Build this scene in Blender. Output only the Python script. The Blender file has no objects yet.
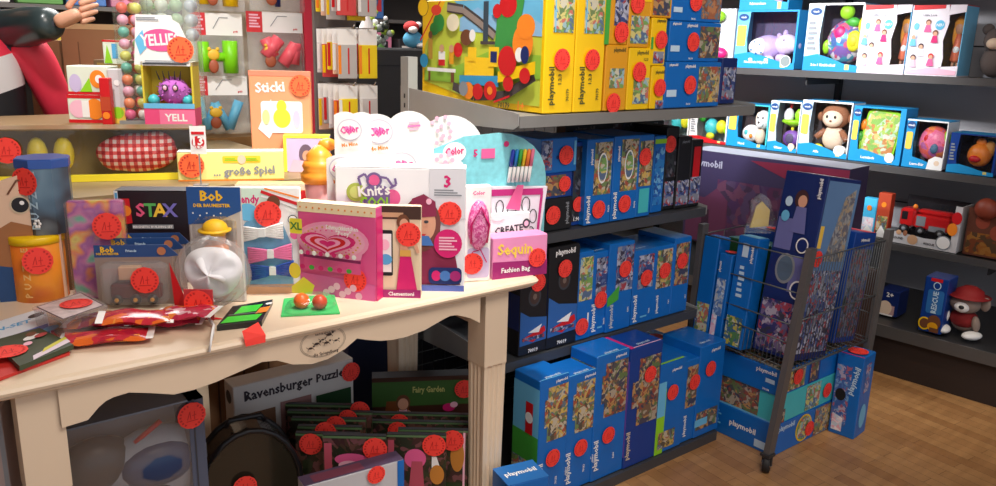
import bpy, bmesh, math, random
from mathutils import Vector, Matrix
random.seed(7)
SC = bpy.context.scene
COL = SC.collection
PI = math.pi
def R(a): return math.radians(a)

# ---------------------------------------------------------------- camera
H = 1.45
FPX, CX, CY = 800.0, 498.0, 243.0
_r = R(1.5); _V = 3200.0
_up = -Vector((-_V*math.sin(_r), _V*math.cos(_r), FPX)).normalized()
_X = Vector((1530-CX, 80-CY, FPX)); _X = (_X - _X.dot(_up)*_up).normalized()
_Y = _up.cross(_X)
ROWS = (_X, _Y, _up)
def w_of(c): return Vector((ROWS[0].dot(c), ROWS[1].dot(c), ROWS[2].dot(c)))
EYE = Vector((0, 0, H))
cam_d = bpy.data.cameras.new('camera'); cam = bpy.data.objects.new('camera', cam_d); COL.objects.link(cam)
cam_d.sensor_fit = 'HORIZONTAL'; cam_d.sensor_width = 36.0; cam_d.lens = FPX/996.0*36.0
cam_d.clip_start = 0.02; cam_d.clip_end = 60
_rt = w_of(Vector((1,0,0))); _dn = w_of(Vector((0,1,0))); _fw = w_of(Vector((0,0,1)))
cam.matrix_world = Matrix(((_rt.x, -_dn.x, -_fw.x, 0), (_rt.y, -_dn.y, -_fw.y, 0), (_rt.z, -_dn.z, -_fw.z, H), (0,0,0,1)))
SC.camera = cam

# ---------------------------------------------------------------- world, lights, exposure
SC.view_settings.view_transform = 'Standard'; SC.view_settings.look = 'None'
SC.view_settings.gamma = 1.0; SC.view_settings.use_curve_mapping = False
SC.view_settings.exposure = 0.35
world = bpy.data.worlds.new('world'); SC.world = world; world.use_nodes = True
world.node_tree.nodes['Background'].inputs[0].default_value = (0.85, 0.9, 1.0, 1)
world.node_tree.nodes['Background'].inputs[1].default_value = 0.55
def area(name, loc, size, power, col=(1,1,1), target=None, sizey=None, spread=None):
    l = bpy.data.lights.new(name, 'AREA'); l.energy = power; l.color = col; l.size = size
    if sizey: l.shape = 'RECTANGLE'; l.size_y = sizey
    if spread: l.spread = R(spread)
    o = bpy.data.objects.new(name, l); COL.objects.link(o); o.location = loc
    if target: o.rotation_euler = (Vector(target)-Vector(loc)).to_track_quat('-Z', 'Y').to_euler()
    return o
def spot(name, loc, target, power, ang, blend=0.6, col=(1,1,1), rad=0.08):
    l = bpy.data.lights.new(name, 'SPOT'); l.energy = power; l.color = col
    l.spot_size = R(ang); l.spot_blend = blend; l.shadow_soft_size = rad
    o = bpy.data.objects.new(name, l); COL.objects.link(o); o.location = loc
    o.rotation_euler = (Vector(target)-Vector(loc)).to_track_quat('-Z', 'Y').to_euler()
    return o
area('ceiling_lamp_front', (0.9, 0.3, 2.85), 1.2, 42, (1, 0.90, 0.82), (0.9, 1.6, 0.8))
area('ceiling_lamp_back', (1.6, 4.2, 2.85), 1.6, 75, (1, 0.98, 0.95), (1.5, 4.0, 0))
spot('ceiling_spot_table', (1.15, 1.35, 2.85), (1.2, 2.05, 1.0), 190, 46, 0.9, (1, 0.97, 0.93))
spot('ceiling_spot_aisle', (2.6, 0.9, 2.85), (3.35, 1.45, 0), 55, 30, 0.9, (1, 0.9, 0.72))
spot('wall_fill_spot', (1.9, 2.6, 2.3), (3.9, 2.5, 1.25), 170, 52, 0.9, (0.97, 0.98, 1))  # added fill, hung well below the ceiling to brighten the wall shelves
spot('panel_fill_spot', (0.3, 1.3, 2.9), (4.15, 2.45, 1.12), 520, 27, 0.9, (0.92, 0.95, 1))  # added fill, angled low to reach the back panels under the wall shelves
spot('ceiling_spot_left', (0.3, 2.2, 2.85), (0.85, 3.0, 1.2), 120, 60, 0.9, (1, 0.98, 0.95))

# ---------------------------------------------------------------- pixel to world
def ray(x, y): return w_of(Vector((x-CX, y-CY, FPX)))
def onz(x, y, z): v = ray(x, y); return EYE + v*((z-H)/v.z)
def ony(x, y, Y): v = ray(x, y); return EYE + v*(Y/v.y)
def onp(x, y, P, n):
    v = ray(x, y); n = Vector(n); return EYE + v*((Vector(P)-EYE).dot(n)/v.dot(n))
def fit(px, yaw=0, Y=None, P=None, zb=None):
    """rectangle seen at px (x0,y0,x1,y1) standing in the plane with heading yaw -> base centre, width, height"""
    x0, y0, x1, y1 = px; xm, ym = (x0+x1)/2, (y0+y1)/2
    a = R(yaw); n = Vector((math.sin(a), -math.cos(a), 0))
    if P is None: P = ony(xm, ym, Y) if Y is not None else onz(xm, y1, zb)
    l = onp(x0, ym, P, n); r = onp(x1, ym, P, n)
    t = onp(xm, y0, P, n); b = onp(xm, y1, P, n)
    z0 = b.z if zb is None else zb
    c = (l+r)/2
    return Vector((c.x, c.y, z0)), (l-r).length, t.z-z0

# ---------------------------------------------------------------- materials
MC = {}
def s2l(c): return tuple((x/12.92 if x <= 0.04045 else ((x+0.055)/1.055)**2.4) for x in c)
def mat(key, rgb=None, rough=0.5, metal=0.0, var=0.06, scale=14, emis=0, coat=0.0):
    """plain colour with slight procedural variation; rgb in 0-255 display values"""
    if key in MC: return MC[key]
    m = bpy.data.materials.new(key); m.use_nodes = True; nt = m.node_tree; b = nt.nodes['Principled BSDF']
    c = s2l([v/255 for v in rgb])
    tc = nt.nodes.new('ShaderNodeTexCoord'); nz = nt.nodes.new('ShaderNodeTexNoise'); nz.inputs['Scale'].default_value = scale
    nt.links.new(tc.outputs['Object'], nz.inputs['Vector'])
    mx = nt.nodes.new('ShaderNodeMix'); mx.data_type = 'RGBA'
    mx.inputs[6].default_value = (*[max(0, v*(1-var)) for v in c], 1); mx.inputs[7].default_value = (*[min(1, v*(1+var)) for v in c], 1)
    nt.links.new(nz.outputs['Fac'], mx.inputs[0]); nt.links.new(mx.outputs[2], b.inputs['Base Color'])
    b.inputs['Roughness'].default_value = rough; b.inputs['Metallic'].default_value = metal
    b.inputs['Coat Weight'].default_value = coat
    MC[key] = m; return m
def pic(key, cols, scale=40, rough=0.35, detail=2.2):
    """printed collage: cells of the given colours"""
    if key in MC: return MC[key]
    mean = [sum(c[i] for c in cols)/len(cols) for i in range(3)]
    cols = [tuple(c[i]*0.66+mean[i]*0.34 for i in range(3)) for c in cols]; scale = scale*0.95
    m = bpy.data.materials.new(key); m.use_nodes = True; nt = m.node_tree; b = nt.nodes['Principled BSDF']
    tc = nt.nodes.new('ShaderNodeTexCoord')
    n0 = nt.nodes.new('ShaderNodeTexNoise'); n0.inputs['Scale'].default_value = scale*0.6; n0.inputs['Detail'].default_value = 3
    nt.links.new(tc.outputs['Object'], n0.inputs['Vector'])
    ad = nt.nodes.new('ShaderNodeVectorMath'); ad.operation = 'MULTIPLY_ADD'
    ad.inputs[1].default_value = (0.05, 0.05, 0.05)
    nt.links.new(n0.outputs['Color'], ad.inputs[0]); nt.links.new(tc.outputs['Object'], ad.inputs[2])
    def cells(sc, off):
        v = nt.nodes.new('ShaderNodeTexVoronoi'); v.inputs['Scale'].default_value = sc
        nt.links.new(ad.outputs[0], v.inputs['Vector'])
        sp = nt.nodes.new('ShaderNodeSeparateColor'); nt.links.new(v.outputs['Color'], sp.inputs[0])
        r = nt.nodes.new('ShaderNodeValToRGB'); r.color_ramp.interpolation = 'CONSTANT'
        cs = cols[off:]+cols[:off]
        el = r.color_ramp.elements
        while len(el) < len(cs): el.new(0.5)
        for i, c in enumerate(cs):
            el[i].position = i/len(cs); 
        for i, c in enumerate(cs): el[i].color = (*s2l([x/255 for x in c]), 1)
        nt.links.new(sp.outputs[0], r.inputs[0]); return r, sp
    a, sa = cells(scale, 0); c2, sc2 = cells(scale*detail, 1)
    gt = nt.nodes.new('ShaderNodeMath'); gt.operation = 'GREATER_THAN'; gt.inputs[1].default_value = 0.5
    nt.links.new(sc2.outputs[1], gt.inputs[0])
    mx = nt.nodes.new('ShaderNodeMix'); mx.data_type = 'RGBA'
    nt.links.new(gt.outputs[0], mx.inputs[0]); nt.links.new(a.outputs[0], mx.inputs[6]); nt.links.new(c2.outputs[0], mx.inputs[7])
    nt.links.new(mx.outputs[2], b.inputs['Base Color']); b.inputs['Roughness'].default_value = rough
    MC[key] = m; return m
def blur(key, cols, scale=9, rough=0.35):
    """soft flowing colours"""
    if key in MC: return MC[key]
    m = bpy.data.materials.new(key); m.use_nodes = True; nt = m.node_tree; b = nt.nodes['Principled BSDF']
    tc = nt.nodes.new('ShaderNodeTexCoord'); n0 = nt.nodes.new('ShaderNodeTexNoise'); n0.inputs['Scale'].default_value = scale; n0.inputs['Detail'].default_value = 2
    nt.links.new(tc.outputs['Object'], n0.inputs['Vector']); r = nt.nodes.new('ShaderNodeValToRGB'); el = r.color_ramp.elements
    while len(el) < len(cols): el.new(0.5)
    for i in range(len(cols)): el[i].position = 0.28+0.44*i/(len(cols)-1)
    for i, c in enumerate(cols): el[i].color = (*s2l([x/255 for x in c]), 1)
    nt.links.new(n0.outputs['Fac'], r.inputs[0]); nt.links.new(r.outputs[0], b.inputs['Base Color']); b.inputs['Roughness'].default_value = rough
    MC[key] = m; return m
def clear(key, tint=(1,1,1), gloss=0.12, rough=0.08, alpha=0.0):
    """thin clear plastic: mostly transparent, some gloss and a little milky diffuse"""
    if key in MC: return MC[key]
    m = bpy.data.materials.new(key); m.use_nodes = True; nt = m.node_tree
    for n in list(nt.nodes): nt.nodes.remove(n)
    out = nt.nodes.new('ShaderNodeOutputMaterial'); tr = nt.nodes.new('ShaderNodeBsdfTransparent'); tr.inputs[0].default_value = (*tint, 1)
    gl = nt.nodes.new('ShaderNodeBsdfGlossy'); gl.inputs['Roughness'].default_value = rough
    nz = nt.nodes.new('ShaderNodeTexNoise'); nz.inputs['Scale'].default_value = 25; bp = nt.nodes.new('ShaderNodeBump'); bp.inputs['Strength'].default_value = 0.25
    bp.inputs['Distance'].default_value = 0.01
    tc = nt.nodes.new('ShaderNodeTexCoord'); nt.links.new(tc.outputs['Object'], nz.inputs['Vector'])
    nt.links.new(nz.outputs['Fac'], bp.inputs['Height']); nt.links.new(bp.outputs[0], gl.inputs['Normal'])
    df = nt.nodes.new('ShaderNodeBsdfDiffuse'); df.inputs[0].default_value = (*tint, 1)
    lw = nt.nodes.new('ShaderNodeLayerWeight'); lw.inputs[0].default_value = 0.25
    ma = nt.nodes.new('ShaderNodeMath'); ma.operation = 'MULTIPLY_ADD'; ma.inputs[1].default_value = 0.28; ma.inputs[2].default_value = gloss
    nt.links.new(lw.outputs['Fresnel'], ma.inputs[0])
    m1 = nt.nodes.new('ShaderNodeMixShader'); m1.inputs[0].default_value = alpha
    nt.links.new(tr.outputs[0], m1.inputs[1]); nt.links.new(df.outputs[0], m1.inputs[2])
    m2 = nt.nodes.new('ShaderNodeMixShader'); nt.links.new(ma.outputs[0], m2.inputs[0])
    nt.links.new(m1.outputs[0], m2.inputs[1]); nt.links.new(gl.outputs[0], m2.inputs[2])
    nt.links.new(m2.outputs[0], out.inputs[0]); MC[key] = m; return m

BLUE = mat('playset_blue_card', (14, 106, 190), 0.35, var=0.1)
NAVY = mat('navy_card', (22, 42, 104), 0.35)
DKBLUE = mat('dark_blue_card', (16, 60, 140), 0.35)
YEL = mat('yellow_card', (246, 200, 12), 0.35)
OCH = mat('amber_card', (226, 158, 26), 0.35)
BLACK = mat('black_card', (22, 22, 26), 0.4)
WHITE = mat('white_print', (245, 243, 240), 0.4, var=0.02)
CREAM = mat('cream_paint', (230, 208, 180), 0.38, var=0.04, scale=5)
STKR = mat('fluorescent_red_sticker', (255, 66, 54), 0.6, var=0.03)
STKO = mat('fluorescent_orange_sticker', (255, 112, 60), 0.6, var=0.03)
INK = mat('sticker_ink', (206, 34, 34), 0.6)
PINK = mat('pink_print', (232, 96, 152), 0.4); LPINK = mat('light_pink_print', (248, 190, 210), 0.4)
HPINK = mat('hot_pink_print', (214, 28, 112), 0.4); RED = mat('red_print', (208, 26, 34), 0.4)
SKY = mat('sky_blue_print', (110, 190, 230), 0.4); TEAL = mat('teal_print', (70, 190, 196), 0.4)
GREEN = mat('green_print', (70, 168, 60), 0.4); LIME = mat('lime_print', (150, 214, 40), 0.4)
DKGREEN = mat('dark_green_print', (26, 66, 34), 0.4)
ORANGE = mat('orange_print', (250, 140, 40), 0.4); PURPLE = mat('purple_print', (126, 82, 168), 0.4)
LILAC = mat('lilac_plush', (182, 160, 214), 0.8); SKIN = mat('skin', (222, 164, 134), 0.5)
BROWN = mat('brown_print', (112, 66, 40), 0.5); GREY = mat('grey_print', (140, 144, 150), 0.5)
DKGREY = mat('dark_grey_print', (60, 62, 68), 0.5); TAN = mat('tan_print', (206, 160, 122), 0.5)
PALE = mat('pale_blue_card', (196, 222, 240), 0.4); VBLUE = mat('learning_toy_blue', (28, 146, 206), 0.4)
CARD = mat('corrugated_card', (158, 118, 82), 0.8); STEEL = mat('grey_steel', (150, 152, 152), 0.4, metal=0.3)
DKSTEEL = mat('dark_steel', (66, 66, 68), 0.4, metal=0.4); WIRE = mat('wire_steel', (96, 98, 100), 0.35, metal=0.7)
PANEL = mat('dark_grey_panel', (176, 174, 178), 0.6, scale=3)
DKBROWN = mat('dark_brown_wood', (66, 44, 34), 0.6)
PLAY = pic('picture_city', [(206,176,120),(120,92,66),(96,140,80),(220,210,190),(178,64,48),(70,110,150),(236,196,90),(60,56,54)], 48)
PLAYB = pic('picture_battle', [(120,90,70),(60,70,80),(200,190,170),(160,60,50),(90,130,70),(40,50,90),(220,160,90)], 44)
PLAYG = pic('picture_garden', [(110,170,70),(150,200,220),(230,220,200),(90,120,60),(214,90,80),(60,90,150),(240,220,120)], 44)
PLAYS = pic('picture_space', [(30,60,130),(210,220,235),(90,120,170),(30,30,50),(190,50,50),(150,160,170)], 44)
PLAYD = pic('picture_dark', [(24,26,34),(40,50,80),(70,40,40),(120,120,130),(30,30,34),(50,60,60)], 36)
PASTEL = pic('picture_pastel', [(250,236,240),(246,190,205),(214,232,244),(255,255,255),(236,160,180),(190,214,230)], 40)
FAIRY = pic('picture_fairy', [(40,60,34),(70,50,36),(24,40,24),(110,70,60),(60,30,36),(30,34,22),(140,80,90)], 30)
CLEAR = clear('clear_plastic', gloss=0.05); WRAP = clear('cellophane', gloss=0.07, rough=0.12, alpha=0.03); FROST = clear('frosted_plastic', gloss=0.06, rough=0.2, alpha=0.10)

# ---------------------------------------------------------------- text cache
_TC = {}
def text_geo(s, bold=0.02, shear=0.0):
    k = (s, bold, shear)
    if k in _TC: return _TC[k]
    cu = bpy.data.curves.new('t', 'FONT'); cu.body = s; cu.resolution_u = 1; cu.offset = bold; cu.shear = shear; cu.size = 1
    o = bpy.data.objects.new('t', cu); COL.objects.link(o); bpy.context.view_layer.update()
    me = bpy.data.meshes.new_from_object(o.evaluated_get(bpy.context.evaluated_depsgraph_get()))
    vs = [(v.co.x, v.co.y) for v in me.vertices]; fs = [tuple(p.vertices) for p in me.polygons]
    bpy.data.objects.remove(o); bpy.data.curves.remove(cu); bpy.data.meshes.remove(me)
    xs = [v[0] for v in vs]; ys = [v[1] for v in vs]
    x0, x1, y0, y1 = min(xs), max(xs), min(ys), max(ys)
    vs = [(x-(x0+x1)/2, y-(y0+y1)/2) for x, y in vs]
    _TC[k] = (vs, fs, x1-x0, y1-y0); return _TC[k]

# ---------------------------------------------------------------- mesh kit
class K:
    def __init__(s): s.v = []; s.f = []; s.mi = []; s.sm = []; s.mats = []; s.M = Matrix.Identity(4)
    def m(s, mt):
        if mt not in s.mats: s.mats.append(mt)
        return s.mats.index(mt)
    def add(s, vs, fs, mt, smooth=False):
        b = len(s.v); i = s.m(mt)
        s.v += [tuple(s.M @ Vector(p)) for p in vs]
        for f in fs: s.f.append(tuple(b+j for j in f)); s.mi.append(i); s.sm.append(smooth)
    def box(s, a, b, mt):
        x0, y0, z0 = a; x1, y1, z1 = b
        vs = [(x0,y0,z0),(x1,y0,z0),(x1,y1,z0),(x0,y1,z0),(x0,y0,z1),(x1,y0,z1),(x1,y1,z1),(x0,y1,z1)]
        s.add(vs, [(0,3,2,1),(4,5,6,7),(0,1,5,4),(1,2,6,5),(2,3,7,6),(3,0,4,7)], mt)
    def bbox(s, a, b, mt, r=0.003, slant=0.0):
        """box with chamfered vertical and top/bottom edges"""
        x0, y0, z0 = a; x1, y1, z1 = b
        def ring(i, z): return [(x0+i+r,y0+i,z),(x1-i-r,y0+i,z),(x1-i,y0+i+r,z),(x1-i,y1-i-r,z),(x1-i-r,y1-i,z),(x0+i+r,y1-i,z),(x0+i,y1-i-r,z),(x0+i,y0+i+r,z)]
        vs = ring(r, z0)+ring(0, z0+r)+ring(0, z1-r)+ring(r, z1)
        fs = [tuple(range(7,-1,-1)), tuple(range(24,32))]
        for k in range(3):
            for j in range(8): fs.append((k*8+j, k*8+(j+1)%8, k*8+8+(j+1)%8, k*8+8+j))
        s.add(vs, fs, mt)
    def lathe(s, prof, mt, n=24, c=(0,0,0), smooth=True, sx=1, sy=1):
        vs = []; fs = []
        for r, z in prof:
            for i in range(n): a = 2*PI*i/n; vs.append((c[0]+r*sx*math.cos(a), c[1]+r*sy*math.sin(a), c[2]+z))
        for k in range(len(prof)-1):
            for i in range(n): j = (i+1)%n; fs.append((k*n+i, k*n+j, k*n+n+j, k*n+n+i))
        fs.append(tuple(range(n-1,-1,-1))); fs.append(tuple(range((len(prof)-1)*n, len(prof)*n)))
        s.add(vs, fs, mt, smooth)
    def ell(s, c, r, mt, n=18, rot=None, m2=None):
        if isinstance(r, (int, float)): r = (r, r, r)
        vs = []; fs = []; rings = n//2
        Rm = rot or Matrix.Identity(3)
        for k in range(rings+1):
            t = PI*k/rings
            for i in range(n):
                a = 2*PI*i/n
                p = Rm @ Vector((r[0]*math.sin(t)*math.cos(a), r[1]*math.sin(t)*math.sin(a), -r[2]*math.cos(t)))
                vs.append((c[0]+p.x, c[1]+p.y, c[2]+p.z))
        for k in range(rings):
            for i in range(n): j = (i+1)%n; fs.append((k*n+i, k*n+j, k*n+n+j, k*n+n+i))
        s.add(vs, fs, mt, True)
    def tube(s, pts, r, mt, n=6):
        pts = [Vector(p) for p in pts]; vs = []; fs = []
        rr = r if isinstance(r, (list, tuple)) else [r]*len(pts)
        for k, p in enumerate(pts):
            d = (pts[min(k+1, len(pts)-1)]-pts[max(k-1, 0)]).normalized()
            a = d.cross(Vector((0,0,1)) if abs(d.z) < 0.9 else Vector((1,0,0))).normalized(); b = d.cross(a)
            for i in range(n): t = 2*PI*i/n; vs.append(tuple(p+(a*math.cos(t)+b*math.sin(t))*rr[k]))
        for k in range(len(pts)-1):
            for i in range(n): j = (i+1)%n; fs.append((k*n+i, k*n+n+i, k*n+n+j, k*n+j))
        fs.append(tuple(range(n))); fs.append(tuple(range(len(vs)-1, len(vs)-n-1, -1)))
        s.add(vs, fs, mt, True)
    def prism(s, pts, y0, y1, mt):
        """outline in x,z extruded along y"""
        n = len(pts); vs = [(x, y0, z) for x, z in pts]+[(x, y1, z) for x, z in pts]
        fs = [tuple(range(n)), tuple(range(2*n-1, n-1, -1))]+[(i, i+n, (i+1)%n+n, (i+1)%n) for i in range(n)]
        s.add(vs, fs, mt)
    def prismz(s, pts, z0, z1, mt):
        n = len(pts); vs = [(x, y, z0) for x, y in pts]+[(x, y, z1) for x, y in pts]
        fs = [tuple(range(n-1, -1, -1)), tuple(range(n, 2*n))]+[(i, (i+1)%n, (i+1)%n+n, i+n) for i in range(n)]
        s.add(vs, fs, mt)
    def build(s, name, parent=None, loc=(0,0,0), rz=0, rot=None, label=None):
        me = bpy.data.meshes.new(name); me.from_pydata(s.v, [], s.f)
        for mt in s.mats: me.materials.append(mt)
        me.polygons.foreach_set('material_index', s.mi); me.polygons.foreach_set('use_smooth', s.sm); me.update()
        o = bpy.data.objects.new(name, me); COL.objects.link(o); o.location = loc
        o.rotation_euler = rot if rot else (0, 0, rz)
        if parent: o.parent = parent
        if label: o['label'] = label
        return o
def tag(o, label, cat, group=None, kind=None):
    o['label'] = label; o['category'] = cat
    if group: o['group'] = group
    if kind: o['kind'] = kind
    return o
def thing(name, label, cat, loc, yaw=0, group=None):
    o = bpy.data.objects.new(name, None); COL.objects.link(o); o.location = loc; o.rotation_euler = (0, 0, R(yaw)); o.empty_display_size = 0.05
    return tag(o, label, cat, group)
def structure(k, name, label, loc=(0,0,0), rz=0):
    o = k.build(name, None, loc, rz); o['kind'] = 'structure'; o['label'] = label; return o

# ---------------------------------------------------------------- printed faces
class Face:
    """drawing area on a plane: origin o, unit u, unit v, outward n, width w, height h (metres)"""
    def __init__(s, k, o, u, v, w, h):
        s.k = k; s.o = Vector(o); s.u = Vector(u); s.v = Vector(v); s.n = s.u.cross(s.v); s.w = w; s.h = h; s.L = 0
    def P(s, a, b): return tuple(s.o + s.u*a + s.v*b + s.n*(0.0006+0.0004*s.L))
    def poly(s, pts, mt): s.k.add([s.P(a*s.w, b*s.h) for a, b in pts], [tuple(range(len(pts)))], mt)
    def draw(s, ops):
        for op in ops:
            s.L += 1; t = op[0]
            if t == 'r': _, a, b, c, d, mt = op; s.poly([(a,b),(c,b),(c,d),(a,d)], mt)
            elif t == 'rr':      # rounded rectangle
                _, a, b, c, d, q, mt = op; pts = []; qx = q/s.w; qy = q/s.h
                for cx, cy, a0 in ((c-qx,d-qy,0),(a+qx,d-qy,90),(a+qx,b+qy,180),(c-qx,b+qy,270)):
                    for i in range(5): t2 = R(a0+i*22.5); pts.append((cx+qx*math.cos(t2), cy+qy*math.sin(t2)))
                s.poly(pts, mt)
            elif t == 'c':
                _, a, b, rx, ry, mt = op
                s.poly([(a+rx/s.w*math.cos(i*PI/12), b+ry/s.h*math.sin(i*PI/12)) for i in range(24)], mt)
            elif t == 'p': s.poly(op[1], op[2])
            elif t == 'heart':
                _, a, b, q, mt = op[:5]; ex = op[5] if len(op) > 5 else 1; ey = op[6] if len(op) > 6 else 1; pts = []
                for i in range(28):
                    t2 = 2*PI*i/28; pts.append((a+ex*q*math.sin(t2)**3/s.w, b+ey*q*(13*math.cos(t2)-5*math.cos(2*t2)-2*math.cos(3*t2)-math.cos(4*t2))/16/s.h))
                s.poly(pts[::-1], mt)
            elif t == 'ln':      # stroke through points, width in m
                _, pts, wd, mt = op
                q = [(a*s.w, b*s.h) for a, b in pts]
                for (x0, y0), (x1, y1) in zip(q, q[1:]):
                    dx, dy = x1-x0, y1-y0; l = math.hypot(dx, dy) or 1; nx, ny = -dy/l*wd/2, dx/l*wd/2
                    s.k.add([s.P(x0-nx, y0-ny), s.P(x1-nx, y1-ny), s.P(x1+nx, y1+ny), s.P(x0+nx, y0+ny)], [(0,1,2,3)], mt)
            elif t == 't':       # text: centre a,b, cap height hh (m), string, mat, rot, max length (m)
                _, a, b, hh, st, mt = op[:6]; rot = op[6] if len(op) > 6 else 0; mx = op[7] if len(op) > 7 else 0
                vs, fs, tw, th = text_geo(st, 0.03); sc = hh/0.72; sx = sc
                if mx and tw*sx > mx: sx = mx/tw
                c, sn = math.cos(R(rot)), math.sin(R(rot))
                pts = [s.P(a*s.w + x*sx*c - y*sc*sn, b*s.h + x*sx*sn + y*sc*c) for x, y in vs]
                s.k.add(pts, fs, mt)
            elif t == 'tl':      # little lines of small print
                _, a, b, c, d, n, mt = op
                for i in range(n):
                    y = b+(d-b)*(i+0.5)/n; hh = (d-b)/n*0.28; e = c-(c-a)*0.3*((i*7)%3)/2
                    s.poly([(a,y-hh),(e,y-hh),(e,y+hh),(a,y+hh)], mt)
def face_of(k, f, w, d, h):
    if f == 'F': return Face(k, (-w/2, 0, 0), (1,0,0), (0,0,1), w, h)
    if f == 'L': return Face(k, (-w/2, d, 0), (0,-1,0), (0,0,1), d, h)
    if f == 'R': return Face(k, (w/2, 0, 0), (0,1,0), (0,0,1), d, h)
    if f == 'T': return Face(k, (-w/2, 0, h), (1,0,0), (0,1,0), w, d)
_ST = {}
def sticker_mesh(mt):
    if mt in _ST: return _ST[mt]
    k = K(); n = 28
    pts = [((0.5 if i % 2 else 0.485)*math.cos(2*PI*i/n), (0.5 if i % 2 else 0.485)*math.sin(2*PI*i/n)) for i in range(n)]
    k.add([(x, 0, z) for x, z in pts]+[(x, 0.01, z) for x, z in pts], [tuple(range(n))]+[(i, i+n, (i+1)%n+n, (i+1)%n) for i in range(n)], mt)
    for i in range(20):       # ring of small lettering
        if i in (4, 5, 14, 15): continue
        a = 2*PI*i/20; c, sn = math.cos(a), math.sin(a)
        q = [(0.36,-0.03),(0.43,-0.03),(0.43,0.03),(0.36,0.03)]
        k.add([(r*c-t*sn, -0.008, r*sn+t*c) for r, t in q], [(0,1,2,3)], INK)
    for pl in ([(-0.16,-0.14),(-0.06,0.16),(-0.04,-0.14)], [(0.02,0.0),(0.16,0.02)], [(0.10,0.15),(0.09,-0.15)], [(-0.2,-0.2),(0.22,-0.19)]):
        for (x0, y0), (x1, y1) in zip(pl, pl[1:]):
            dx, dy = x1-x0, y1-y0; l = math.hypot(dx, dy); nx, ny = -dy/l*0.012, dx/l*0.012
            k.add([(x0-nx,-0.01,y0-ny),(x1-nx,-0.01,y1-ny),(x1+nx,-0.01,y1+ny),(x0+nx,-0.01,y0+ny)], [(0,1,2,3)], INK)
    o = k.build('price_sticker'); me = o.data; bpy.data.objects.remove(o); _ST[mt] = me; return me
def sticker(parent, loc, dia=0.06, rot=(0,0,0), mt=None):
    o = bpy.data.objects.new('price_sticker', sticker_mesh(mt or STKR)); COL.objects.link(o); o.parent = parent
    o.location = loc; o.rotation_euler = rot; o.scale = (dia, dia, dia); o['label'] = 'round fluorescent red price sticker'
    return o
def stick_on(parent, f, a, b, w, d, h, dia=0.06, mt=None):
    e = 0.006
    if f == 'F': return sticker(parent, (-w/2+a*w, -e, b*h), dia, (0,0,0), mt)
    if f == 'L': sticker(parent, (-w/2-e, d-a*d, b*h), dia, (0,0,-PI/2), mt)
    if f == 'R': sticker(parent, (w/2+e, a*d, b*h), dia, (0,0,PI/2), mt)
    if f == 'T': sticker(parent, (-w/2+a*w, b*d, h+e), dia, (-PI/2,0,0), mt)

def carton(name, label, cat, F_, d, base, art=None, st=(), group=None, yaw=0, part='box_body', lift=0):
    loc, w, h = F_; loc = loc.copy(); loc.z += lift
    t = thing(name, label, cat, loc, yaw, group)
    k = K(); k.bbox((-w/2, 0, 0), (w/2, d, h), base, 0.0025)
    for f, ops in (art or {}).items(): face_of(k, f, w, d, h).draw(ops)
    k.build(part, t)
    for s_ in st: stick_on(t, s_[0], s_[1], s_[2], w, d, h, *(s_[3:] or ()))
    return t, w, h

# ================================================================ SETTING
WN = Vector((math.sin(R(85)), math.cos(R(85)), 0))       # outward-from-aisle normal of the right wall (towards +x)
WD = Vector((-math.cos(R(85)), math.sin(R(85)), 0))      # along the wall, away from the camera
WYAW = -85
WP = Vector((3.93, 1.40, 0)); WPB = Vector((3.60, 1.25, 0))
def wood_floor():
    m = bpy.data.materials.new('parquet'); m.use_nodes = True; nt = m.node_tree; b = nt.nodes['Principled BSDF']
    tc = nt.nodes.new('ShaderNodeTexCoord'); mp = nt.nodes.new('ShaderNodeMapping'); mp.inputs['Rotation'].default_value = (0, 0, R(-85))
    br = nt.nodes.new('ShaderNodeTexBrick'); br.inputs['Scale'].default_value = 1.0
    br.inputs['Brick Width'].default_value = 0.36; br.inputs['Row Height'].default_value = 0.050; br.inputs['Mortar Size'].default_value = 0.0006
    br.inputs['Color1'].default_value = (*s2l((0.76,0.57,0.37)), 1); br.inputs['Color2'].default_value = (*s2l((0.67,0.48,0.30)), 1)
    br.inputs['Mortar'].default_value = (*s2l((0.30,0.19,0.10)), 1); br.inputs['Bias'].default_value = -0.1
    nz = nt.nodes.new('ShaderNodeTexNoise'); nz.inputs['Scale'].default_value = 3; nz.inputs['Detail'].default_value = 6
    mp2 = nt.nodes.new('ShaderNodeMapping'); mp2.inputs['Rotation'].default_value = (0,0,R(-85)); mp2.inputs['Scale'].default_value = (1.5, 9, 2)
    nt.links.new(tc.outputs['Object'], mp.inputs[0]); nt.links.new(mp.outputs[0], br.inputs['Vector'])
    nt.links.new(tc.outputs['Object'], mp2.inputs[0]); nt.links.new(mp2.outputs[0], nz.inputs['Vector'])
    mx = nt.nodes.new('ShaderNodeMix'); mx.data_type = 'RGBA'; mx.blend_type = 'MULTIPLY'; mx.inputs[0].default_value = 0.35
    rp = nt.nodes.new('ShaderNodeValToRGB'); rp.color_ramp.elements[0].position = 0.35; rp.color_ramp.elements[0].color = (0.45,0.4,0.36,1); rp.color_ramp.elements[1].position = 0.65; rp.color_ramp.elements[1].color = (1,1,1,1)
    nt.links.new(nz.outputs['Fac'], rp.inputs[0]); nt.links.new(br.outputs['Color'], mx.inputs[6]); nt.links.new(rp.outputs[0], mx.inputs[7])
    nt.links.new(mx.outputs[2], b.inputs['Base Color']); b.inputs['Roughness'].default_value = 0.38
    return m
k = K(); k.box((-4, -2, -0.05), (6, 8, 0), wood_floor()); structure(k, 'floor', 'brown narrow-strip parquet floor')
k = K(); k.box((-4, -2, 3.0), (6, 8, 3.05), mat('ceiling_paint', (225, 222, 216), 0.9)); structure(k, 'ceiling', 'white shop ceiling')
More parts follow.
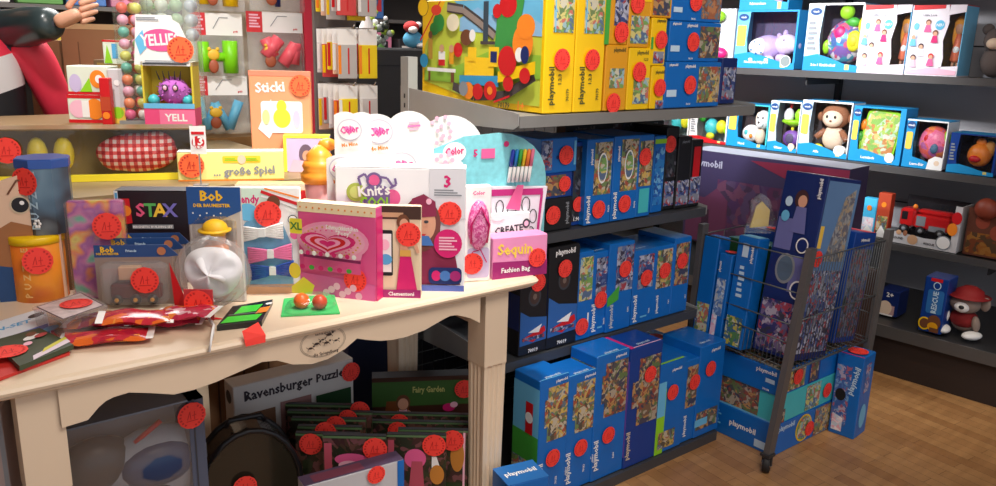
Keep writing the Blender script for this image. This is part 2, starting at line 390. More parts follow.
k = K(); k.box((-4, 6.6, 0), (6, 6.7, 3.0), mat('back_wall_paint', (120, 112, 106), 0.9, scale=2)); structure(k, 'wall_back', 'far wall of the shop')
k = K(); k.box((-4.1, -2, 0), (-4, 8, 3.0), mat('side_wall_paint', (190, 184, 176), 0.9)); structure(k, 'wall_left', 'left wall of the shop')
k = K()
k.M = Matrix.Translation(WP + WN*0.50) @ Matrix.Rotation(R(WYAW), 4, 'Z')
k.box((-5.0, 0, 0), (3.2, 0.1, 3.0), mat('right_wall_paint', (90, 88, 88), 0.9)); structure(k, 'wall_right', 'right wall behind the dark shelving')

# ---- right wall shelving: grey back panels, steel shelves, uprights
def wall_frame(): return Matrix.Translation(WP) @ Matrix.Rotation(R(WYAW), 4, 'Z')
t = thing('wall_shelving', 'dark grey steel shelving along the right wall with learning toys', 'shelving', WP, WYAW)
X0, X1 = -2.9, 2.2                                         # local x runs towards the camera side
k = K(); k.box((X0, 0.42, 0.0), (X1, 0.45, 2.2), PANEL)
for z in (0.68, 1.06, 1.49, 1.85): k.box((X0, 0.414, z), (X1, 0.42, z+0.006), mat('panel_seam', (36, 36, 38), 0.6))
k.build('back_panel', t)
for z in (1.351, 0.92, 0.547, 1.80):
    k = K(); k.box((X0, 0.0, z-0.028), (X1, 0.42, z-0.004), DKSTEEL); k.box((X0, -0.012, z-0.032), (X1, 0.0, z+0.002), mat('shelf_lip', (92, 90, 90), 0.35, metal=0.3))
    k.build('shelf_board', t)
    for x in (-2.05, -0.92, 0.05, 0.98):
        k = K(); k.prism([(x-0.004, z-0.03), (x+0.004, z-0.03), (x+0.004, z-0.07), (x-0.004, z-0.07)], 0.02, 0.41, DKSTEEL); k.build('shelf_bracket', t)
for x in (-2.05, -0.92, 0.05, 0.98):
    k = K(); k.box((x-0.016, 0.395, 0), (x+0.016, 0.42, 2.2), mat('upright_black', (28, 28, 30), 0.5)); k.build('upright', t)
e = (WPB-WP); off = e.x*WN.x + e.y*WN.y
k = K(); k.box((X0, off, 0.205), (X1, 0.42, 0.23), DKSTEEL); k.box((X0, off-0.012, 0.185), (X1, off, 0.24), mat('shelf_lip', (92, 90, 90))); k.build('base_shelf', t)
k = K(); k.box((X0, off+0.02, 0.0), (X1, off+0.05, 0.205), mat('plinth', (44, 32, 28), 0.6)); k.build('plinth', t)

# ================================================================ CREAM TABLE
ZT = 0.82; TY = 1.595
tb = thing('display_table', 'cream painted country table with scalloped apron and fluted legs', 'table', (0.78, TY+0.35, 0))
def TL(x, y): return (x-0.78, y-TY-0.35)
def tabletop():
    k = K(); x0, x1, y0, y1 = 0.10, 1.437, TY, TY+0.58
    prof = [(0.012, 0.793), (0.006, 0.797), (0.009, 0.800), (0.0, 0.804), (-0.002, 0.810), (0.002, 0.816), (0.010, 0.82)]
    rings = []
    for ins, z in prof:
        c = 0.03; a, b, cc, dd = x0+ins-0.78, x1-ins-0.78, y0+ins-TY-0.35, y1-ins-TY-0.35
        pts = []
        for px_, py_, a0 in ((b-c,dd-c,0),(a+c,dd-c,90),(a+c,cc+c,180),(b-c,cc+c,270)):
            for i in range(6): q = R(a0+18*i); pts.append((px_+c*math.cos(q), py_+c*math.sin(q), z))
        rings.append(pts)
    n = len(rings[0]); vs = sum(rings, []); fs = [tuple(range(n-1,-1,-1)), tuple(range((len(rings)-1)*n, len(rings)*n))]
    for r_ in range(len(rings)-1):
        for i in range(n): fs.append((r_*n+i, r_*n+(i+1)%n, r_*n+n+(i+1)%n, r_*n+n+i))
    k.add(vs, fs, CREAM); k.build('tabletop', tb)
tabletop()
APX = [(62,428),(88,420),(99,407),(106,401),(114,397),(129,392.5),(150,393),(174,394.5),(195,389.5),(216,382),(232,375),(262,362),(277,360.5),(293,364.5),(312,364),(328,359),(345,349),(357,338.5),(368,340),(380,340.8),(392,340),(406,337),(425,330),(444,319),(450,316),(457,315),(470,318),(480,323)]
ap = [ony(x, y, TY+0.02) for x, y in APX]
def apron_front():
    k = K(); top = 0.7935
    for a, b in zip(ap, ap[1:]):
        xa, xb = a.x-0.78, b.x-0.78; y0, y1 = TL(0, TY+0.02)[1], TL(0, TY+0.043)[1]
        k.add([(xa,y0,a.z),(xb,y0,b.z),(xb,y0,top),(xa,y0,top),(xa,y1,a.z),(xb,y1,b.z),(xb,y1,top),(xa,y1,top)],
              [(0,1,2,3),(7,6,5,4),(0,4,5,1)], CREAM)
    k.build('apron', tb)
    a, b = ony(297, 350, TY+0.02), ony(346, 336, TY+0.02); c = (a+b)/2     # oval seal on the apron
    k = K(); f = Face(k, (c.x-0.78-0.06, TL(0, TY+0.02)[1], c.z-0.037), (1,0,0), (0,0,1), 0.125, 0.078)
    dk = mat('seal_ink', (58, 44, 38), 0.6); cx, cy = 0.5, 0.5
    for rr in (1.0, 0.94):
        f.draw([('ln', [(cx+0.46*rr*math.cos(i*PI/18), cy+0.46*rr*math.sin(i*PI/18)) for i in range(37)], 0.0007, dk)])
    for bx, by, q in ((0.62,0.70,1.1),(0.36,0.5,1.0),(0.55,0.48,1.0),(0.22,0.42,0.9),(0.46,0.62,0.7),(0.72,0.52,0.8)):   # little running dogs
        f.draw([('c',bx,by,0.0065*q,0.003*q,dk),('c',bx+0.07*q,by+0.05*q,0.0028*q,0.0026*q,dk),('ln',[(bx-0.05,by),(bx-0.09,by+0.06)],0.0012,dk),('ln',[(bx-0.04,by),(bx-0.06,by-0.07)],0.0011,dk),('ln',[(bx+0.04,by),(bx+0.07,by-0.07)],0.0011,dk)])
    f.draw([('t', 0.5, 0.2, 0.0075, 'die Spiegelburg', dk, 0, 0.075), ('t', 0.5, 0.84, 0.005, 'NATURGEWALTEN', dk, 0, 0.05)])
    k.build('oval_seal', tb, label='dark printed oval seal with small dogs')
apron_front()
for x in (0.17, 1.315):
    k = K(); k.box((x-0.78, TL(0,TY+0.075)[1], 0.66), (x+0.022-0.78, TL(0,TY+0.52)[1], 0.793), CREAM); k.build('apron_side', tb)
k = K(); k.box((0.2-0.78, TL(0,TY+0.52)[1], 0.66), (1.33-0.78, TL(0,TY+0.54)[1], 0.793), CREAM); k.build('apron_back', tb)
def leg(cx, cy, w=0.078):
    k = K(); h = w/2; cx, cy = TL(cx, cy)
    k.box((cx-h, cy-h, 0.58), (cx+h, cy+h, 0.793), CREAM)
    # fluted lower shaft with slight taper
    n = 40; rings = []
    for z, s_ in ((0.58, 1.0), (0.572, 0.95), (0.30, 0.88), (0.05, 0.80), (0.04, 0.92), (0.0, 0.92)):
        pts = []
        for side in range(4):
            for i in range(13):
                u = -1+2*i/13; gro = 0.86 if (0.02 < z < 0.575 and i in (3,4,6,7,9,10)) else 1.0
                x, y = {0:(u,-gro),1:(gro,u),2:(-u,gro),3:(-gro,-u)}[side]
                pts.append((cx+x*h*s_, cy+y*h*s_, z))
        rings.append(pts)
    n = 52; vs = sum(rings, []); fs = [tuple(range(n)), tuple(range(len(vs)-1, len(vs)-n-1, -1))]
    for r_ in range(len(rings)-1):
        for i in range(n): fs.append((r_*n+i, r_*n+n+i, r_*n+n+(i+1)%n, r_*n+(i+1)%n))
    k.add(vs, fs, CREAM); k.build('leg', tb)
for x in (0.198, 1.302):
    leg(x, TY+0.068); leg(x, TY+0.52)

# ---- counter behind the table
ct = thing('display_counter', 'brown wooden counter with cream posts standing behind the cream table', 'counter', (0.4, 2.75, 0))
WOODB = mat('counter_wood', (120, 86, 60), 0.5, var=0.2, scale=9)
k = K(); k.box((-0.9, -0.41, 0.985), (0.82, 0.65, 1.02), mat('counter_top', (150, 128, 92), 0.45, var=0.12)); k.build('worktop', ct)
k = K(); k.box((-0.88, -0.33, 0.0), (0.80, 0.63, 0.985), WOODB)
for i in range(20): k.box((-0.88+i*0.085, -0.334, 0.02), (-0.876+i*0.085, -0.33, 0.97), DKBROWN)
k.build('panelled_body', ct)
for x in (0.02+0.30, -0.6):
    k = K(); k.box((x, -0.36, 0), (x+0.035, -0.335, 0.985), CREAM); k.build('post', ct, label='cream painted post')

# ================================================================ GONDOLA
GY = 1.80; GZ = (0.04, 0.488, 0.883, 1.262)
gx0, gx1 = 1.46, 2.41; TGY = 1.68
gd = thing('gondola_shelving', 'grey steel gondola shelving filled with blue and yellow playset boxes', 'shelving', ((gx0+gx1)/2, 2.05, 0))
gcx = (gx0+gx1)/2
GSTEEL = mat('gondola_steel', (160, 160, 158), 0.4, metal=0.2); GDARK = mat('gondola_shelf', (70, 72, 76), 0.4, metal=0.2)
for i, z in enumerate(GZ):
    y0 = (1.645, GY-0.012, GY-0.012, TGY-0.012)[i]-2.05; k = K()
    k.box(((gx0 if i < 3 else 1.40)-gcx, y0, z-0.035 if i else 0.0), ((gx1 if i < 3 else 2.47)-gcx, 0.22, z-0.003), GDARK if i < 3 else mat('top_shelf_grey', (132,130,126), 0.4, metal=0.2))
    k.build('shelf_board', gd)
    if i == 0: continue
    for x in (gx0 if i < 3 else 1.40, gx1 if i < 3 else 2.47):
        k = K(); x = x-gcx
        pts = [(0.22, z+0.045), (0.22, z-0.06), (y0+0.02, z-0.04), (y0, z-0.028), (y0, z+0.004), (y0+0.04, z+0.008)]
        e_ = -0.006 if x < 0 else 0.003; k.add([(x+e_, a, b) for a, b in pts]+[(x+e_+0.003, a, b) for a, b in pts], [tuple(range(6)), tuple(range(11,5,-1))]+[(j, j+6, (j+1)%6+6, (j+1)%6) for j in range(6)], GSTEEL)
        k.build('side_bracket', gd)
for x in (1.392, gx1-0.02):
    k = K(); k.box((x-gcx, 0.17 if x < 2 else 0.22, 0), (x+0.035-gcx, 0.215 if x < 2 else 0.27, 1.40 if x < 2 else 1.9), GSTEEL)
    for j in range(40):
        zz = 0.1+j*0.03
        if x < 2: k.box((x-gcx-0.0006, 0.188, zz), (x-gcx, 0.196, zz+0.014), BLACK)
    k.build('upright', gd)
k = K()
for j in range(20): x = gx0-gcx+0.03+j*0.05; k.tube([(x, 0.235, 0.05), (x, 0.235, 1.25)], 0.0018, WIRE, 4)
for j in range(25): k.tube([(gx0-gcx, 0.231, 0.06+j*0.05), (gx1-gcx, 0.231, 0.06+j*0.05)], 0.0018, WIRE, 4)
k.build('wire_back_grid', gd)
k = K(); k.box((gx0-gcx-0.04, 0.236, 0.0), (gx1-gcx, 0.242, 0.47), mat('shade_sheet_dark', (40,40,44), 0.5)); k.build('lower_shade_sheet', gd)  # dark sheet added to stand for the shade behind the lower shelves

# ---- playset cartons on the gondola
def pm(style, base=None):
    """printed faces of a blue/yellow/black playset carton, spine to the front"""
    if style == 'low':      # bottom row: picture above, lettering below
        return lambda pc, no: {'F': [('r',0.28,0.50,0.97,0.93,pc), ('r',0.18,0.62,0.30,0.84,pc), ('t',0.12,0.21,0.021,'playmobil',WHITE,90,0.15), ('t',0.66,0.16,0.008,no,WHITE,90), ('t',0.72,0.965,0.009,'playmobil',WHITE,0,0.05)],
                               'T': [('t',0.5,0.10,0.012,'playmobil',PALE,0,0.07), ('r',0.03,0.0,0.97,0.03,SKY)], 'L': [('r',0.05,0.40,0.95,0.92,pc), ('t',0.5,0.2,0.03,'playmobil',WHITE,0,0.2)]}
    if style == 'mid':
        return lambda pc, no: {'F': [('r',0.20,0.48,0.90,0.93,pc), ('t',0.16,0.22,0.019,'playmobil',WHITE,90,0.11), ('t',0.80,0.15,0.007,no,WHITE,90), ('r',0.4,0.08,0.7,0.10,SKY)],
                               'T': [('t',0.5,0.15,0.012,'playmobil',PALE,0,0.05)], 'L': [('r',0.05,0.30,0.95,0.92,pc)]}
    if style == 'up':
        return lambda pc, no: {'F': [('r',0.22,0.38,0.92,0.96,pc), ('t',0.14,0.19,0.017,'playmobil',WHITE,90,0.10), ('t',0.86,0.15,0.007,no,WHITE,90)], 'L': [('r',0.05,0.30,0.95,0.92,pc)]}
NUM = iter(['70133','5630','70073','9266','70190','4131','70205','5266','9462','70008','6862','70279','9457','5653','70114','6919','9078','70012','70339','5119','9455','6867','70277','9210','5656','4863','6885','70055','9061','5633','70015']*3)
def playset(px, Y, zb, base, art, st, label, d, group, cat='toy box', name='playset_box'):
    F_ = fit(px, 0, Y=Y, zb=zb)
    return carton(name, label, cat, F_, d, base, art, st, group, 0)
grp = 'playset boxes on the bottom gondola shelf'
LOW = pm('low'); MID = pm('mid'); UP = pm('up')
z = GZ[0]
# bottom shelf, left to right
F0 = {'F': LOW(PLAY,'70133')['F'], 'T': LOW(PLAY,'')['T'], 'L': [('r',0,0.30,1,0.93,SKY), ('r',0,0.30,1,0.55,GREEN), ('r',0,0.05,1,0.33,PLAYG), ('r',0.5,0.55,0.78,0.80,RED), ('c',0.64,0.68,0.018,0.018,WHITE), ('r',0,0,1,0.05,BLUE)]}
playset((539,378,566,495), 1.66, z, BLUE, F0, [('F',0.5,0.36)], 'blue city playset box, first on the bottom gondola shelf beside the table leg', 0.122, grp)
playset((567,374,594,484), 1.665, z, BLUE, LOW(PLAY,next(NUM)), [('F',0.5,0.36)], 'blue city playset box, second from the left on the bottom gondola shelf', 0.118, grp)
playset((595,354,625,474), 1.66, z, BLUE, LOW(PLAYB,next(NUM)), [('F',0.45,0.35)], 'taller blue castle playset box, third from the left on the bottom gondola shelf', 0.124, grp)
playset((628,346,658,462), 1.655, z, DKBLUE, {'F':[('r',0.30,0.34,0.95,0.90,PLAYB),('r',0.12,0.5,0.32,0.72,PLAYB),('t',0.1,0.19,0.02,'playmobil',mat('beige_letter',(214,196,170)),90,0.14)],'T':[('r',0,0,0.12,1,HPINK),('r',0.1,0.02,0.95,0.06,LPINK),('t',0.5,0.16,0.012,'playmobil',PALE,0,0.07)],'L':[('r',0,0.1,1,0.9,PURPLE)]}, [('F',0.62,0.75)], 'deep violet-blue adventure playset box with pink edge on the bottom gondola shelf', 0.128, grp)
playset((658,362,683,448), 1.655, z, BLUE, {'F':[('r',0.0,0.0,0.30,0.72,LIME),('r',0.0,0.42,0.28,0.80,SKY),('r',0.1,0.05,0.72,0.24,PLAY),('t',0.62,0.90,0.010,'playmobil',WHITE,0,0.05)],'T':[('r',0,0,0.9,0.06,LIME)]}, [('F',0.5,0.66)], 'blue playset box with green farm edge on the bottom gondola shelf', 0.16, grp)
playset((683,360,698,440), 1.66, z, BLUE, {'F':[('r',0.15,0.42,0.95,0.92,PLAYB),('t',0.25,0.2,0.016,'playmobil',WHITE,90,0.09)]}, [('F',0.6,0.72)], 'narrow blue playset box squeezed next to the last box of the bottom gondola shelf', 0.17, grp)
playset((698,345,721,432), 1.655, z, BLUE, {'F':[('r',0.05,0.08,0.9,0.28,PLAYB),('r',0,0.12,0.5,0.2,SKY),('t',0.6,0.93,0.012,'playmobil',WHITE,0,0.05)],'T':[('t',0.4,0.16,0.012,'playmobil',PALE,0,0.06)]}, [('F',0.42,0.74)], 'tall blue playset box at the right end of the bottom gondola shelf', 0.18, grp)
# a second box behind, seen over the tops, and the flat one in front on the floor
playset((650,342,672,430), 1.88, z, BLUE, {'T':[('r',0.3,0.05,0.7,0.6,PLAYB)]}, [('T',0.5,0.35)], 'blue playset box stored behind the front row of the bottom gondola shelf', 0.12, grp)
# third shelf
grp = 'playset boxes on the lower middle gondola shelf'; z = GZ[1]
blk = lambda: {'F': [('r',0,0.02,1,0.98,BLACK), ('c',0.52,0.66,0.026,0.032,DKGREY), ('c',0.52,0.66,0.020,0.025,mat('gunmetal',(70,50,44))), ('c',0.52,0.66,0.008,0.010,mat('pale_brown',(120,100,90))), ('p',[(0.02,0.52),(0.35,0.44),(0.98,0.40),(0.98,0.14),(0.02,0.12)],mat('space_blue',(44,98,168))), ('p',[(0.1,0.20),(0.9,0.30),(0.95,0.24),(0.5,0.14)],RED), ('p',[(0.3,0.26),(0.8,0.33),(0.7,0.24)],WHITE), ('r',0.1,0.17,0.9,0.21,PLAYS), ('t',0.5,0.05,0.012,'70019',WHITE,0), ('t',0.5,0.94,0.018,'playmobil',WHITE,0,0.085)], 'L': [('r',0.0,0.3,1,0.7,NAVY)]}
F_ = fit((520,252,547,360), 0, Y=GY, zb=z); F_ = (F_[0], F_[1], 0.29)
carton('playset_box', 'black space playset box standing closest to the cream table corner', 'toy box', F_, 0.14, BLACK, blk(), [('F',0.6,0.82)], 'playset boxes on the lower middle gondola shelf')
playset((548,246,577,353), GY-0.003, z, BLACK, blk(), [('F',0.5,0.78)], 'black space playset box with red rocket car, right of its twin near the table', 0.14, grp)
playset((578,252,592,346), GY, z, BLUE, {'F':[('r',0.05,0.45,0.95,0.94,PLAYG),('r',0.7,0.15,0.8,0.3,WHITE)]}, [('F',0.3,0.16)], 'blue playset box with green strip beside the black space boxes', 0.15, grp)
playset((592,252,608,338), GY+0.004, z, BLUE, MID(PLAYS,next(NUM)), [('F',0.5,0.43)], 'slim blue playset box with lettering spine, second blue one right of the black boxes', 0.15, grp)
playset((608,243,632,332), GY-0.004, z, BLUE, {'F':[('r',0.3,0.45,0.98,0.96,PLAYS),('p',[(0,0.4),(0.45,0.52),(0.45,0.36),(0,0.3)],GREEN),('t',0.2,0.18,0.017,'playmobil',mat('pale_grey_letter',(200,206,210)),90,0.085),('t',0.85,0.22,0.007,'5266',WHITE,90)]}, [('F',0.62,0.70)], 'tall blue playset box with green grass corner on the lower middle gondola shelf', 0.2, grp)
playset((633,250,654,324), GY, z, BLUE, MID(PLAYS,next(NUM)), [('F',0.55,0.62)], 'blue snow playset box, third from the right on the lower middle gondola shelf', 0.18, grp)
playset((654,246,672,318), GY, z, BLUE, {'F':[('r',0.1,0.42,0.9,0.95,PLAY),('t',0.25,0.2,0.013,'playmobil',WHITE,90,0.07),('t',0.85,0.2,0.006,'9462',WHITE,90)]}, [('F',0.5,0.66)], 'blue playset box with sandy picture, second from the right on the lower middle gondola shelf', 0.18, grp)
playset((673,238,689,309), GY, z, BLUE, {'F':[('r',0.1,0.38,0.9,0.93,PLAYB),('t',0.85,0.2,0.006,'9457',WHITE,90)]}, [('F',0.45,0.70)], 'blue playset box with brown picture at the right end of the lower middle gondola shelf', 0.18, grp)
# second shelf
grp = 'playset boxes on the upper middle gondola shelf'; z = GZ[2]
fa, wa, ha = fit((541,198,572,232), 0, Y=GY, zb=z)
carton('playset_box', 'black playset box lying lowest in the stack beside the sequin bag', 'toy box', (fa,wa,ha), 0.2, BLACK, {'F':[('t',0.84,0.5,0.014,'playmobil',GREY,90,0.07)]}, [('F',0.35,0.5)], grp)
fb, wb, hb = fit((541,173,572,199), 0, Y=GY, zb=z+ha)
carton('playset_box', 'dark playset box with sandy picture in the middle of the stack beside the sequin bag', 'toy box', (fb,wb,hb), 0.2, DKBLUE, {'F':[('r',0.05,0.1,0.78,0.92,PLAYB)]}, [('F',0.72,0.55,0.05)], grp)
fc, wc, hc = fit((541,138,577,174), 0, Y=GY, zb=z+ha+hb)
carton('playset_box', 'blue playset box on top of the stack beside the sequin bag', 'toy box', (fc,wc,hc), 0.2, BLUE, {'F':[('r',0.0,0.1,0.30,0.95,PLAYS),('c',0.45,0.45,0.006,0.006,NAVY),('r',0.9,0.2,0.96,0.9,SKY)]}, [('F',0.66,0.5)], grp)
playset((573,142,585,224), GY+0.02, z, DKBLUE, {'F':[('r',0.0,0.05,1,0.95,PLAYD),('t',0.4,0.08,0.012,'1.90',WHITE,0)]}, [('F',0.45,0.26,0.05)], 'thin dark playset box left of the two fairground boxes', 0.18, grp)
wheel = lambda: {'F':[('r',0.28,0.35,0.94,0.96,PLAY),('c',0.6,0.66,0.022,0.05,WHITE),('c',0.6,0.66,0.018,0.044,PLAYG),('t',0.13,0.19,0.017,'playmobil',WHITE,90,0.09),('t',0.90,0.17,0.007,'70279',WHITE,90),('t',0.17,0.8,0.01,'playmobil',WHITE,90,0.05)]}
playset((586,139,612,223), GY-0.004, z, BLUE, wheel(), [('F',0.5,0.18)], 'blue big-wheel playset box, left one of the pair on the upper middle gondola shelf', 0.2, grp)
playset((613,136,638,219), GY-0.004, z, BLUE, wheel(), [('F',0.48,0.20)], 'blue big-wheel playset box, right one of the pair on the upper middle gondola shelf', 0.2, grp)
playset((638,135,652,215), GY-0.002, z, BLUE, {'F':[('r',0.05,0.38,0.95,0.93,PLAY),('r',0.15,0.05,0.85,0.35,TEAL)]}, [('F',0.35,0.74)], 'thin blue and turquoise playset box right of the big-wheel pair', 0.2, grp)
playset((653,136,664,213), GY+0.02, z, BLUE, {'F':[('r',0.0,0.9,1,0.96,LIME),('r',0.1,0.1,0.9,0.85,pic('picture_underwater',[(30,100,190),(20,60,140),(140,200,230),(40,130,200)],40))]}, [], 'blue wrapped playset box with lime edge on the upper middle gondola shelf', 0.12, grp)
playset((665,127,677,212), GY+0.03, z, BLACK, {'F':[('r',0.05,0.05,0.95,0.35,PLAYS),('r',0.05,0.4,0.95,0.8,PLAYD)]}, [('F',0.2,0.80)], 'black action playset box with sticker near the right of the upper middle gondola shelf', 0.16, grp)
playset((677,137,690,210), GY+0.02, z, BLACK, {'F':[('r',0.05,0.05,0.95,0.4,PLAYS),('t',0.5,0.93,0.009,'playmobil',GREY,0,0.04)]}, [], 'black action playset box without sticker at the right of the upper middle gondola shelf', 0.16, grp)
playset((690,140,701,208), GY+0.02, z, BLACK, {'F':[('r',0.2,0.4,0.8,0.9,RED),('r',0.05,0.05,0.95,0.45,PLAYS)]}, [], 'black playset box with red figure at the right end of the upper middle gondola shelf', 0.16, grp)
fd, wd, hd = fit((566,117,664,139), 0, Y=GY+0.215, zb=None)
fd.z = 0.885
carton('playset_box', 'long black playset box standing behind the front row of the upper middle gondola shelf', 'toy box', (fd,wd,0.295), 0.05, BLACK, {'F':[('t',0.18,0.94,0.018,'playmobil',mat('dim_letter',(110,100,96)),0,0.12),('t',0.85,0.95,0.014,'playmobil',GREY,0,0.1),('r',0.45,0.88,0.7,0.99,PLAYD)]}, [], grp)
# top shelf
grp = 'yellow toddler playset boxes on the top gondola shelf'; z = GZ[3]
def spine(no): return {'F': [('r',0.25,0.70,0.92,0.995,PLAYG),('ln',[(0.3,0.995),(0.32,0.70)],0.004,SKY),('t',0.27,0.24,0.020,'playmobil',mat('olive_letter',(84,84,40)),90,0.12),('t',0.52,0.30,0.012,'1.2.3',mat('olive_letter',(84,84,40)),90),('t',0.8,0.16,0.010,no,mat('olive_letter',(84,84,40)),90)]}
def train_box():
    P = ony(548, 100, TGY); x = P.x
    a = onx_(427, 60, x); top = 0.42; L = a.y-TGY
    F2 = fit((545,-20,575,107), 0, Y=TGY, zb=z)
    loc, w, _h = F2; h = 0.315
    t = thing('train_playset_box', 'large yellow toddler train playset box with its picture side towards the camera', 'toy box', (loc.x, loc.y, z), 0, grp)
    k = K(); k.bbox((-w/2, 0, 0), (w/2, L, h), YEL, 0.0025); face_of(k, 'F', w, L, h).draw([('r',0.25,0.70,0.92,0.995,PLAYG)]+spine('70179')['F'])
    f = face_of(k, 'L', w, L, h)
    mead = mat('meadow_green', (150, 196, 64)); grs = mat('grass_green', (196, 210, 70)); trk = mat('track_grey', (74, 66, 66)); hb = mat('hill_blue', (140, 190, 230))
    f.draw([(o[0],o[1],o[2],o[3]*1.3,o[4],o[5]) if o[0]=='c' else o for o in [('p',[(0.03,0.19),(0.45,0.06),(0.98,0.06),(0.98,0.985),(0.22,0.985),(0.03,0.55)],grs),
            ('p',[(0.30,0.985),(0.98,0.985),(0.98,0.72),(0.7,0.70),(0.45,0.80)],SKY), ('p',[(0.35,0.82),(0.5,0.92),(0.66,0.80),(0.8,0.9),(0.98,0.76),(0.98,0.66),(0.35,0.70)],hb),
            ('p',[(0.03,0.30),(0.3,0.35),(0.6,0.52),(0.98,0.5),(0.98,0.3),(0.6,0.2),(0.03,0.2)],mead),
            ('ln',[(0.24,0.93),(0.38,0.90),(0.52,0.78),(0.64,0.66)],0.030,trk), ('ln',[(0.24,0.925),(0.38,0.895),(0.52,0.775),(0.64,0.655)],0.018,mat('track_light',(150,136,128))),
            ('r',0.55,0.60,0.59,0.97,mat('signal_grey',(54,70,84))), ('r',0.53,0.58,0.66,0.61,trk),
            ('p',[(0.64,0.45),(0.66,0.85),(0.78,1.0),(0.86,1.0),(0.80,0.5)],mat('arch_green',(60,150,70))), ('c',0.74,0.93,0.030,0.034,RED),('c',0.66,0.88,0.016,0.02,RED),
            ('c',0.17,0.78,0.024,0.028,mat('bush_green',(40,140,60))),('c',0.13,0.72,0.020,0.020,mat('bush_green',(40,140,60))),('c',0.30,0.78,0.026,0.026,mat('sheep_white',(236,228,200))),
            ('c',0.42,0.64,0.024,0.024,BROWN),('c',0.47,0.66,0.012,0.018,WHITE),('c',0.35,0.52,0.018,0.022,RED),
            ('r',0.08,0.42,0.12,0.62,mat('keeper_khaki',(180,140,50))),('c',0.10,0.66,0.009,0.012,BROWN),('c',0.04,0.40,0.018,0.022,mat('cart_blue',(40,140,190))),
            ('r',0.18,0.36,0.24,0.50,WHITE),('r',0.18,0.36,0.24,0.42,RED),('c',0.21,0.53,0.010,0.012,TAN),('r',0.28,0.38,0.32,0.5,OCH),('c',0.30,0.53,0.010,0.012,TAN),
            ('r',0.08,0.30,0.34,0.335,WHITE),('r',0.09,0.2,0.11,0.30,BROWN),('r',0.30,0.2,0.33,0.30,BROWN),
            # the train
            ('ln',[(0.32,0.17),(0.5,0.09),(0.75,0.13),(0.96,0.32)],0.026,trk),
            ('r',0.42,0.24,0.66,0.46,mat('engine_yellow',(252,204,30))),('p',[(0.38,0.20),(0.70,0.20),(0.70,0.30),(0.38,0.28)],mat('engine_blue',(50,150,200))),('r',0.45,0.42,0.52,0.55,mat('engine_yellow',(252,204,30))),('r',0.62,0.38,0.70,0.56,mat('engine_yellow',(252,204,30))),('r',0.635,0.42,0.685,0.52,NAVY),
            ('c',0.46,0.14,0.022,0.026,ORANGE),('c',0.54,0.14,0.020,0.024,RED),('c',0.64,0.16,0.024,0.028,RED),('c',0.42,0.155,0.018,0.022,GREY),('c',0.64,0.16,0.010,0.012,ORANGE),
            ('p',[(0.70,0.24),(0.97,0.34),(0.97,0.45),(0.70,0.34)],YEL),('c',0.78,0.24,0.018,0.022,RED),('c',0.90,0.32,0.018,0.022,RED),('c',0.77,0.44,0.032,0.042,RED),('c',0.88,0.60,0.034,0.050,ORANGE),('c',0.90,0.74,0.030,0.034,ORANGE),('c',0.86,0.50,0.014,0.02,WHITE),('c',0.90,0.50,0.014,0.024,NAVY),
            ('ln',[(0.03,0.60),(0.22,0.985)],0.006,RED),('ln',[(0.68,0.06),(0.8,0.13)],0.006,RED),
            ('c',0.06,0.93,0.024,0.028,BROWN),('c',0.06,0.93,0.022,0.026,YEL),
            ('c',0.185,0.90,0.022,0.016,mat('flower_red',(220,60,40))),
            ('t',0.76,0.045,0.016,'70179',mat('olive_letter',(84,84,40))),('t',0.89,0.055,0.024,'1+',ORANGE)]])
    k.build('box_body', t); stick_on(t, 'F', 0.55, 0.47, w, L, h)
def onx_(x, y, Xv): v = ray(x, y); return EYE + v*(Xv/v.x)
train_box()
F2 = fit((576,-20,605,108), 0, Y=TGY, zb=z)
carton('playset_box', 'tall yellow toddler playset box with the same train spine, second on the top gondola shelf', 'toy box', (F2[0],F2[1],0.315), 0.3, YEL, spine('70179'), [('F',0.55,0.47)], grp)
yel = lambda: {'F':[('t',0.6,0.92,0.012,'playmobil',mat('olive_letter',(84,84,40)),0,0.05),('t',0.75,0.82,0.008,'1.2.3',mat('olive_letter',(84,84,40))),('r',0.25,0.10,0.95,0.52,PLAYG)]}
def stack(px_l, base, arts, labels, sts, d, grp):
    zb = GZ[3]
    for (px, art, lab, st) in zip(px_l, arts, labels, sts):
        F_ = fit(px, 0, Y=TGY, zb=zb); b = base if not isinstance(base, list) else base[px_l.index(px)]
        carton('playset_box', lab, 'toy box', F_, d, b, art, st, grp); zb += F_[2]+0.001
stack([(605,45,627,107),(605,-6,628,45)], OCH, [{'F':[('t',0.6,0.92,0.012,'playmobil',mat('olive_letter',(84,84,40)),0,0.05),('r',0.2,0.35,0.85,0.65,PLAYG)]},{'F':[('r',0.4,0.38,1,1,PLAYS),('r',0,0,0.2,0.9,GREEN)]}],
      ['amber toddler playset box at the bottom of the stack beside the tall yellow boxes','amber toddler playset box with green edge lying above the narrow amber one'], [[('F',0.4,0.12)],[('F',0.7,0.25)]], 0.2, grp)
stack([(628,48,650,107),(629,-4,650,47)], [YEL, OCH], [yel(), {'F':[('r',0.1,0.08,0.95,0.62,PLAYG),('r',0,0.9,1,1,YEL)]}],
      ['bright yellow toddler playset box at the bottom of the middle yellow stack','amber toddler playset box on top of the middle yellow stack'], [[('F',0.45,0.62)],[('F',0.3,0.86)]], 0.2, grp)
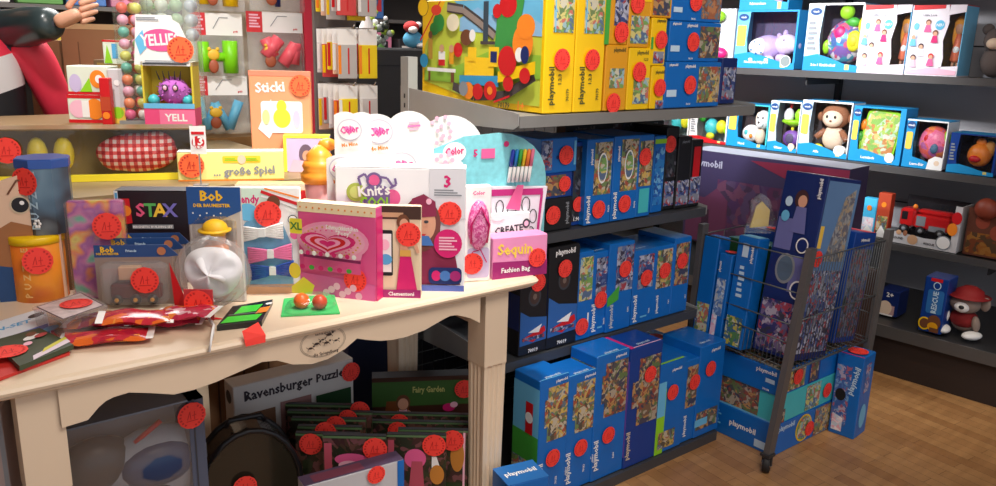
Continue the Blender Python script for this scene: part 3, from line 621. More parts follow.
stack([(651,66,664,107),(651,18,666,66),(651,-6,672,18)], [YEL, YEL, OCH], [{'F':[('r',0.4,0,1,0.2,PLAYS),('t',0.6,0.85,0.01,'playmobil',mat('olive_letter',(84,84,40)),0,0.04)]},{'F':[('r',0.2,0.05,0.9,0.3,PLAYS),('r',0,0.35,0.15,0.6,GREEN),('t',0.6,0.94,0.01,'playmobil',mat('olive_letter',(84,84,40)),0,0.04)]},{'F':[('r',0.1,0.1,0.9,0.9,PLAYB)]}],
      ['small yellow playset box at the bottom of the stack touching the blue boxes','small yellow playset box in the middle of the stack touching the blue boxes','wrapped amber playset box on top of the stack touching the blue boxes'], [[('F',0.6,0.5,0.055)],[('F',0.6,0.55,0.055)],[]], 0.18, grp)
bl = lambda pc, y0=0.1: {'F':[('r',0.58,y0,0.98,0.90,pc),('t',0.42,0.90,0.010,'playmobil',WHITE,0,0.05),('r',0.03,0.25,0.2,0.4,PALE),('t',0.12,0.93,0.008,'playmobil',WHITE,0,0.04),('t',0.42,0.08,0.006,'70114',WHITE)]}
stack([(665,62,720,107),(669,22,720,62),(672,-12,722,22)], BLUE, [bl(PLAY), bl(PLAYB), bl(pic('picture_desert',[(170,96,60),(200,130,80),(120,70,50),(90,120,140)],44))],
      ['blue playset box at the bottom of the blue stack on the top gondola shelf','blue playset box in the middle of the blue stack on the top gondola shelf','blue playset box highest in the blue stack on the top gondola shelf'], [[('F',0.42,0.5)],[('F',0.44,0.5)],[('F',0.44,0.6)]], 0.2, 'blue playset boxes on the top gondola shelf')
F_ = fit((721,58,736,104), 0, Y=TGY+0.06, zb=GZ[3])
carton('playset_box', 'dark blue playset box right of the blue stack, end of the top gondola shelf', 'toy box', F_, 0.12, NAVY, {'F':[('r',0.1,0.1,0.9,0.8,PLAYS)]}, [], 'blue playset boxes on the top gondola shelf')

# ================================================================ RIGHT WALL GOODS
def wfit(px, z, P=WP, back=0.03): return fit(px, WYAW, P=Vector(P)+WN*back, zb=z)
INT = mat('box_inside_dark', (84, 74, 108), 0.6); INTB = mat('box_inside_brown', (84, 72, 72), 0.6)
def window_box(label, px, z, d, left, right, inner, toy, toyname, ls=0.26, bs=0.2, rs=0.08, name='Schrift', band=VBLUE, group=None, back=0.03, ribbon=True, logo=True, top=0.03, extra=None, toylabel=None, yellow=True):
    loc, w, h = wfit(px, z, back=back)
    t = thing('learning_toy_box', label, 'toy box', loc, WYAW, group)
    k = K(); e = 0.004
    k.box((-w/2, d-e, 0), (w/2, d, h), inner); k.box((-w/2, 0, 0), (w/2, d-e, e), inner); k.box((-w/2, 0.0, h-e), (w/2, d-e, h), band)
    k.box((-w/2, 0, e), (-w/2+e, d-e, h-e), left); k.box((w/2-e, 0, e), (w/2, d-e, h-e), right)
    fy = 0.0
    # front frame: left strip, right strip, curved bottom band
    k.prism([(-w/2,0),( -w/2+ls*w*1.1,0),(-w/2+ls*w*0.85,h*0.5),(-w/2+ls*w,h),(-w/2,h)], fy-0.001, fy+0.002, left)
    if rs: k.prism([(w/2-rs*w,0),(w/2,0),(w/2,h),(w/2-rs*w,h)], fy-0.001, fy+0.002, right)
    k.prism([(-w/2,h*(1-top)),(w/2,h*(1-top)),(w/2,h),(-w/2,h)], fy-0.0015, fy+0.002, right)
    f = Face(k, (-w/2, fy-0.002, 0), (1,0,0), (0,0,1), w, h)
    pts = [(0,0.0),(1,0.0),(1,bs*0.45),(0.75,bs*0.55),(0.5,bs*0.9),(0.25,bs*1.15),(0,bs*0.95)]
    f.draw([('p', pts, band)])
    if name: f.draw([('t',0.38,bs*0.42,0.013,name,WHITE,0,0.55*w)])
    f.draw([('r',0.78,0.03,0.86,bs*0.5,mat('age_mark',(216,200,120)))])
    if logo: f.draw([('c',ls*0.5,0.88,min(0.03,ls*w*0.45),0.018,mat('badge_navy',(24,70,130))),('t',ls*0.5,0.88,0.010,'vtech',WHITE,0,min(0.05,ls*w*0.75))])
    if yellow: f.draw([('rr',ls*0.1,0.38,ls*0.78,0.74,0.008,mat('soft_yellow',(244,200,80)))])
    else: f.draw([('tl',ls*0.15,0.3,ls*0.7,0.75,6,GREY)])
    if extra: f.draw(extra)
    k.build('box_frame', t)
    k = K(); k.M = Matrix.Translation((((-w/2+ls*w)+(w/2-rs*w))/2, d*0.5, h*(bs*0.4)))
    k.M = Matrix.Translation((0, -d*0.12, 0)) @ k.M @ Matrix.Diagonal((1.16, 1.0, 1.05, 1)); toy(k, min(w*(1-ls-rs)*0.5, 0.2), h*(1-bs*0.6)); k.build(toyname, t, label=toylabel)
    k = K(); k.box((-w/2+ls*w*0.9, 0.0025, bs*h*0.5), (w/2-rs*w, 0.0035, h*(1-top)), CLEAR); k.build('window_film', t)
    return t, w, h
FLIL = LILAC; FWHITE = mat('white_plush', (240, 238, 236), 0.85); FBROWN = mat('brown_plush', (150, 96, 66), 0.85); FBEIGE = mat('beige_plush', (232, 206, 180), 0.85)
def t_hippo(k, r, h):
    k.ell((-r*0.30,0,h*0.30),(r*0.62,r*0.5,h*0.24),FLIL); k.ell((-r*0.50,-r*0.25,h*0.30),(r*0.42,r*0.32,h*0.18),FWHITE)
    for a, b in ((-0.1,0.1),(0.12,0.05),(0,-0.12),(-0.2,-0.05),(0.2,-0.1)): k.ell((-r*0.50+a*r,-r*0.55,h*(0.30+b)),(r*0.03,r*0.03,h*0.02),BLUE,8)
    k.ell((r*0.42,-r*0.1,h*0.36),(r*0.42,r*0.36,h*0.20),mat('pale_lilac_plush',(214,196,226),0.8)); k.ell((r*0.70,-r*0.15,h*0.34),(r*0.26,r*0.28,h*0.13),mat('pale_lilac_plush',(214,196,226)))
    k.ell((r*0.35,-r*0.1,h*0.58),(r*0.09,r*0.09,h*0.06),FLIL); k.ell((r*0.12,-r*0.1,h*0.52),(r*0.09,r*0.09,h*0.06),FLIL)
    k.ell((r*0.45,-r*0.42,h*0.44),(r*0.03,r*0.03,h*0.022),BLACK,8)
    for x in (-0.72,-0.12,): k.ell((x*r,-r*0.3,h*0.06),(r*0.22,r*0.2,h*0.08),FWHITE)
    k.ell((r*0.35,-r*0.3,h*0.10),(r*0.2,r*0.2,h*0.09),FLIL)
def t_ball(k, r, h):
    ballm = pic('patchwork_ball', [(30,160,190),(236,60,110),(90,190,60),(40,90,170),(250,240,240),(120,70,170)], 22)
    k.ell((0,0,h*0.38),(r*0.85,r*0.7,h*0.36),ballm); k.ell((r*0.05,-r*0.35,h*0.86),(r*0.32,r*0.3,h*0.12),LIME); k.ell((r*0.35,-r*0.3,h*0.70),(r*0.3,r*0.2,h*0.08),GREEN)
    k.ell((r*0.55,-r*0.52,h*0.40),(r*0.34,r*0.2,h*0.17),mat('ring_yellow',(220,214,40))); k.ell((r*0.55,-r*0.64,h*0.40),(r*0.2,r*0.12,h*0.10),mat('ring_olive',(190,180,30)))
    k.ell((-r*0.1,-r*0.55,h*0.52),(r*0.26,r*0.15,h*0.12),HPINK); k.ell((-r*0.75,-r*0.3,h*0.30),(r*0.18,r*0.2,h*0.12),LIME); k.ell((r*0.8,-r*0.3,h*0.65),(r*0.2,r*0.2,h*0.14),mat('ring_yellow',(220,214,40)))
def t_doll(k, r, h):
    k.ell((0,0,h*0.72),(r*0.42,r*0.35,h*0.14),SKIN); k.ell((0,r*0.1,h*0.77),(r*0.55,r*0.42,h*0.16),mat('orange_hair',(240,160,60),0.8)); k.ell((-r*0.35,0,h*0.6),(r*0.2,r*0.2,h*0.2),mat('orange_hair',(240,160,60)))
    k.lathe([(r*0.3,h*0.10),(r*0.5,h*0.14),(r*0.35,h*0.45),(r*0.2,h*0.6)],mat('doll_dress',(236,120,90)),12); k.ell((0,-r*0.2,h*0.32),(r*0.3,r*0.3,h*0.08),WHITE)
    for x in (-0.2,0.2): k.tube([(x*r,0,h*0.14),(x*r,-r*0.1,0)],r*0.12,SKIN)
def t_green(k, r, h):
    k.ell((-r*0.3,0,h*0.45),(r*0.4,r*0.4,h*0.30),TEAL); k.ell((r*0.4,-r*0.2,h*0.5),(r*0.3,r*0.3,h*0.24),mat('ring_yellow',(220,214,40))); k.ell((-r*0.8,-r*0.2,h*0.75),(r*0.2,r*0.2,h*0.14),GREEN)
    k.ell((r*0.75,-r*0.1,h*0.4),(r*0.22,r*0.3,h*0.2),LIME); k.ell((-r*0.2,-r*0.3,h*0.15),(r*0.25,r*0.2,h*0.12),mat('ring_yellow',(220,214,40)))
def t_dog(k, r, h):
    k.ell((-r*0.35,0,h*0.25),(r*0.55,r*0.45,h*0.22),FWHITE); k.ell((r*0.35,-r*0.1,h*0.62),(r*0.42,r*0.4,h*0.24),FWHITE); k.ell((r*0.3,-r*0.45,h*0.52),(r*0.22,r*0.15,h*0.10),FWHITE)
    k.ell((r*0.02,-r*0.1,h*0.62),(r*0.12,r*0.2,h*0.18),FBEIGE); k.ell((r*0.72,-r*0.1,h*0.58),(r*0.12,r*0.2,h*0.18),FBEIGE); k.ell((r*0.3,-r*0.6,h*0.56),(r*0.07,r*0.05,h*0.035),BLACK,8)
    for x in (0.18,0.48): k.ell((x*r,-r*0.5,h*0.68),(r*0.045,r*0.03,h*0.03),BLACK,8)
    k.ell((-r*0.5,-r*0.4,h*0.28),(r*0.14,r*0.08,h*0.07),TEAL,8); k.ell((-r*0.2,-r*0.42,h*0.2),(r*0.12,r*0.08,h*0.06),ORANGE,8); k.ell((r*0.3,-r*0.2,h*0.2),(r*0.3,r*0.3,h*0.2),FBEIGE)
def t_walk(k, r, h):
    k.ell((-r*0.4,0,h*0.68),(r*0.4,r*0.4,h*0.16),mat('lamb_grey',(220,214,224))); k.ell((r*0.45,0,h*0.7),(r*0.36,r*0.35,h*0.14),LIME); k.lathe([(r*0.2,h*0.45),(r*0.9,h*0.55),(r*0.8,h*0.6),(r*0.3,h*0.6)],LIME,18)
    k.ell((0,0,h*0.2),(r*0.7,r*0.5,h*0.18),PURPLE); k.ell((0,-r*0.45,h*0.2),(r*0.35,r*0.1,h*0.11),INT); k.ell((0,0,h*0.4),(r*0.12,r*0.12,h*0.1),mat('ring_yellow',(220,214,40))); k.ell((-r*0.2,-r*0.2,h*0.9),(r*0.14,r*0.1,h*0.06),RED)
def t_monkey(k, r, h):
    k.ell((0,0,h*0.28),(r*0.5,r*0.4,h*0.25),FBEIGE); k.ell((0,-r*0.05,h*0.70),(r*0.62,r*0.45,h*0.25),FBROWN); k.ell((0,-r*0.35,h*0.66),(r*0.46,r*0.25,h*0.17),FBEIGE); k.ell((0,-r*0.1,h*0.97),(r*0.12,r*0.1,h*0.05),FBROWN,8)
    for x in (-0.66,0.66): k.ell((x*r,0,h*0.68),(r*0.18,r*0.12,h*0.09),FBROWN)
    for x in (-0.18,0.18): k.ell((x*r,-r*0.58,h*0.70),(r*0.06,r*0.04,h*0.035),BLACK,8)
    k.ell((0,-r*0.6,h*0.62),(r*0.06,r*0.04,h*0.02),BROWN,8)
    for x in (-0.7,0.7): k.tube([(x*0.5*r,-r*0.1,h*0.42),(x*r,-r*0.25,h*0.26)],r*0.15,FBROWN,8); k.ell((x*0.75*r,-r*0.35,h*0.06),(r*0.26,r*0.2,h*0.09),mat('ring_yellow',(220,214,40)) if x<0 else FWHITE)
def t_table(k, r, h):
    k.M = k.M @ Matrix.Translation((0,-0.02,h*0.48)) @ Matrix.Rotation(R(8),4,'Y')
    pts=[]; a,b,q=r*0.82,h*0.46,r*0.35
    for cx,cz,a0 in ((a-q,b-q,0),(-a+q,b-q,90),(-a+q,-b+q,180),(a-q,-b+q,270)):
        for i in range(5): t2=R(a0+22.5*i); pts.append((cx+q*math.cos(t2),cz+q*math.sin(t2)))
    k.prism(pts,-0.01,0.03,LIME); k.prism([(x*0.88,z_*0.9) for x,z_ in pts],-0.014,-0.01,pic('farm_scene',[(190,230,220),(170,210,80),(244,200,120),(230,240,240),(214,110,60),(120,190,80)],30))
    k.ell((-r*0.85,0,h*0.1),(r*0.18,0.02,h*0.12),ORANGE); k.ell((-r*0.9,0,-h*0.15),(r*0.18,0.02,h*0.12),GREEN); k.ell((r*0.9,0.02,h*0.1),(r*0.16,0.02,h*0.3),GREEN)
def t_ballp(k, r, h):
    m_ = pic('pink_orange_ball', [(232,96,70),(214,80,150),(240,150,50),(160,90,170),(240,120,170)], 16)
    k.ell((0,0,h*0.48),(r*0.85,r*0.7,h*0.40),m_); k.ell((r*0.2,-r*0.6,h*0.38),(r*0.22,r*0.14,h*0.12),mat('slate_blue',(70,110,140))); k.ell((r*0.7,-r*0.1,h*0.6),(r*0.2,r*0.3,h*0.2),LIME); k.ell((-r*0.3,-r*0.55,h*0.58),(r*0.14,r*0.1,h*0.09),RED)
def t_fish(k, r, h):
    k.ell((0,0,h*0.42),(r*0.6,r*0.5,h*0.32),ORANGE); k.ell((-r*0.1,-r*0.4,h*0.32),(r*0.3,r*0.2,h*0.10),RED); k.ell((r*0.45,0,h*0.6),(r*0.3,r*0.2,h*0.22),mat('fish_gold',(220,150,60))); k.ell((0,0,h*0.76),(r*0.25,r*0.15,h*0.12),ORANGE)
G1 = 'learning toy boxes on the top wall shelf'; G2 = 'learning toy boxes on the middle wall shelf'
Z1, Z2, Z3, Z4 = 1.353, 0.922, 0.549, 0.242
hb, hw, hh = window_box('blue toy box with a lilac hippo lying behind its window', (736,10,797,68), Z1, 0.16, SKY, VBLUE, INT, t_hippo, 'plush_hippo', ls=0.22, bs=0.24, rs=0.03, name='Nachtlicht Nilpferd', group=G1, extra=[('c',0.86,0.14,0.030,0.030,WHITE),('c',0.86,0.14,0.027,0.027,mat('baby_photo',(130,140,140)))])
window_box('light blue toy box lying on top of the hippo box at the upper frame edge', (741,-22,790,8), Z1+hh+0.001, 0.15, VBLUE, VBLUE, INT, t_hippo, 'plush_toy', ls=0.2, bs=0.5, rs=0.03, name='Schmusehase', group=G1, logo=False)
window_box('white and blue toy box with a patchwork turtle ball behind its window', (806,3,861,70), Z1, 0.18, PALE, WHITE, INT, t_ball, 'turtle_ball', ls=0.30, bs=0.22, rs=0.02, name='2-in-1 Krabbelball', group=G1, yellow=False)
def doll_box(label, px):
    loc, w, h = wfit(px, Z1); t = thing('doll_box', label, 'toy box', loc, WYAW, G1); d = 0.17
    DW = mat('doll_box_white', (240, 232, 240), 0.4); k = K()
    k.box((-w/2,d-0.004,0),(w/2,d,h),INTB); k.box((-w/2,0,0),(w/2,d-0.004,0.004),DW); k.box((-w/2,0,h-0.004),(w/2,d-0.004,h),RED)
    k.box((-w/2,0,0.004),(-w/2+0.004,d-0.004,h-0.004),DW); k.box((w/2-0.003,0,0.004),(w/2,d-0.004,h-0.004),SKY)
    k.prism([(-w/2,0),(w*0.17,0),(w*0.20,h*0.25),(w*0.15,h*0.5),(w*0.22,h*0.75),(w*0.18,h),(-w/2,h)],-0.002,0.002,DW)
    k.prism([(w*0.15,0),(w/2,0),(w/2,h*0.15),(w*0.15,h*0.13)],-0.002,0.002,DW); k.prism([(w*0.2,h*0.86),(w/2,h*0.90),(w/2,h),(w*0.2,h)],-0.002,0.002,DW)
    f = Face(k,(-w/2,-0.003,0),(1,0,0),(0,0,1),w,h)
    ops = [('p',[(0.02,0.93),(0.62,0.95),(0.62,1),(0.02,1)],RED),('c',0.56,0.72,0.020,0.022,mat('round_blue_badge',(90,184,220))),('t',0.56,0.72,0.012,'NEU',WHITE,0,0.03),('c',0.12,0.70,0.012,0.016,SKY),('p',[(0.02,0.06),(0.5,0.12),(0.98,0.08),(0.98,0.02),(0.02,0.02)],LPINK),('t',0.35,0.86,0.010,'Little Love',GREY,0,0.07)]
    for a,b,hc,dc in ((0.34,0.70,BROWN,PINK),(0.26,0.36,mat('dark_hair',(60,44,44)),WHITE),(0.50,0.55,BROWN,HPINK),(0.14,0.20,mat('dark_hair',(60,44,44)),LPINK),(0.48,0.22,RED,PINK),(0.10,0.5,PALE,SKY)):
        ops += [('c',a,b+0.06,0.012,0.013,hc),('c',a,b+0.045,0.009,0.010,SKIN),('p',[(a-0.07,b-0.08),(a+0.07,b-0.08),(a+0.04,b+0.02),(a-0.04,b+0.02)],dc)]
    f.draw(ops)
    k.build('box_frame', t); k = K(); k.M = Matrix.Translation((w*0.33, d*0.45, h*0.12)); t_doll(k, w*0.22, h*0.8); k.build('doll', t)
    k = K(); k.box((w*0.15,0.0025,h*0.1),(w/2-0.003,0.0035,h*0.9),CLEAR); k.build('window_film', t)
doll_box('white doll box with red top and orange-haired doll beside the turtle ball box', (861,5,908,73))
doll_box('dimmer white doll box with red top, the one further right on the top wall shelf', (909,5,962,76))
loc, w, h = wfit((972,22,1010,78), Z1)
t = thing('grey_plush_toy','shadowy grey brown plush toy at the right end of the top wall shelf','plush toy',loc+WN*0.1,WYAW)
k = K(); g_ = mat('grey_brown_plush',(96,84,80),0.9); k.ell((0,0,h*0.3),(w*0.42,0.07,h*0.3),g_); k.ell((-0.01,-0.02,h*0.68),(w*0.3,0.06,h*0.22),g_)
for x in (-0.05,0.05): k.ell((x,0,h*0.88),(0.025,0.02,0.025),g_)
k.ell((0,-0.07,h*0.62),(0.03,0.03,0.025),FBEIGE); k.build('plush_body',t)
# goods further along the top wall shelf, left of the hippo box
loc, w, h = wfit((700,14,735,45), Z1+0.0)
t = thing('rattle_pack','clear pack of lime, white and pink baby toys left of the hippo box','toy box',loc,WYAW,None)
k = K(); k.bbox((-w/2,0,0),(w/2,0.10,h*1.1),mat('pack_back',(206,206,214))); f=face_of(k,'F',w,0.1,h*1.1); f.draw([('r',0.1,0.0,0.9,0.4,WHITE),('t',0.5,0.6,0.02,'DUO',GREY,0,0.06)])
k.ell((0.02,-0.02,h*0.95),(0.035,0.03,0.03),LIME); k.ell((-0.05,-0.02,h*0.5),(0.025,0.03,0.06),LIME); k.ell((0.04,-0.025,h*0.25),(0.05,0.03,0.035),HPINK); k.ell((-0.03,-0.025,h*0.18),(0.03,0.03,0.03),WHITE); k.build('pack_body',t)
# middle shelf
window_box('white toy box with green and yellow baby toys, left of the spotted dog box', (690,112,727,143), Z2, 0.14, WHITE, WHITE, mat('box_inside_grey',(150,160,160)), t_green, 'rattle_toys', ls=0.22, bs=0.18, rs=0.03, name='', band=RED, group=G2, logo=False, yellow=False)
window_box('pale toy box at the far left of the middle wall shelf behind the gondola', (655,105,689,139), Z2, 0.14, PASTEL, WHITE, mat('box_inside_grey',(150,160,160)), t_green, 'rattle_toys', ls=0.3, bs=0.18, rs=0.03, name='', band=TEAL, group=G2, logo=False)
window_box('white pastel toy box seen above the long black box behind the gondola', (618,100,654,135), Z2, 0.14, WHITE, PALE, mat('box_inside_grey',(150,160,160)), t_green, 'rattle_toys', ls=0.6, bs=0.2, rs=0.2, name='', band=WHITE, group=G2, logo=False, yellow=False)
window_box('blue toy box with a white spotted dog behind its window', (728,104,768,150), Z2, 0.15, VBLUE, TEAL, INTB, t_dog, 'plush_dog', ls=0.28, bs=0.2, rs=0.03, name='Hund', group=G2)
window_box('white toy box with a lime and purple walker toy, between the dog and the monkey', (769,101,799,154), Z2, 0.15, PALE, WHITE, INTB, t_walk, 'pull_toy', ls=0.28, bs=0.18, rs=0.02, name='Glitzer', group=G2, extra=[('c',0.82,0.12,0.018,0.018,FBEIGE)])
window_box('white toy box with a brown monkey behind its window', (800,101,850,159), Z2, 0.15, PALE, WHITE, INTB, t_monkey, 'plush_monkey', ls=0.22, bs=0.2, rs=0.02, name='Affe', group=G2, extra=[('c',0.84,0.14,0.028,0.026,WHITE),('c',0.84,0.16,0.012,0.014,FBEIGE)])
window_box('blue toy box with a lime green farm play table behind its window', (851,107,903,168), Z2, 0.15, VBLUE, VBLUE, INTB, t_table, 'play_table', ls=0.16, bs=0.2, rs=0.10, name='Lerntisch', group=G2, extra=[('c',0.8,0.12,0.022,0.024,WHITE)])
window_box('blue toy box with a pink and orange activity ball behind its window', (904,120,945,176), Z2, 0.15, VBLUE, WHITE, INTB, t_ballp, 'activity_ball', ls=0.24, bs=0.2, rs=0.0, name='Lern-Bär', group=G2, extra=[('p',[(0.62,0),(1,0),(1,0.26),(0.8,0.28),(0.66,0.2)],WHITE),('c',0.86,0.14,0.012,0.012,FBEIGE)])
window_box('dark toy box with an orange fish, right end of the middle wall shelf', (948,134,996,182), Z2, 0.15, DKBLUE, DKBLUE, mat('box_inside_black',(30,28,30)), t_fish, 'orange_fish', ls=0.2, bs=0.2, rs=0.05, name='', group=G2, logo=False, yellow=False)
# third shelf
loc, w, h = wfit((893,202,960,248), Z3, back=0.02)
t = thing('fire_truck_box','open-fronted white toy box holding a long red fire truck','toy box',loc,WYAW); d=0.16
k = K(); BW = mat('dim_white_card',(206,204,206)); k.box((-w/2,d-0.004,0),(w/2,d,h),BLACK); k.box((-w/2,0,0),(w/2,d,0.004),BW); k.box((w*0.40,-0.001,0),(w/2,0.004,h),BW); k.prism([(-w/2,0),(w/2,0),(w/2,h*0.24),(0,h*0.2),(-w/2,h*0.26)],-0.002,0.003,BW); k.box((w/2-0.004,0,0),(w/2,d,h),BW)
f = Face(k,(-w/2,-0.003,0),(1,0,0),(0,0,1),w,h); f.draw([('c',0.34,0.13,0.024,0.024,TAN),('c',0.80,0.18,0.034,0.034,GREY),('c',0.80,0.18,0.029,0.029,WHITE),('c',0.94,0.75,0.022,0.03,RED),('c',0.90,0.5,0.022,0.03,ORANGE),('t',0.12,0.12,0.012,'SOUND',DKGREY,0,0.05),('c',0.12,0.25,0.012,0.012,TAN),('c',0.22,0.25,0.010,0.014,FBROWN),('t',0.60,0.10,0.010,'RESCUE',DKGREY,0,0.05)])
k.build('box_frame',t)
k = K(); tr_ = mat('truck_red',(206,30,30),0.3,coat=0.5); k.M = Matrix.Translation((-0.02,d*0.5,h*0.22)); L=w*0.78
k.bbox((-L/2,-0.04,0.03),(-L/2+L*0.3,0.04,h*0.55),tr_,0.01); k.bbox((-L/2+L*0.3,-0.042,0.03),(L/2,0.042,h*0.45),tr_,0.008); k.bbox((-L/2+L*0.32,-0.03,h*0.45),(L/2,0.03,h*0.56),tr_,0.01)
k.box((-L/2+0.01,-0.0415,h*0.3),(-L/2+L*0.16,-0.04,h*0.48),BLACK); k.box((-L/2+L*0.34,-0.0435,0.045),(-L/2+L*0.52,-0.042,h*0.42),GREY); k.box((-L/2+L*0.6,-0.0435,h*0.12),(L/2-0.02,-0.042,h*0.24),GREY); k.ell((-L/2+L*0.26,-0.02,h*0.60),0.012,ORANGE,10)
for x in (-L*0.38,-L*0.05,L*0.33):
    for y in (-0.04,0.04):
        M0=k.M.copy(); k.M=k.M@Matrix.Translation((x,y,0.02))@Matrix.Rotation(PI/2,4,'X'); k.lathe([(0.022,-0.008),(0.022,0.008)],BLACK,16); k.lathe([(0.010,-0.009),(0.010,0.009)],GREY,10); k.M=M0
k.build('fire_truck',t,label='long red toy fire truck')
k = K(); k.box((-w/2,0.0,h*0.2),(w*0.4,0.001,h),CLEAR); k.build('window_film',t)
loc, w, h = wfit((857,200,873,228), Z3, back=0.06)
for i,(px,cl,lab) in enumerate((((849,199,861,224),RED,'small pink and white toy pack left of the light blue one'),((862,198,876,226),mat('bright_cyan',(70,190,240)),'small light blue toy pack on the lower wall shelf'),((877,193,890,226),mat('toy_auburn',(190,70,40)),'small orange and red toy pack beside the fire truck box'))):
    F_ = wfit(px, Z3, back=0.04); carton('small_toy_pack',lab,'toy box',F_,0.05,cl,{'F':[('r',0.1,0.1,0.9,0.5,PASTEL if i<2 else PLAY),('c',0.5,0.75,0.012,0.014,ORANGE),('p',[(0,0),(0.5,0.3),(1,0.1),(1,0)],WHITE)]},[],'small toy packs on the lower wall shelf',WYAW)
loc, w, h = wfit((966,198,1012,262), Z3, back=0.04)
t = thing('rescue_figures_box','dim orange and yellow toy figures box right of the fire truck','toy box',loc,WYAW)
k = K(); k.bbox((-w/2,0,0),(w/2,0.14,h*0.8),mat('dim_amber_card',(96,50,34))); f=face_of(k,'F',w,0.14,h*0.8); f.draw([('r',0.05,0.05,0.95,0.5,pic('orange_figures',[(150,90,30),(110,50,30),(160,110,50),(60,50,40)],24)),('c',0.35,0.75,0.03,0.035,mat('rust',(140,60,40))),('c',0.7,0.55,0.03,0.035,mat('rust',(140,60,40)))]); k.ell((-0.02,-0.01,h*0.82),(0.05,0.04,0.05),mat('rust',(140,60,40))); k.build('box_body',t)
# bottom shelf
PB = WPB
def bfit(px, back): return fit(px, WYAW, P=Vector(PB)+WN*back, zb=Z4)
F_ = bfit((877,290,897,330), 0.14)
carton('learning_toy_box','small navy toy box marked 2+ on the bottom wall shelf','toy box',F_,0.12,NAVY,{'F':[('t',0.55,0.84,0.022,'2+',WHITE),('r',0.05,0.05,0.85,0.42,mat('pink_grey',(190,150,150))),('c',0.4,0.3,0.03,0.035,FBEIGE),('r',0,0,0.8,0.06,WHITE)]},[],None,WYAW)
F_ = bfit((921,277,944,344), 0.05)
carton('plush_toy_box','tall narrow blue toy box standing beside the plush dog','toy box',F_,0.12,DKBLUE,{'F':[('r',0.25,0.93,0.75,0.99,RED),('rr',0.2,0.35,0.9,0.78,0.01,mat('mid_blue',(40,110,180))),('c',0.55,0.86,0.016,0.018,PALE),('c',0.55,0.86,0.012,0.014,DKBLUE),('t',0.55,0.56,0.022,'RESCUE',PALE,90,0.1),('c',0.25,0.15,0.026,0.03,YEL),('c',0.25,0.15,0.02,0.023,BROWN),('c',0.65,0.2,0.028,0.034,BROWN),('c',0.62,0.12,0.022,0.02,OCH),('r',0.5,0.02,0.9,0.1,BROWN)]},[],None,WYAW)
loc, w, h = bfit((938,285,990,352), 0.14)
t = thing('plush_dog','sitting plush dog with white muzzle, red cap and vest, bottom wall shelf','plush toy',loc+Vector((0,0,0)),WYAW)
GW = mat('plush_greige',(150,132,122),0.95); k = K()
k.ell((0,0.02,h*0.28),(w*0.26,w*0.22,h*0.24),GW); k.ell((0,-0.01,h*0.66),(w*0.30,w*0.26,h*0.20),GW); k.ell((0.0,-w*0.24,h*0.62),(w*0.15,w*0.14,h*0.11),FWHITE); k.ell((0.005,-w*0.37,h*0.64),(w*0.055,w*0.04,h*0.04),BLACK,10)
k.ell((-w*0.08,-w*0.24,h*0.74),(w*0.025,w*0.02,h*0.025),BLACK,8); k.ell((w*0.10,-w*0.24,h*0.74),(w*0.025,w*0.02,h*0.025),BLACK,8)
k.ell((-w*0.38,0,h*0.74),(w*0.16,w*0.06,h*0.08),GW,rot=Matrix.Rotation(R(25),3,'Y')); k.ell((w*0.36,0,h*0.70),(w*0.10,w*0.06,h*0.14),GW)
k.ell((-w*0.30,-w*0.2,h*0.09),(w*0.15,w*0.24,h*0.085),FWHITE,rot=Matrix.Rotation(R(20),3,'Z')); k.ell((w*0.26,-w*0.2,h*0.08),(w*0.15,w*0.24,h*0.08),FWHITE,rot=Matrix.Rotation(R(-25),3,'Z'))
k.ell((-w*0.33,-w*0.12,h*0.30),(w*0.09,w*0.09,h*0.17),FWHITE,rot=Matrix.Rotation(R(15),3,'Y')); k.ell((w*0.27,-w*0.10,h*0.30),(w*0.08,w*0.09,h*0.16),GW,rot=Matrix.Rotation(R(-12),3,'Y')); k.build('plush_body',t)
k = K(); k.ell((0,0.005,h*0.33),(w*0.275,w*0.235,h*0.19),mat('vest_red',(140,24,26),0.8)); k.build('vest',t)
k = K(); k.lathe([(w*0.40,h*0.80),(w*0.41,h*0.815),(w*0.27,h*0.83),(w*0.26,h*0.92),(w*0.12,h*1.0),(0.002,h*1.01)],mat('cap_red',(150,24,26),0.7),20,c=(w*0.04,0.0,0)); k.build('cap',t)

# ================================================================ BOXES ON THE FLOOR BY THE CART
def pt(x, y, z): return onz(x, y, z)
p0, p1, p2 = onz(832,429,0), onz(853,440,0), onz(872,431,0)
v = (p1-p0); yaw = math.degrees(math.atan2(v.y, v.x)); w = v.length
n = Vector((math.sin(R(yaw)), -math.cos(R(yaw)), 0)); top = onp(853, 352, (p0+p1)/2, n).z
w = max(w, 0.10)
yaw = -84; w = 0.10; d = 0.11; dirv = Vector((math.cos(R(yaw)), math.sin(R(yaw)), 0)); c = p1-dirv*w/2
carton('playset_box','tall blue playset box standing on the parquet right of the cart','toy box',(Vector((c.x,c.y,0)),w,0.335),d,BLUE,
  {'F':[('r',0.05,0.12,0.62,0.86,pic('picture_balloons',[(60,120,190),(220,190,200),(40,90,170),(200,80,90),(120,180,220),(30,80,160)],44)),('t',0.76,0.70,0.022,'playmobil',PALE,80,0.13),('p',[(0.1,0.05),(0.5,0.05),(0.5,0.22),(0.1,0.26)],PASTEL),('c',0.3,0.5,0.02,0.025,BLACK)],
   'R':[('r',0.3,0.55,0.7,0.9,pic('picture_balloons',None,44)),('c',0.5,0.25,0.03,0.05,SKY)],'T':[('r',0.0,0.0,1,0.06,HPINK)]},
  [('T',0.55,0.45,0.075)],'playset boxes stacked on the floor by the cart',yaw)
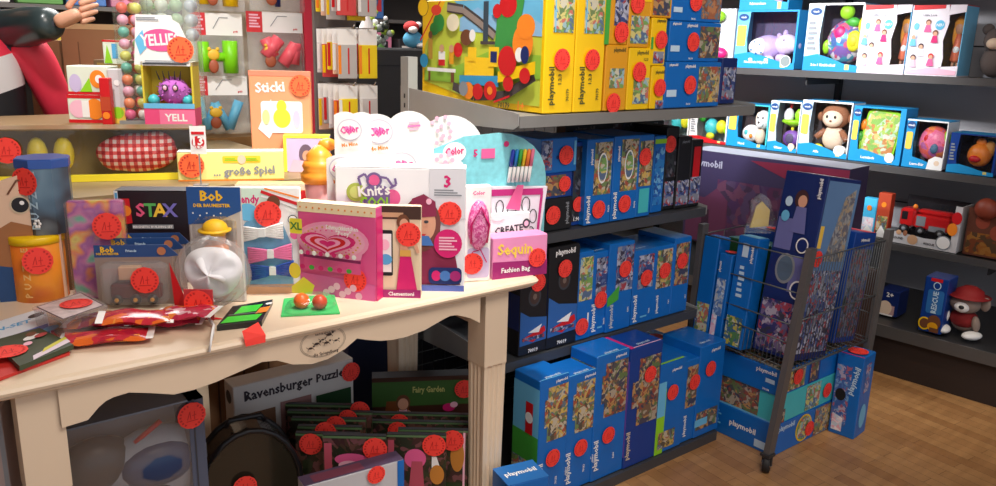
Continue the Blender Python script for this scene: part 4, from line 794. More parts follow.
# cart
cy0 = 1.394; A0 = Vector((2.353, cy0, 0)); A1 = Vector((2.481, cy0, 0.80)); B0 = Vector((2.353+0.535, cy0, 0)); DY = 0.45
ctx = thing('wire_cart','grey steel wire cart on castors with slanted posts holding playset boxes','cart',(2.62, cy0+0.3, 0))
O = Vector((2.62, cy0+0.3, 0)); dA = A1-A0
POST = mat('cart_post_grey',(104,100,98),0.4,metal=0.3); MESH = mat('cart_wire',(92,96,98),0.4,metal=0.4)
def cp(a, b, t_): return A0+Vector(((0.61-0.067*t_)*a+0.10*b*(1-t_), DY*b, 0))+dA*t_-O     # a along x, b along y, t height share
for a in (0, 1):
    for b in (0, 1):
        p, q = cp(a, b, 0.075), cp(a, b, 1.0); k = K(); wd = 0.018
        vs = [(c_.x+sx*wd, c_.y+sy*0.011, c_.z) for c_ in (p, q) for sx, sy in ((-1,-1),(1,-1),(1,1),(-1,1))]
        k.add(vs, [(3,2,1,0),(4,5,6,7),(0,1,5,4),(1,2,6,5),(2,3,7,6),(3,0,4,7)], POST); k.build('post', ctx)
        k2 = K(); c_ = cp(a, b, 0.045); k2.M = Matrix.Translation((c_.x, c_.y, 0)); k2.box((-0.02,-0.018,0.062),(0.02,0.018,0.072),DKSTEEL); k2.box((-0.004,-0.019,0.03),(0.004,-0.016,0.064),DKSTEEL); k2.box((-0.004,0.016,0.03),(0.004,0.019,0.064),DKSTEEL); co_ = k2.build('castor', ctx)
        k = K(); k.M = Matrix.Translation((c_.x, c_.y, 0.032)) @ Matrix.Rotation(R(25),4,'Z') @ Matrix.Rotation(PI/2,4,'X')
        k.lathe([(0.008,-0.012),(0.030,-0.012),(0.032,-0.006),(0.032,0.006),(0.030,0.012),(0.008,0.012)], mat('castor_rubber',(34,32,32),0.6), 18)
        k.lathe([(0.010,-0.016),(0.010,0.016)], STEEL, 10); k.build('wheel', co_)
def side(name, f, us, ts, hr=0.0028, dense=None):
    k = K()
    for u in us: k.tube([f(u, ts[0]), f(u, ts[-1])], 0.0014, MESH, 4)
    for t_ in ts: k.tube([f(0, t_), f(1, t_)], hr, MESH, 5)
    if dense:
        lo, hi, n_ = dense
        for i in range(n_): k.tube([f(i/(n_-1), lo), f(i/(n_-1), hi)], 0.0013, MESH, 4)
    k.build(name, ctx)
rows = [0.455, 0.58, 0.66, 0.80, 0.95]
side('left_wire_panel', lambda u, t_: cp(0, u, t_), [0, 1], rows, dense=(0.445, 0.58, 26))
side('front_wire_panel', lambda u, t_: cp(u, 0, t_), [i/30 for i in range(31)], [0.455, 0.68, 0.95])
side('right_wire_panel', lambda u, t_: cp(1, u, t_), [0, 0.5, 1], rows)
side('back_wire_panel', lambda u, t_: cp(u, 1, t_), [0, 0.25, 0.5, 0.75, 1], rows)
k = K()
for i in range(17): k.tube([cp(i/16, 0, 0.455), cp(i/16, 1, 0.455)], 0.0022, MESH, 4)
for i in range(5): k.tube([cp(0, i/4, 0.45), cp(1, i/4, 0.45)], 0.003, MESH, 4)
k.build('wire_floor', ctx)
# boxes standing in the cart (rest on the wire floor, z = .325)
cz = 0.367; cg = 'playset boxes standing in the wire cart'
def cbox(x, y, w, d, h, base, art, st, label, nm='playset_box'):
    return carton(nm, label, 'toy box', (Vector((x, y, cz)), w, h), d, base, art, st, cg, 0)
def top_of(px, py, Y): return ony(px, py, Y).z

def tilt(t, deg): t.rotation_euler = (0, R(deg), 0)
# tall box leaning with the cart, near corner
t,_,_ = cbox(2.585, 1.412, 0.225, 0.165, 0.66, NAVY, {
 'L': [('r',0.05,0.02,0.95,0.30,pic('picture_alps',[(30,40,110),(200,60,70),(210,210,220),(40,50,60),(120,110,150)],40)),('r',0.55,0.36,0.93,0.56,mat('muted_violet',(110,112,170))),('r',0.05,0.58,0.45,0.75,mat('muted_violet',(110,112,170))),('c',0.42,0.48,0.038,0.055,GREY),('c',0.42,0.48,0.030,0.045,mat('clock_face',(90,110,130))),('c',0.80,0.38,0.030,0.034,WHITE),('c',0.80,0.38,0.024,0.028,NAVY),('c',0.50,0.86,0.026,0.034,mat('child_hair',(70,40,44))),('c',0.53,0.85,0.017,0.022,SKIN),('p',[(0.35,0.68),(0.72,0.68),(0.65,0.82),(0.42,0.82)],mat('muted_violet',(110,112,170))),('c',0.22,0.84,0.014,0.018,PALE),('c',0.2,0.76,0.016,0.02,SKY),('c',0.72,0.62,0.024,0.028,WHITE),('c',0.72,0.62,0.019,0.023,NAVY),('t',0.88,0.93,0.014,'playmobil',WHITE,90,0.07)],
 'F': [('r',0.04,0.04,0.96,0.50,PLAYS),('p',[(0.02,0.5),(0.98,0.5),(0.98,0.98),(0.02,0.98)],mat('haze_blue',(96,132,176))),('p',[(0.3,0.55),(0.9,0.55),(0.9,0.95),(0.6,0.9)],pic('picture_rocks',[(170,170,170),(120,130,140),(190,160,120),(90,90,110)],40)),('r',0.03,0.62,0.14,0.74,mat('soft_yellow',(244,200,80)))],
 'T': [('r',0.05,0.05,0.95,0.95,pic('picture_frost',[(220,224,232),(170,180,196),(200,190,196)],40))]}, [('F',0.10,0.565)],
 'tallest dark blue playset box in the cart, leaning behind the front post', 'playset_box'); tilt(t, 8.5)
t,_,_ = cbox(2.86, 1.43, 0.16, 0.2, 0.43, DKBLUE, {'F':[('r',0.05,0.05,0.95,0.85,pic('picture_figures',[(60,70,110),(150,60,60),(130,140,150),(40,60,50),(90,110,150)],44)),('t',0.5,0.93,0.012,'playmobil',WHITE,0,0.08)],'T':[('r',0.5,0,1,1,RED)]}, [], 'shorter blue playset box in the right front corner of the cart'); tilt(t, 8.5)
t,_,_ = cbox(2.475, 1.60, 0.07, 0.085, 0.42, BLUE, {'L':[('r',0.05,0.02,0.85,0.28,pic('picture_yellow_mix',[(220,190,60),(60,120,60),(30,80,150),(230,220,190)],40)),('tl',0.3,0.45,0.6,0.75,6,PALE),('r',0.3,0.82,0.6,0.94,PALE),('t',0.8,0.85,0.012,'playmobil',WHITE,90,0.06)],'T':[('r',0.05,0.05,0.95,0.95,SKY)]}, [], 'blue playset box with white barcode and yellow picture behind the tallest box in the cart'); tilt(t, 6)
t,_,_ = cbox(2.475, 1.695, 0.07, 0.055, 0.34, BLUE, {'L':[('r',0.1,0.3,0.8,0.72,pic('picture_ice',[(220,230,240),(120,160,210),(60,100,170),(200,200,190)],40)),('r',0.1,0.02,0.5,0.3,PASTEL),('t',0.2,0.85,0.010,'playmobil',WHITE,90,0.04)]}, [('T',0.5,0.5,0.05)], 'lower blue playset box with a white figure and top sticker in the cart'); tilt(t, 5)
t,_,_ = cbox(2.48, 1.758, 0.07, 0.07, 0.39, BLUE, {'L':[('r',0.1,0.02,0.9,0.34,PLAYG)]}, [], 'plain blue playset box with garden picture in the rear left corner of the cart'); tilt(t, 4)
t,_,_ = cbox(2.60, 1.60, 0.10, 0.20, 0.375, DKGREEN, {'T':[('r',0,0,1,1,mat('teal_card',(60,120,116)))]}, [('T',0.5,0.5,0.06)], 'dark green playset box behind the left row of the cart'); tilt(t, 5)
t,_,_ = cbox(2.74, 1.63, 0.14, 0.18, 0.40, DKBLUE, {'T':[('r',0,0,1,1,PLAYS)]}, [('T',0.4,0.5,0.06)], 'blue playset box in the middle of the cart behind the tall one'); tilt(t, 5)
# stack under the cart
sg = 'playset boxes stacked on the floor by the cart'
def sbox(z0, h, xo, d, w, base, art, st, label):
    return carton('playset_box', label, 'toy box', (Vector((2.468+w/2+xo, 1.44, z0)), w, h), d, base, art, st, sg, 0)
sbox(0.0, 0.125, 0, 0.40, 0.46, BLUE, {'L':[('t',0.66,0.5,0.022,'playmobil',WHITE,0,0.13),('r',0.80,0.1,0.92,0.34,PALE),('r',0.0,0.05,0.22,0.95,PLAYG),('tl',0.26,0.3,0.42,0.8,5,SKY)],'F':[('t',0.16,0.8,0.020,'playmobil',PALE,0,0.11),('c',0.42,0.5,0.055,0.055,YEL),('c',0.42,0.5,0.048,0.048,PLAYG),('r',0.58,0.05,0.97,0.95,PLAY)]}, [('F',0.50,0.4)], 'blue playset box lowest in the stack under the cart')
sbox(0.126, 0.112, 0.004, 0.27, 0.45, TEAL, {'L':[('r',0,0,1,1,TEAL),('r',0.05,0.02,0.70,0.98,PLAYB),('r',0,0,1,0.06,SKY)],'F':[('r',0.40,0.05,0.62,0.95,PLAYG),('r',0,0.02,0.1,0.5,PLAYB)]}, [('F',0.72,0.5)], 'turquoise playset box in the middle of the stack under the cart')
sbox(0.239, 0.100, -0.004, 0.27, 0.45, BLUE, {'L':[('t',0.78,0.78,0.016,'playmobil',WHITE,0,0.09),('r',0.78,0.40,0.92,0.56,PALE),('t',0.8,0.12,0.008,'70188',WHITE)],'F':[('r',0.08,0.08,0.36,0.92,PLAY),('r',0.42,0.05,0.58,0.95,DKBLUE),('r',0.44,0.1,0.56,0.9,PLAYB)],'T':[('r',0.02,0.02,0.98,0.98,PLAYB)]}, [('F',0.24,0.55),('F',0.92,0.55,0.055)], 'blue playset box on top of the stack directly under the cart basket')
# big dark box and its plinth between the cart and the wall
k = K(); k.box((-0.39, 0, 0), (0.39, 0.21, 0.50), DKBROWN); tag(k.build('display_plinth', None, Vector((3.28, 2.02, 0)), R(WYAW)), 'dark low plinth behind the cart under the big violet box', 'plinth')
loc, w, h = fit((686,160,846,230), WYAW, P=(3.28,2.02,0))
carton('castle_playset_box','very large dark violet playset box with a pale top edge behind the cart','toy box',(Vector((loc.x,loc.y,0.502)),w,0.46),0.20,mat('dusky_violet',(48,40,74)),
 {'F':[('t',0.13,0.86,0.034,'playmobil',mat('dim_white_letter',(150,150,170)),0,0.22),('p',[(0.42,0.96),(1,0.99),(1,0.80),(0.72,0.78)],mat('wine_red',(120,30,60))),('r',0.22,0.02,0.99,0.72,pic('picture_castle',[(80,40,70),(60,40,80),(100,60,80),(50,40,60),(70,60,90)],16)),('p',[(0.02,0.02),(0.3,0.02),(0.3,0.5),(0.22,0.62),(0.14,0.5),(0.02,0.52)],mat('castle_plum',(86,40,70))),('r',0.13,0.1,0.18,0.38,mat('castle_dark',(50,26,46)))],
  'T':[('r',0,0,1,1,mat('silver_top',(176,180,196)))]}, [], None, WYAW)
P_ = ony(762,200,1.74)
k = K(); mw = mat('yellow_bag_print',(222,196,116),0.4); 
k.prism([(-0.05,0),(0.045,0.004),(0.055,0.06),(0.03,0.13),(0.0,0.15),(-0.035,0.12),(-0.03,0.07)],-0.012,0.012,WRAP); k.prism([(-0.03,0.02),(0.035,0.03),(0.035,0.09),(0.005,0.12),(-0.015,0.10)],-0.006,0.006,mw)
o = k.build('plastic_bag', None, Vector((2.56,1.66,0.79)), R(-45)); tag(o, 'small clear and yellow plastic bag tucked behind the tallest cart box', 'bag')

# ================================================================ GOODS ON THE TABLE
def tfit(px, yaw, Y=None, zb=ZT): return fit(px, yaw, Y=Y, zb=zb)
CP = mat('jewel_pink', (228, 88, 150), 0.35); CPL = mat('jewel_light', (244, 160, 196), 0.35); GOLD = mat('bead_gold', (220, 170, 80), 0.4); CRM = mat('cream_print', (250, 232, 190), 0.4)
def ring(cx, cy, rx, ry, n, r, mt, a0=0): return [('c', cx+rx*math.cos(a0+2*PI*i/n), cy+ry*math.sin(a0+2*PI*i/n), r, r*0.8, mt) for i in range(n)]
ops = [('p',[(0,0.90),(1,0.90),(1,1),(0,1)],CRM),('p',[(0.02,0),(0.98,0),(0.98,0.18),(0.02,0.24)],mat('flower_pink',(214,96,160)))]
ops += [('c',x/12+0.04,0.95,0.0025,0.0025,mat('dot_orange',(236,150,60))) for x in range(12)]
ops += [('c',0.46,0.62,0.098,0.048,CPL),('p',[(0.06,0.58),(0.86,0.58),(0.82,0.44),(0.5,0.40),(0.10,0.44)],CPL),('r',0.08,0.28,0.82,0.42,CP),('p',[(0.08,0.42),(0.82,0.40),(0.82,0.43),(0.08,0.45)],mat('plum',(130,30,90))),('c',0.46,0.62,0.088,0.041,mat('cake_rose',(240,176,200)))]
ops += ring(0.46,0.62,0.36,0.15,30,0.0028,GOLD)+ring(0.46,0.62,0.30,0.125,26,0.0026,PINK)
for q,mt_ in ((0.034,HPINK),(0.028,CPL),(0.022,RED),(0.016,CPL),(0.010,HPINK)): ops.append(('heart',0.46,0.618,q,mt_,2.2,0.95))
ops = [(o if o[0]!='heart' else o) for o in ops]
for i in range(9): ops.append(('c',0.12+i*0.085,0.50,0.006,0.006,HPINK if i%2 else WHITE))
for i in range(6): ops.append(('c',0.14+i*0.12,0.35,0.007,0.006,GREEN if i%2 else HPINK))
ops += [('t',0.66,0.80,0.011,'Schmuckkästchen',WHITE,0,0.085),('t',0.68,0.74,0.011,'"Pony"',WHITE),('rr',0.0,0.70,0.16,0.86,0.004,mat('tag_yellow',(240,226,60))),('t',0.08,0.78,0.018,'XL',mat('tag_green',(60,130,60))),('p',[(0.0,0.12),(0.16,0.24),(0.30,0.16),(0.26,0.06),(0.0,0.05)],mat('pony_yellow',(246,212,60))),('c',0.05,0.30,0.016,0.02,mat('pony_yellow',(246,212,60)))]
ops += [('c',0.45+0.07*i,0.10+0.04*(i%3),0.009,0.009,LPINK) for i in range(7)]
F_ = tfit((299,205,376,297), -54)
carton('craft_jewelry_box','pink jewelry box craft kit with a heart lid picture near the table front','toy box',F_,0.038,CP,{'F':ops,'T':[('r',0,0,1,1,CRM)],'R':[('r',0,0,1,0.9,HPINK)]},[('F',0.74,0.22,0.062)],None,-54)
# doll dressing kit
F_ = tfit((377,206,421,297), -38)
carton('fashion_kit_box','narrow craft box with a girl in a pink dress right of the jewelry box','toy box',F_,0.025,mat('cream_card',(236,214,180)),{'F':[('r',0,0.86,1,1,mat('wood_dark',(70,44,34))),('r',0.05,0.88,0.6,0.93,TAN),('rr',0.02,0.24,0.36,0.74,0.004,BLACK),('r',0.05,0.28,0.33,0.70,WHITE),('c',0.18,0.58,0.012,0.014,LPINK),('c',0.20,0.42,0.016,0.014,mat('kit_blue',(90,170,220))),('c',0.60,0.83,0.016,0.020,BROWN),('c',0.62,0.81,0.011,0.014,SKIN),('p',[(0.50,0.62),(0.76,0.62),(0.70,0.76),(0.56,0.76)],HPINK),('r',0.53,0.50,0.72,0.62,SKIN),('p',[(0.44,0.08),(0.92,0.08),(0.76,0.50),(0.54,0.50)],HPINK),('p',[(0.52,0.46),(0.78,0.46),(0.77,0.53),(0.53,0.53)],GOLD),('ln',[(0.8,0.72),(0.94,0.5)],0.008,SKIN),('r',0,0,1,0.09,mat('magenta_band',(160,30,110))),('t',0.55,0.045,0.010,'Clementoni',WHITE,0,0.07)]},[('F',0.72,0.70,0.062)],None,-38)
# knitting kit
KW = mat('kit_white',(244,243,246),0.4,var=0.01); SWL = mat('swirl_purple',(120,96,150)); BERRY = mat('wool_berry',(140,40,76),0.8)
F_ = tfit((336,168,465,289), -37)
ops = [('r',0.72,0.60,1,1,mat('pale_grey_print',(222,222,228))),('t',0.86,0.90,0.030,'3',HPINK),('tl',0.76,0.78,0.97,0.84,3,GREY)]
ops += [('c',0.16,0.80,0.024,0.024,mat('yarn_green',(176,190,80))),('c',0.16,0.80,0.016,0.016,mat('yarn_green2',(206,214,120))),('c',0.30,0.90,0.020,0.020,SWL),('c',0.30,0.90,0.014,0.014,PINK),('c',0.44,0.76,0.020,0.022,PINK),('c',0.14,0.66,0.020,0.018,HPINK),('rr',0.22,0.60,0.42,0.86,0.02,SWL),('t',0.30,0.82,0.026,"Knit's",WHITE,5,0.085),('t',0.31,0.725,0.026,'COOL',LIME,0,0.08)]
ops += [('ln',[(0.20,0.86),(0.18,0.92),(0.23,0.95),(0.26,0.90)],0.006,SWL),('ln',[(0.42,0.84),(0.47,0.87),(0.46,0.92)],0.006,SWL),('ln',[(0.34,0.93),(0.40,0.92),(0.44,0.86)],0.006,SWL)]
ops += [('p',[(0.52,0.05),(0.97,0.05),(0.92,0.34),(0.80,0.42),(0.62,0.44),(0.52,0.30)],BERRY),('c',0.66,0.55,0.050,0.072,mat('long_hair',(120,66,60),0.7)),('c',0.665,0.56,0.036,0.050,SKIN),('p',[(0.55,0.60),(0.78,0.62),(0.77,0.74),(0.68,0.80),(0.59,0.76)],BERRY),('c',0.72,0.74,0.007,0.008,LPINK),
        ('c',0.635,0.575,0.006,0.004,DKGREY),('c',0.70,0.575,0.006,0.004,DKGREY),('p',[(0.64,0.475),(0.70,0.475),(0.685,0.455),(0.655,0.455)],RED),('ln',[(0.668,0.55),(0.664,0.51),(0.674,0.508)],0.002,TAN),('p',[(0.56,0.38),(0.76,0.38),(0.72,0.46),(0.60,0.46)],mat('scarf_blue',(70,120,190),0.8)),
        ('c',0.87,0.40,0.036,0.038,HPINK),('tl',0.80,0.34,0.94,0.46,5,LPINK),('rr',0.72,0.06,0.98,0.20,0.012,NAVY),('c',0.78,0.13,0.012,0.014,HPINK),('c',0.85,0.13,0.014,0.014,mat('scarf_blue',(70,120,190))),('c',0.93,0.13,0.014,0.014,mat('magenta_band',(160,30,110))),('r',0.55,0,1,0.05,mat('base_blue',(90,110,190)))]
carton('knitting_kit_box','large white knitting kit box with a girl in a berry red hat','toy box',F_,0.075,KW,{'F':ops,'T':[('r',0,0,1,1,WHITE)]},[('F',0.88,0.645,0.062)],None,-37)
# purse blister
F_ = fit((465,186,491,279), -20, Y=1.66, zb=ZT)
loc,w,h = F_; t = thing('purse_craft_pack','white craft pack with a small glittery pink purse beside the knitting kit box','craft kit',loc,-20)
k = K(); k.bbox((-w/2,0.0,0),(w/2,0.03,h),WHITE); f=face_of(k,'F',w,0.03,h); f.draw([('rr',0.1,0.04,0.95,0.36,0.01,mat('pack_lilac',(206,190,222))),('ln',[(0.2,0.1),(0.3,0.32),(0.6,0.34),(0.85,0.2)],0.003,HPINK),('t',0.5,0.93,0.010,'Color',PINK,0,0.05)]); k.build('card_box',t)
k = K(); k.ell((0.0,-0.004,h*0.60),(w*0.42,0.02,h*0.26),pic('pink_glitter',[(206,70,140),(230,130,180),(180,40,110),(240,180,210)],90)); k.tube([(-w*0.3,-0.01,h*0.42),(-w*0.34,-0.02,h*0.62),(0,-0.026,h*0.80),(w*0.34,-0.02,h*0.62),(w*0.3,-0.01,h*0.42)],0.003,HPINK); k.build('purse',t,label='glittery pink purse')
stick_on(t,'F',0.28,0.20,w,0.03,h,0.06)
# colouring display cards with scalloped tops (white), each with its pack
def scallop(w, h, bumps):
    pts = [(-w/2,0),(w/2,0)]
    for i in range(49):
        x = w/2-w*i/48; z = h*0.80
        for cx, cz, r in bumps:
            dx = x-cx*w
            if abs(dx) < r: z = max(z, cz*h+math.sqrt(r*r-dx*dx))
        pts.append((x, z))
    return pts
def color_logo(cx, cy, q=1.0):
    return [('c',cx,cy,0.034*q,0.030*q,mat('logo_grey',(206,200,212))),('c',cx,cy,0.031*q,0.027*q,WHITE),('heart',cx-0.01,cy,0.014*q,mat('logo_pink',(246,130,190))),('t',cx,cy+0.003,0.020*q,'Color',mat('logo_rose',(226,70,150)),8,0.052*q),('t',cx,cy-0.045/0.3*q*0.6,0.010*q,'Me Mine',ORANGE,8,0.045*q)]
def display_card(label, px, Y, yaw, bumps, ops, d=0.018):
    loc,w,h = fit(px, yaw, Y=Y, zb=ZT); t = thing('colouring_bag_pack', label, 'craft kit', loc, yaw, 'white colouring bag packs with scalloped cards')
    bumps = [(cx,(h-r-(0 if cz>0.87 else 0.008))/h,r) for cx,cz,r in bumps]; k = K(); k.prism(scallop(w,h,bumps),-0.001,0.002,WHITE); f = Face(k,(-w/2,-0.0012,0),(1,0,0),(0,0,1),w,h); f.draw(ops); k.build('header_card',t)
    k = K(); k.bbox((-w/2,0.003,0),(w/2,d,h*0.5),WHITE); k.build('pack_body',t)
    return t
stripes = lambda x,y: [('ln',[(x-0.06,y+0.02),(x+0.06,y+0.03)],0.006,LPINK),('ln',[(x-0.07,y),(x+0.07,y+0.01)],0.006,mat('logo_pink',(246,130,190))),('ln',[(x-0.05,y-0.02),(x+0.05,y-0.01)],0.006,LPINK)]
flor = lambda x,y: [('c',x+dx,y+dy,0.006,0.006,LPINK) for dx,dy in ((0,0),(0.05,0.03),(0.1,-0.02),(0.14,0.04),(0.18,0.0),(0.06,-0.05),(0.12,-0.08),(0.2,-0.05))]
display_card('scalloped white card with rounded right arch and pink flowers, rearmost of the colouring packs',(392,112,482,292),1.90,-45,[(-0.30,0.88,0.075),(0.15,0.86,0.095)],stripes(0.25,0.90)+flor(0.45,0.93)+flor(0.5,0.80)+color_logo(0.84,0.80,0.8))
display_card('scalloped white card with a small heart logo, far left of the colouring packs',(336,112,372,290),1.89,-38,[(-0.2,0.91,0.05),(0.25,0.92,0.05)],color_logo(0.42,0.895,0.95))
display_card('scalloped white card with the large heart logo in the middle of the colouring packs',(360,114,396,290),1.87,-38,[(-0.02,0.88,0.068)],color_logo(0.55,0.895,1.1))
display_card('lower scalloped white card with a faded logo behind the knitting box, left one',(328,152,376,292),1.84,-38,[(-0.2,0.86,0.07),(0.25,0.88,0.06)],color_logo(0.32,0.875,1.0)+stripes(0.85,0.87))
display_card('lower scalloped white card with a faded logo behind the knitting box, right one',(377,150,462,292),1.815,-38,[(-0.28,0.86,0.09),(0.22,0.86,0.10)],color_logo(0.30,0.88,1.15)+stripes(0.78,0.87)+flor(0.7,0.93))
# turquoise marker bag pack
F_ = fit((434,133,545,262), -14, Y=1.75, zb=ZT); loc,w,h = F_
t = thing('marker_bag_pack','turquoise rounded pack of five markers with a pink line-art bag to colour','craft kit',loc,-14)
k = K(); pts=[(-w/2,0),(w/2,0),(w/2,h*0.66)]+[(w*0.06+w*0.44*math.cos(R(a)),h*0.66+h*0.34*math.sin(R(a))) for a in range(15,105,15)]+[(-w*0.25,h*0.98),(-w/2,h*0.90)]
k.prism(pts,0,0.003,mat('turquoise_card',(130,206,214),0.4,scale=60,var=0.25)); f=Face(k,(-w/2,-0.0005,0),(1,0,0),(0,0,1),w,h)
f.draw([('c',0.17,0.87,0.034,0.028,WHITE),('heart',0.14,0.87,0.016,LPINK),('t',0.17,0.88,0.020,'Color',HPINK,5,0.055),('t',0.35,0.86,0.020,'5',HPINK),('r',0.40,0.82,0.52,0.89,PINK),('c',0.62,0.92,0.008,0.008,HPINK)]); k.build('header_card',t)
k = K()
for i,c in enumerate([(40,60,170),(30,130,200),(60,170,70),(230,200,40),(240,130,60),(230,120,150)]):
    x=w*0.14+i*0.0125; mt_=mat('marker_%d'%i,c,0.3); k.M=Matrix.Translation((x,-0.008,h*0.64))@Matrix.Rotation(R(8),4,'Y'); k.lathe([(0.005,0),(0.005,0.045)],WHITE,10); k.lathe([(0.0055,0.045),(0.0055,0.09),(0.003,0.094)],mt_,10)
k.M=Matrix.Identity(4); k.build('markers',t)
k = K(); bx=w*0.20; LW=mat('lineart_white',(232,222,232)); MG=mat('bag_magenta',(190,40,120),0.5); k.prism([(bx-0.075,h*0.12),(bx+0.075,h*0.12),(bx+0.10,h*0.60),(bx-0.085,h*0.62)],-0.018,-0.004,LW)
f=Face(k,(bx-0.085,-0.0185,h*0.12),(1,0,0),(0,0,1),0.17,h*0.48)
f.draw([('p',[(0,0.9),(1,0.88),(1,0.98),(0,1)],MG),('ln',[(0.02,0.97),(0.07,0.02)],0.006,MG),('ln',[(0.98,0.93),(0.9,0.02)],0.008,MG)]+[('ln',[(x+0.07*math.cos(a*PI/5)*s_,y+0.11*math.sin(a*PI/5)*s_) for a in range(11)],0.0028,BLACK) for x,y,s_ in ((0.2,0.72,1),(0.42,0.62,1.2),(0.68,0.74,1.1),(0.82,0.55,1),(0.28,0.42,1.2),(0.55,0.36,1.3),(0.78,0.28,1))]+[('c',0.5,0.15,0.04,0.02,mat('logo_pink',(246,130,190)))])
f.draw([('p',[(0.30,0.70),(0.50,1.05),(0.62,1.05),(0.56,0.66)],PINK)]); k.build('line_art_bag',t,label='white line-art bag with pink edges')
F_ = fit((493,236,547,272), -12, Y=1.632, zb=ZT); F_=(F_[0],F_[1],F_[2])
carton('sequin_bag_box','low pink box lettered Sequin at the right front corner of the cream table','craft kit',F_,0.06,mat('sequin_pink',(240,150,196)),{'F':[('p',[(0,0),(1,0),(1,0.36),(0,0.42)],mat('magenta_band',(160,30,110))),('t',0.40,0.66,0.030,'Sequin',mat('sequin_gold',(255,214,80)),-2,0.115),('t',0.42,0.18,0.014,'Fashion Bag',WHITE,0,0.09)]},[('F',0.80,0.44,0.055)],None,-12)
F_ = fit((489,208,530,240), -12, Y=1.702, zb=ZT)
t = thing('letter_sequin_pack','white and black pack lettered CREATE behind the sequin box','craft kit',F_[0],-12)
k = K(); w,h=F_[1],F_[2]; k.bbox((-w/2,0,0),(w/2,0.02,h*0.92),WHITE); f=face_of(k,'F',w,0.02,h*0.92); f.draw([('t',0.48,0.72,0.020,'CREATE',DKGREY,4,0.09),('c',0.9,0.8,0.012,0.014,DKGREY),('c',0.9,0.8,0.007,0.008,LPINK),('c',0.2,0.95,0.02,0.012,WHITE)]); k.build('pack_body',t)
# yarn blister pack
F_ = tfit((231,187,302,293), -30); loc,w,h=F_
t = thing('braiding_yarn_pack','blister pack with white, pink and blue yarn bundles in a rounded blue window','craft kit',loc,-30)
k = K(); k.bbox((-w/2,0.0,0),(w/2,0.012,h),WHITE); f=face_of(k,'F',w,0.012,h)
f.draw([('rr',0.02,0.80,0.55,0.99,0.012,mat('mint_print',(210,232,214))),('t',0.22,0.88,0.020,'Wendy',HPINK,0,0.07),('c',0.25,0.77,0.024,0.022,SKY),('ln',[(0.45,0.96),(0.7,0.9),(0.98,0.84)],0.008,RED),('ln',[(0.45,0.92),(0.7,0.87),(0.98,0.80)],0.005,WHITE),('ln',[(0.5,0.99),(0.98,0.90)],0.004,ORANGE),('c',0.88,0.70,0.012,0.012,BLACK),('c',0.88,0.70,0.010,0.010,WHITE),('c',0.90,0.56,0.011,0.012,PINK),('c',0.62,0.86,0.016,0.018,BROWN),
        ('p',[(0.06,0.10),(0.86,0.08),(0.86,0.46),(0.74,0.66),(0.48,0.74),(0.22,0.68),(0.06,0.52)],mat('window_blue',(110,170,204))),('p',[(0.02,0.0),(0.98,0.0),(0.98,0.09),(0.02,0.09)],TAN)]); k.build('card_box',t)
k = K()
for cz_,mt_,dx in ((0.58,mat('yarn_white',(244,240,236),0.9),-0.05),(0.38,mat('yarn_pink',(250,130,180),0.9),0.06),(0.22,mat('yarn_navy',(40,80,170),0.9),0.08)):
    for i in range(7):
        a=-0.012+0.004*i; k.tube([(w*(dx-0.32),-0.016,h*cz_+a*1.6),(w*(dx-0.1),-0.018,h*cz_+a*1.0+0.002),(w*dx,-0.016,h*cz_+0.004+a*0.5),(w*(dx+0.12),-0.018,h*cz_+0.006+a),(w*(dx+0.30),-0.016,h*cz_+0.008+a*1.6)],0.0032,mt_,5)
    k.box((w*dx-0.008,-0.022,h*cz_-0.007),(w*dx+0.008,-0.01,h*cz_+0.014),WHITE)
k.build('yarn_bundles',t)
k = K(); pts=[(-w*0.44,h*0.10),(w*0.36,h*0.08),(w*0.36,h*0.46),(w*0.24,h*0.66),(0,h*0.74),(-w*0.28,h*0.68),(-w*0.44,h*0.52)]; k.prism(pts,-0.026,-0.001,CLEAR); k.build('clear_blister',t)
stick_on(t,'F',0.54,0.76,w,0.01,h,0.066,None).location.y=-0.012
# Bob box with helmet toy
F_ = tfit((190,187,243,302), -34); loc,w,h=F_
t = thing('builder_toy_pack','blue and grey pack lettered Bob with a yellow hard hat toy inside a clear blister','toy box',loc,-34)
BB=mat('builder_blue',(36,84,150),0.4); BG=mat('builder_grey',(196,190,184),0.4); k=K(); k.bbox((-w/2,0,0),(w/2,0.012,h),BG); f=face_of(k,'F',w,0.012,h)
BY=mat('builder_yellow',(250,196,30))
f.draw([('p',[(0,0.68),(0.5,0.70),(1,0.80),(1,1),(0,1)],BB),('t',0.46,0.925,0.024,'Bob',BY,0,0.09),('t',0.46,0.845,0.008,'DER BAUMEISTER',BY,0,0.085)]+[('c',0.1+0.13*i,0.78-0.02*(i%2),0.002,0.002,WHITE) for i in range(5)]); k.build('card',t)
k=K(); k.ell((0.03*w,-0.02,h*0.66),(0.030,0.026,0.024),BY); k.lathe([(0.038,0),(0.038,0.004)],BY,18,c=(0.03*w,-0.022,h*0.645)); k.ell((0.03*w,-0.02,h*0.58),(0.024,0.022,0.026),SKIN); k.lathe([(0.03,-0.1),(0.03,0.0),(0.02,0.01)],ORANGE,14,c=(0.03*w,-0.02,h*0.5)); k.build('toy_helmet',t,label='yellow hard hat')
k=K(); k.bbox((-w*0.35,-0.05,h*0.08),(w*0.42,0,h*0.76),CLEAR,0.012); k.build('clear_blister',t)
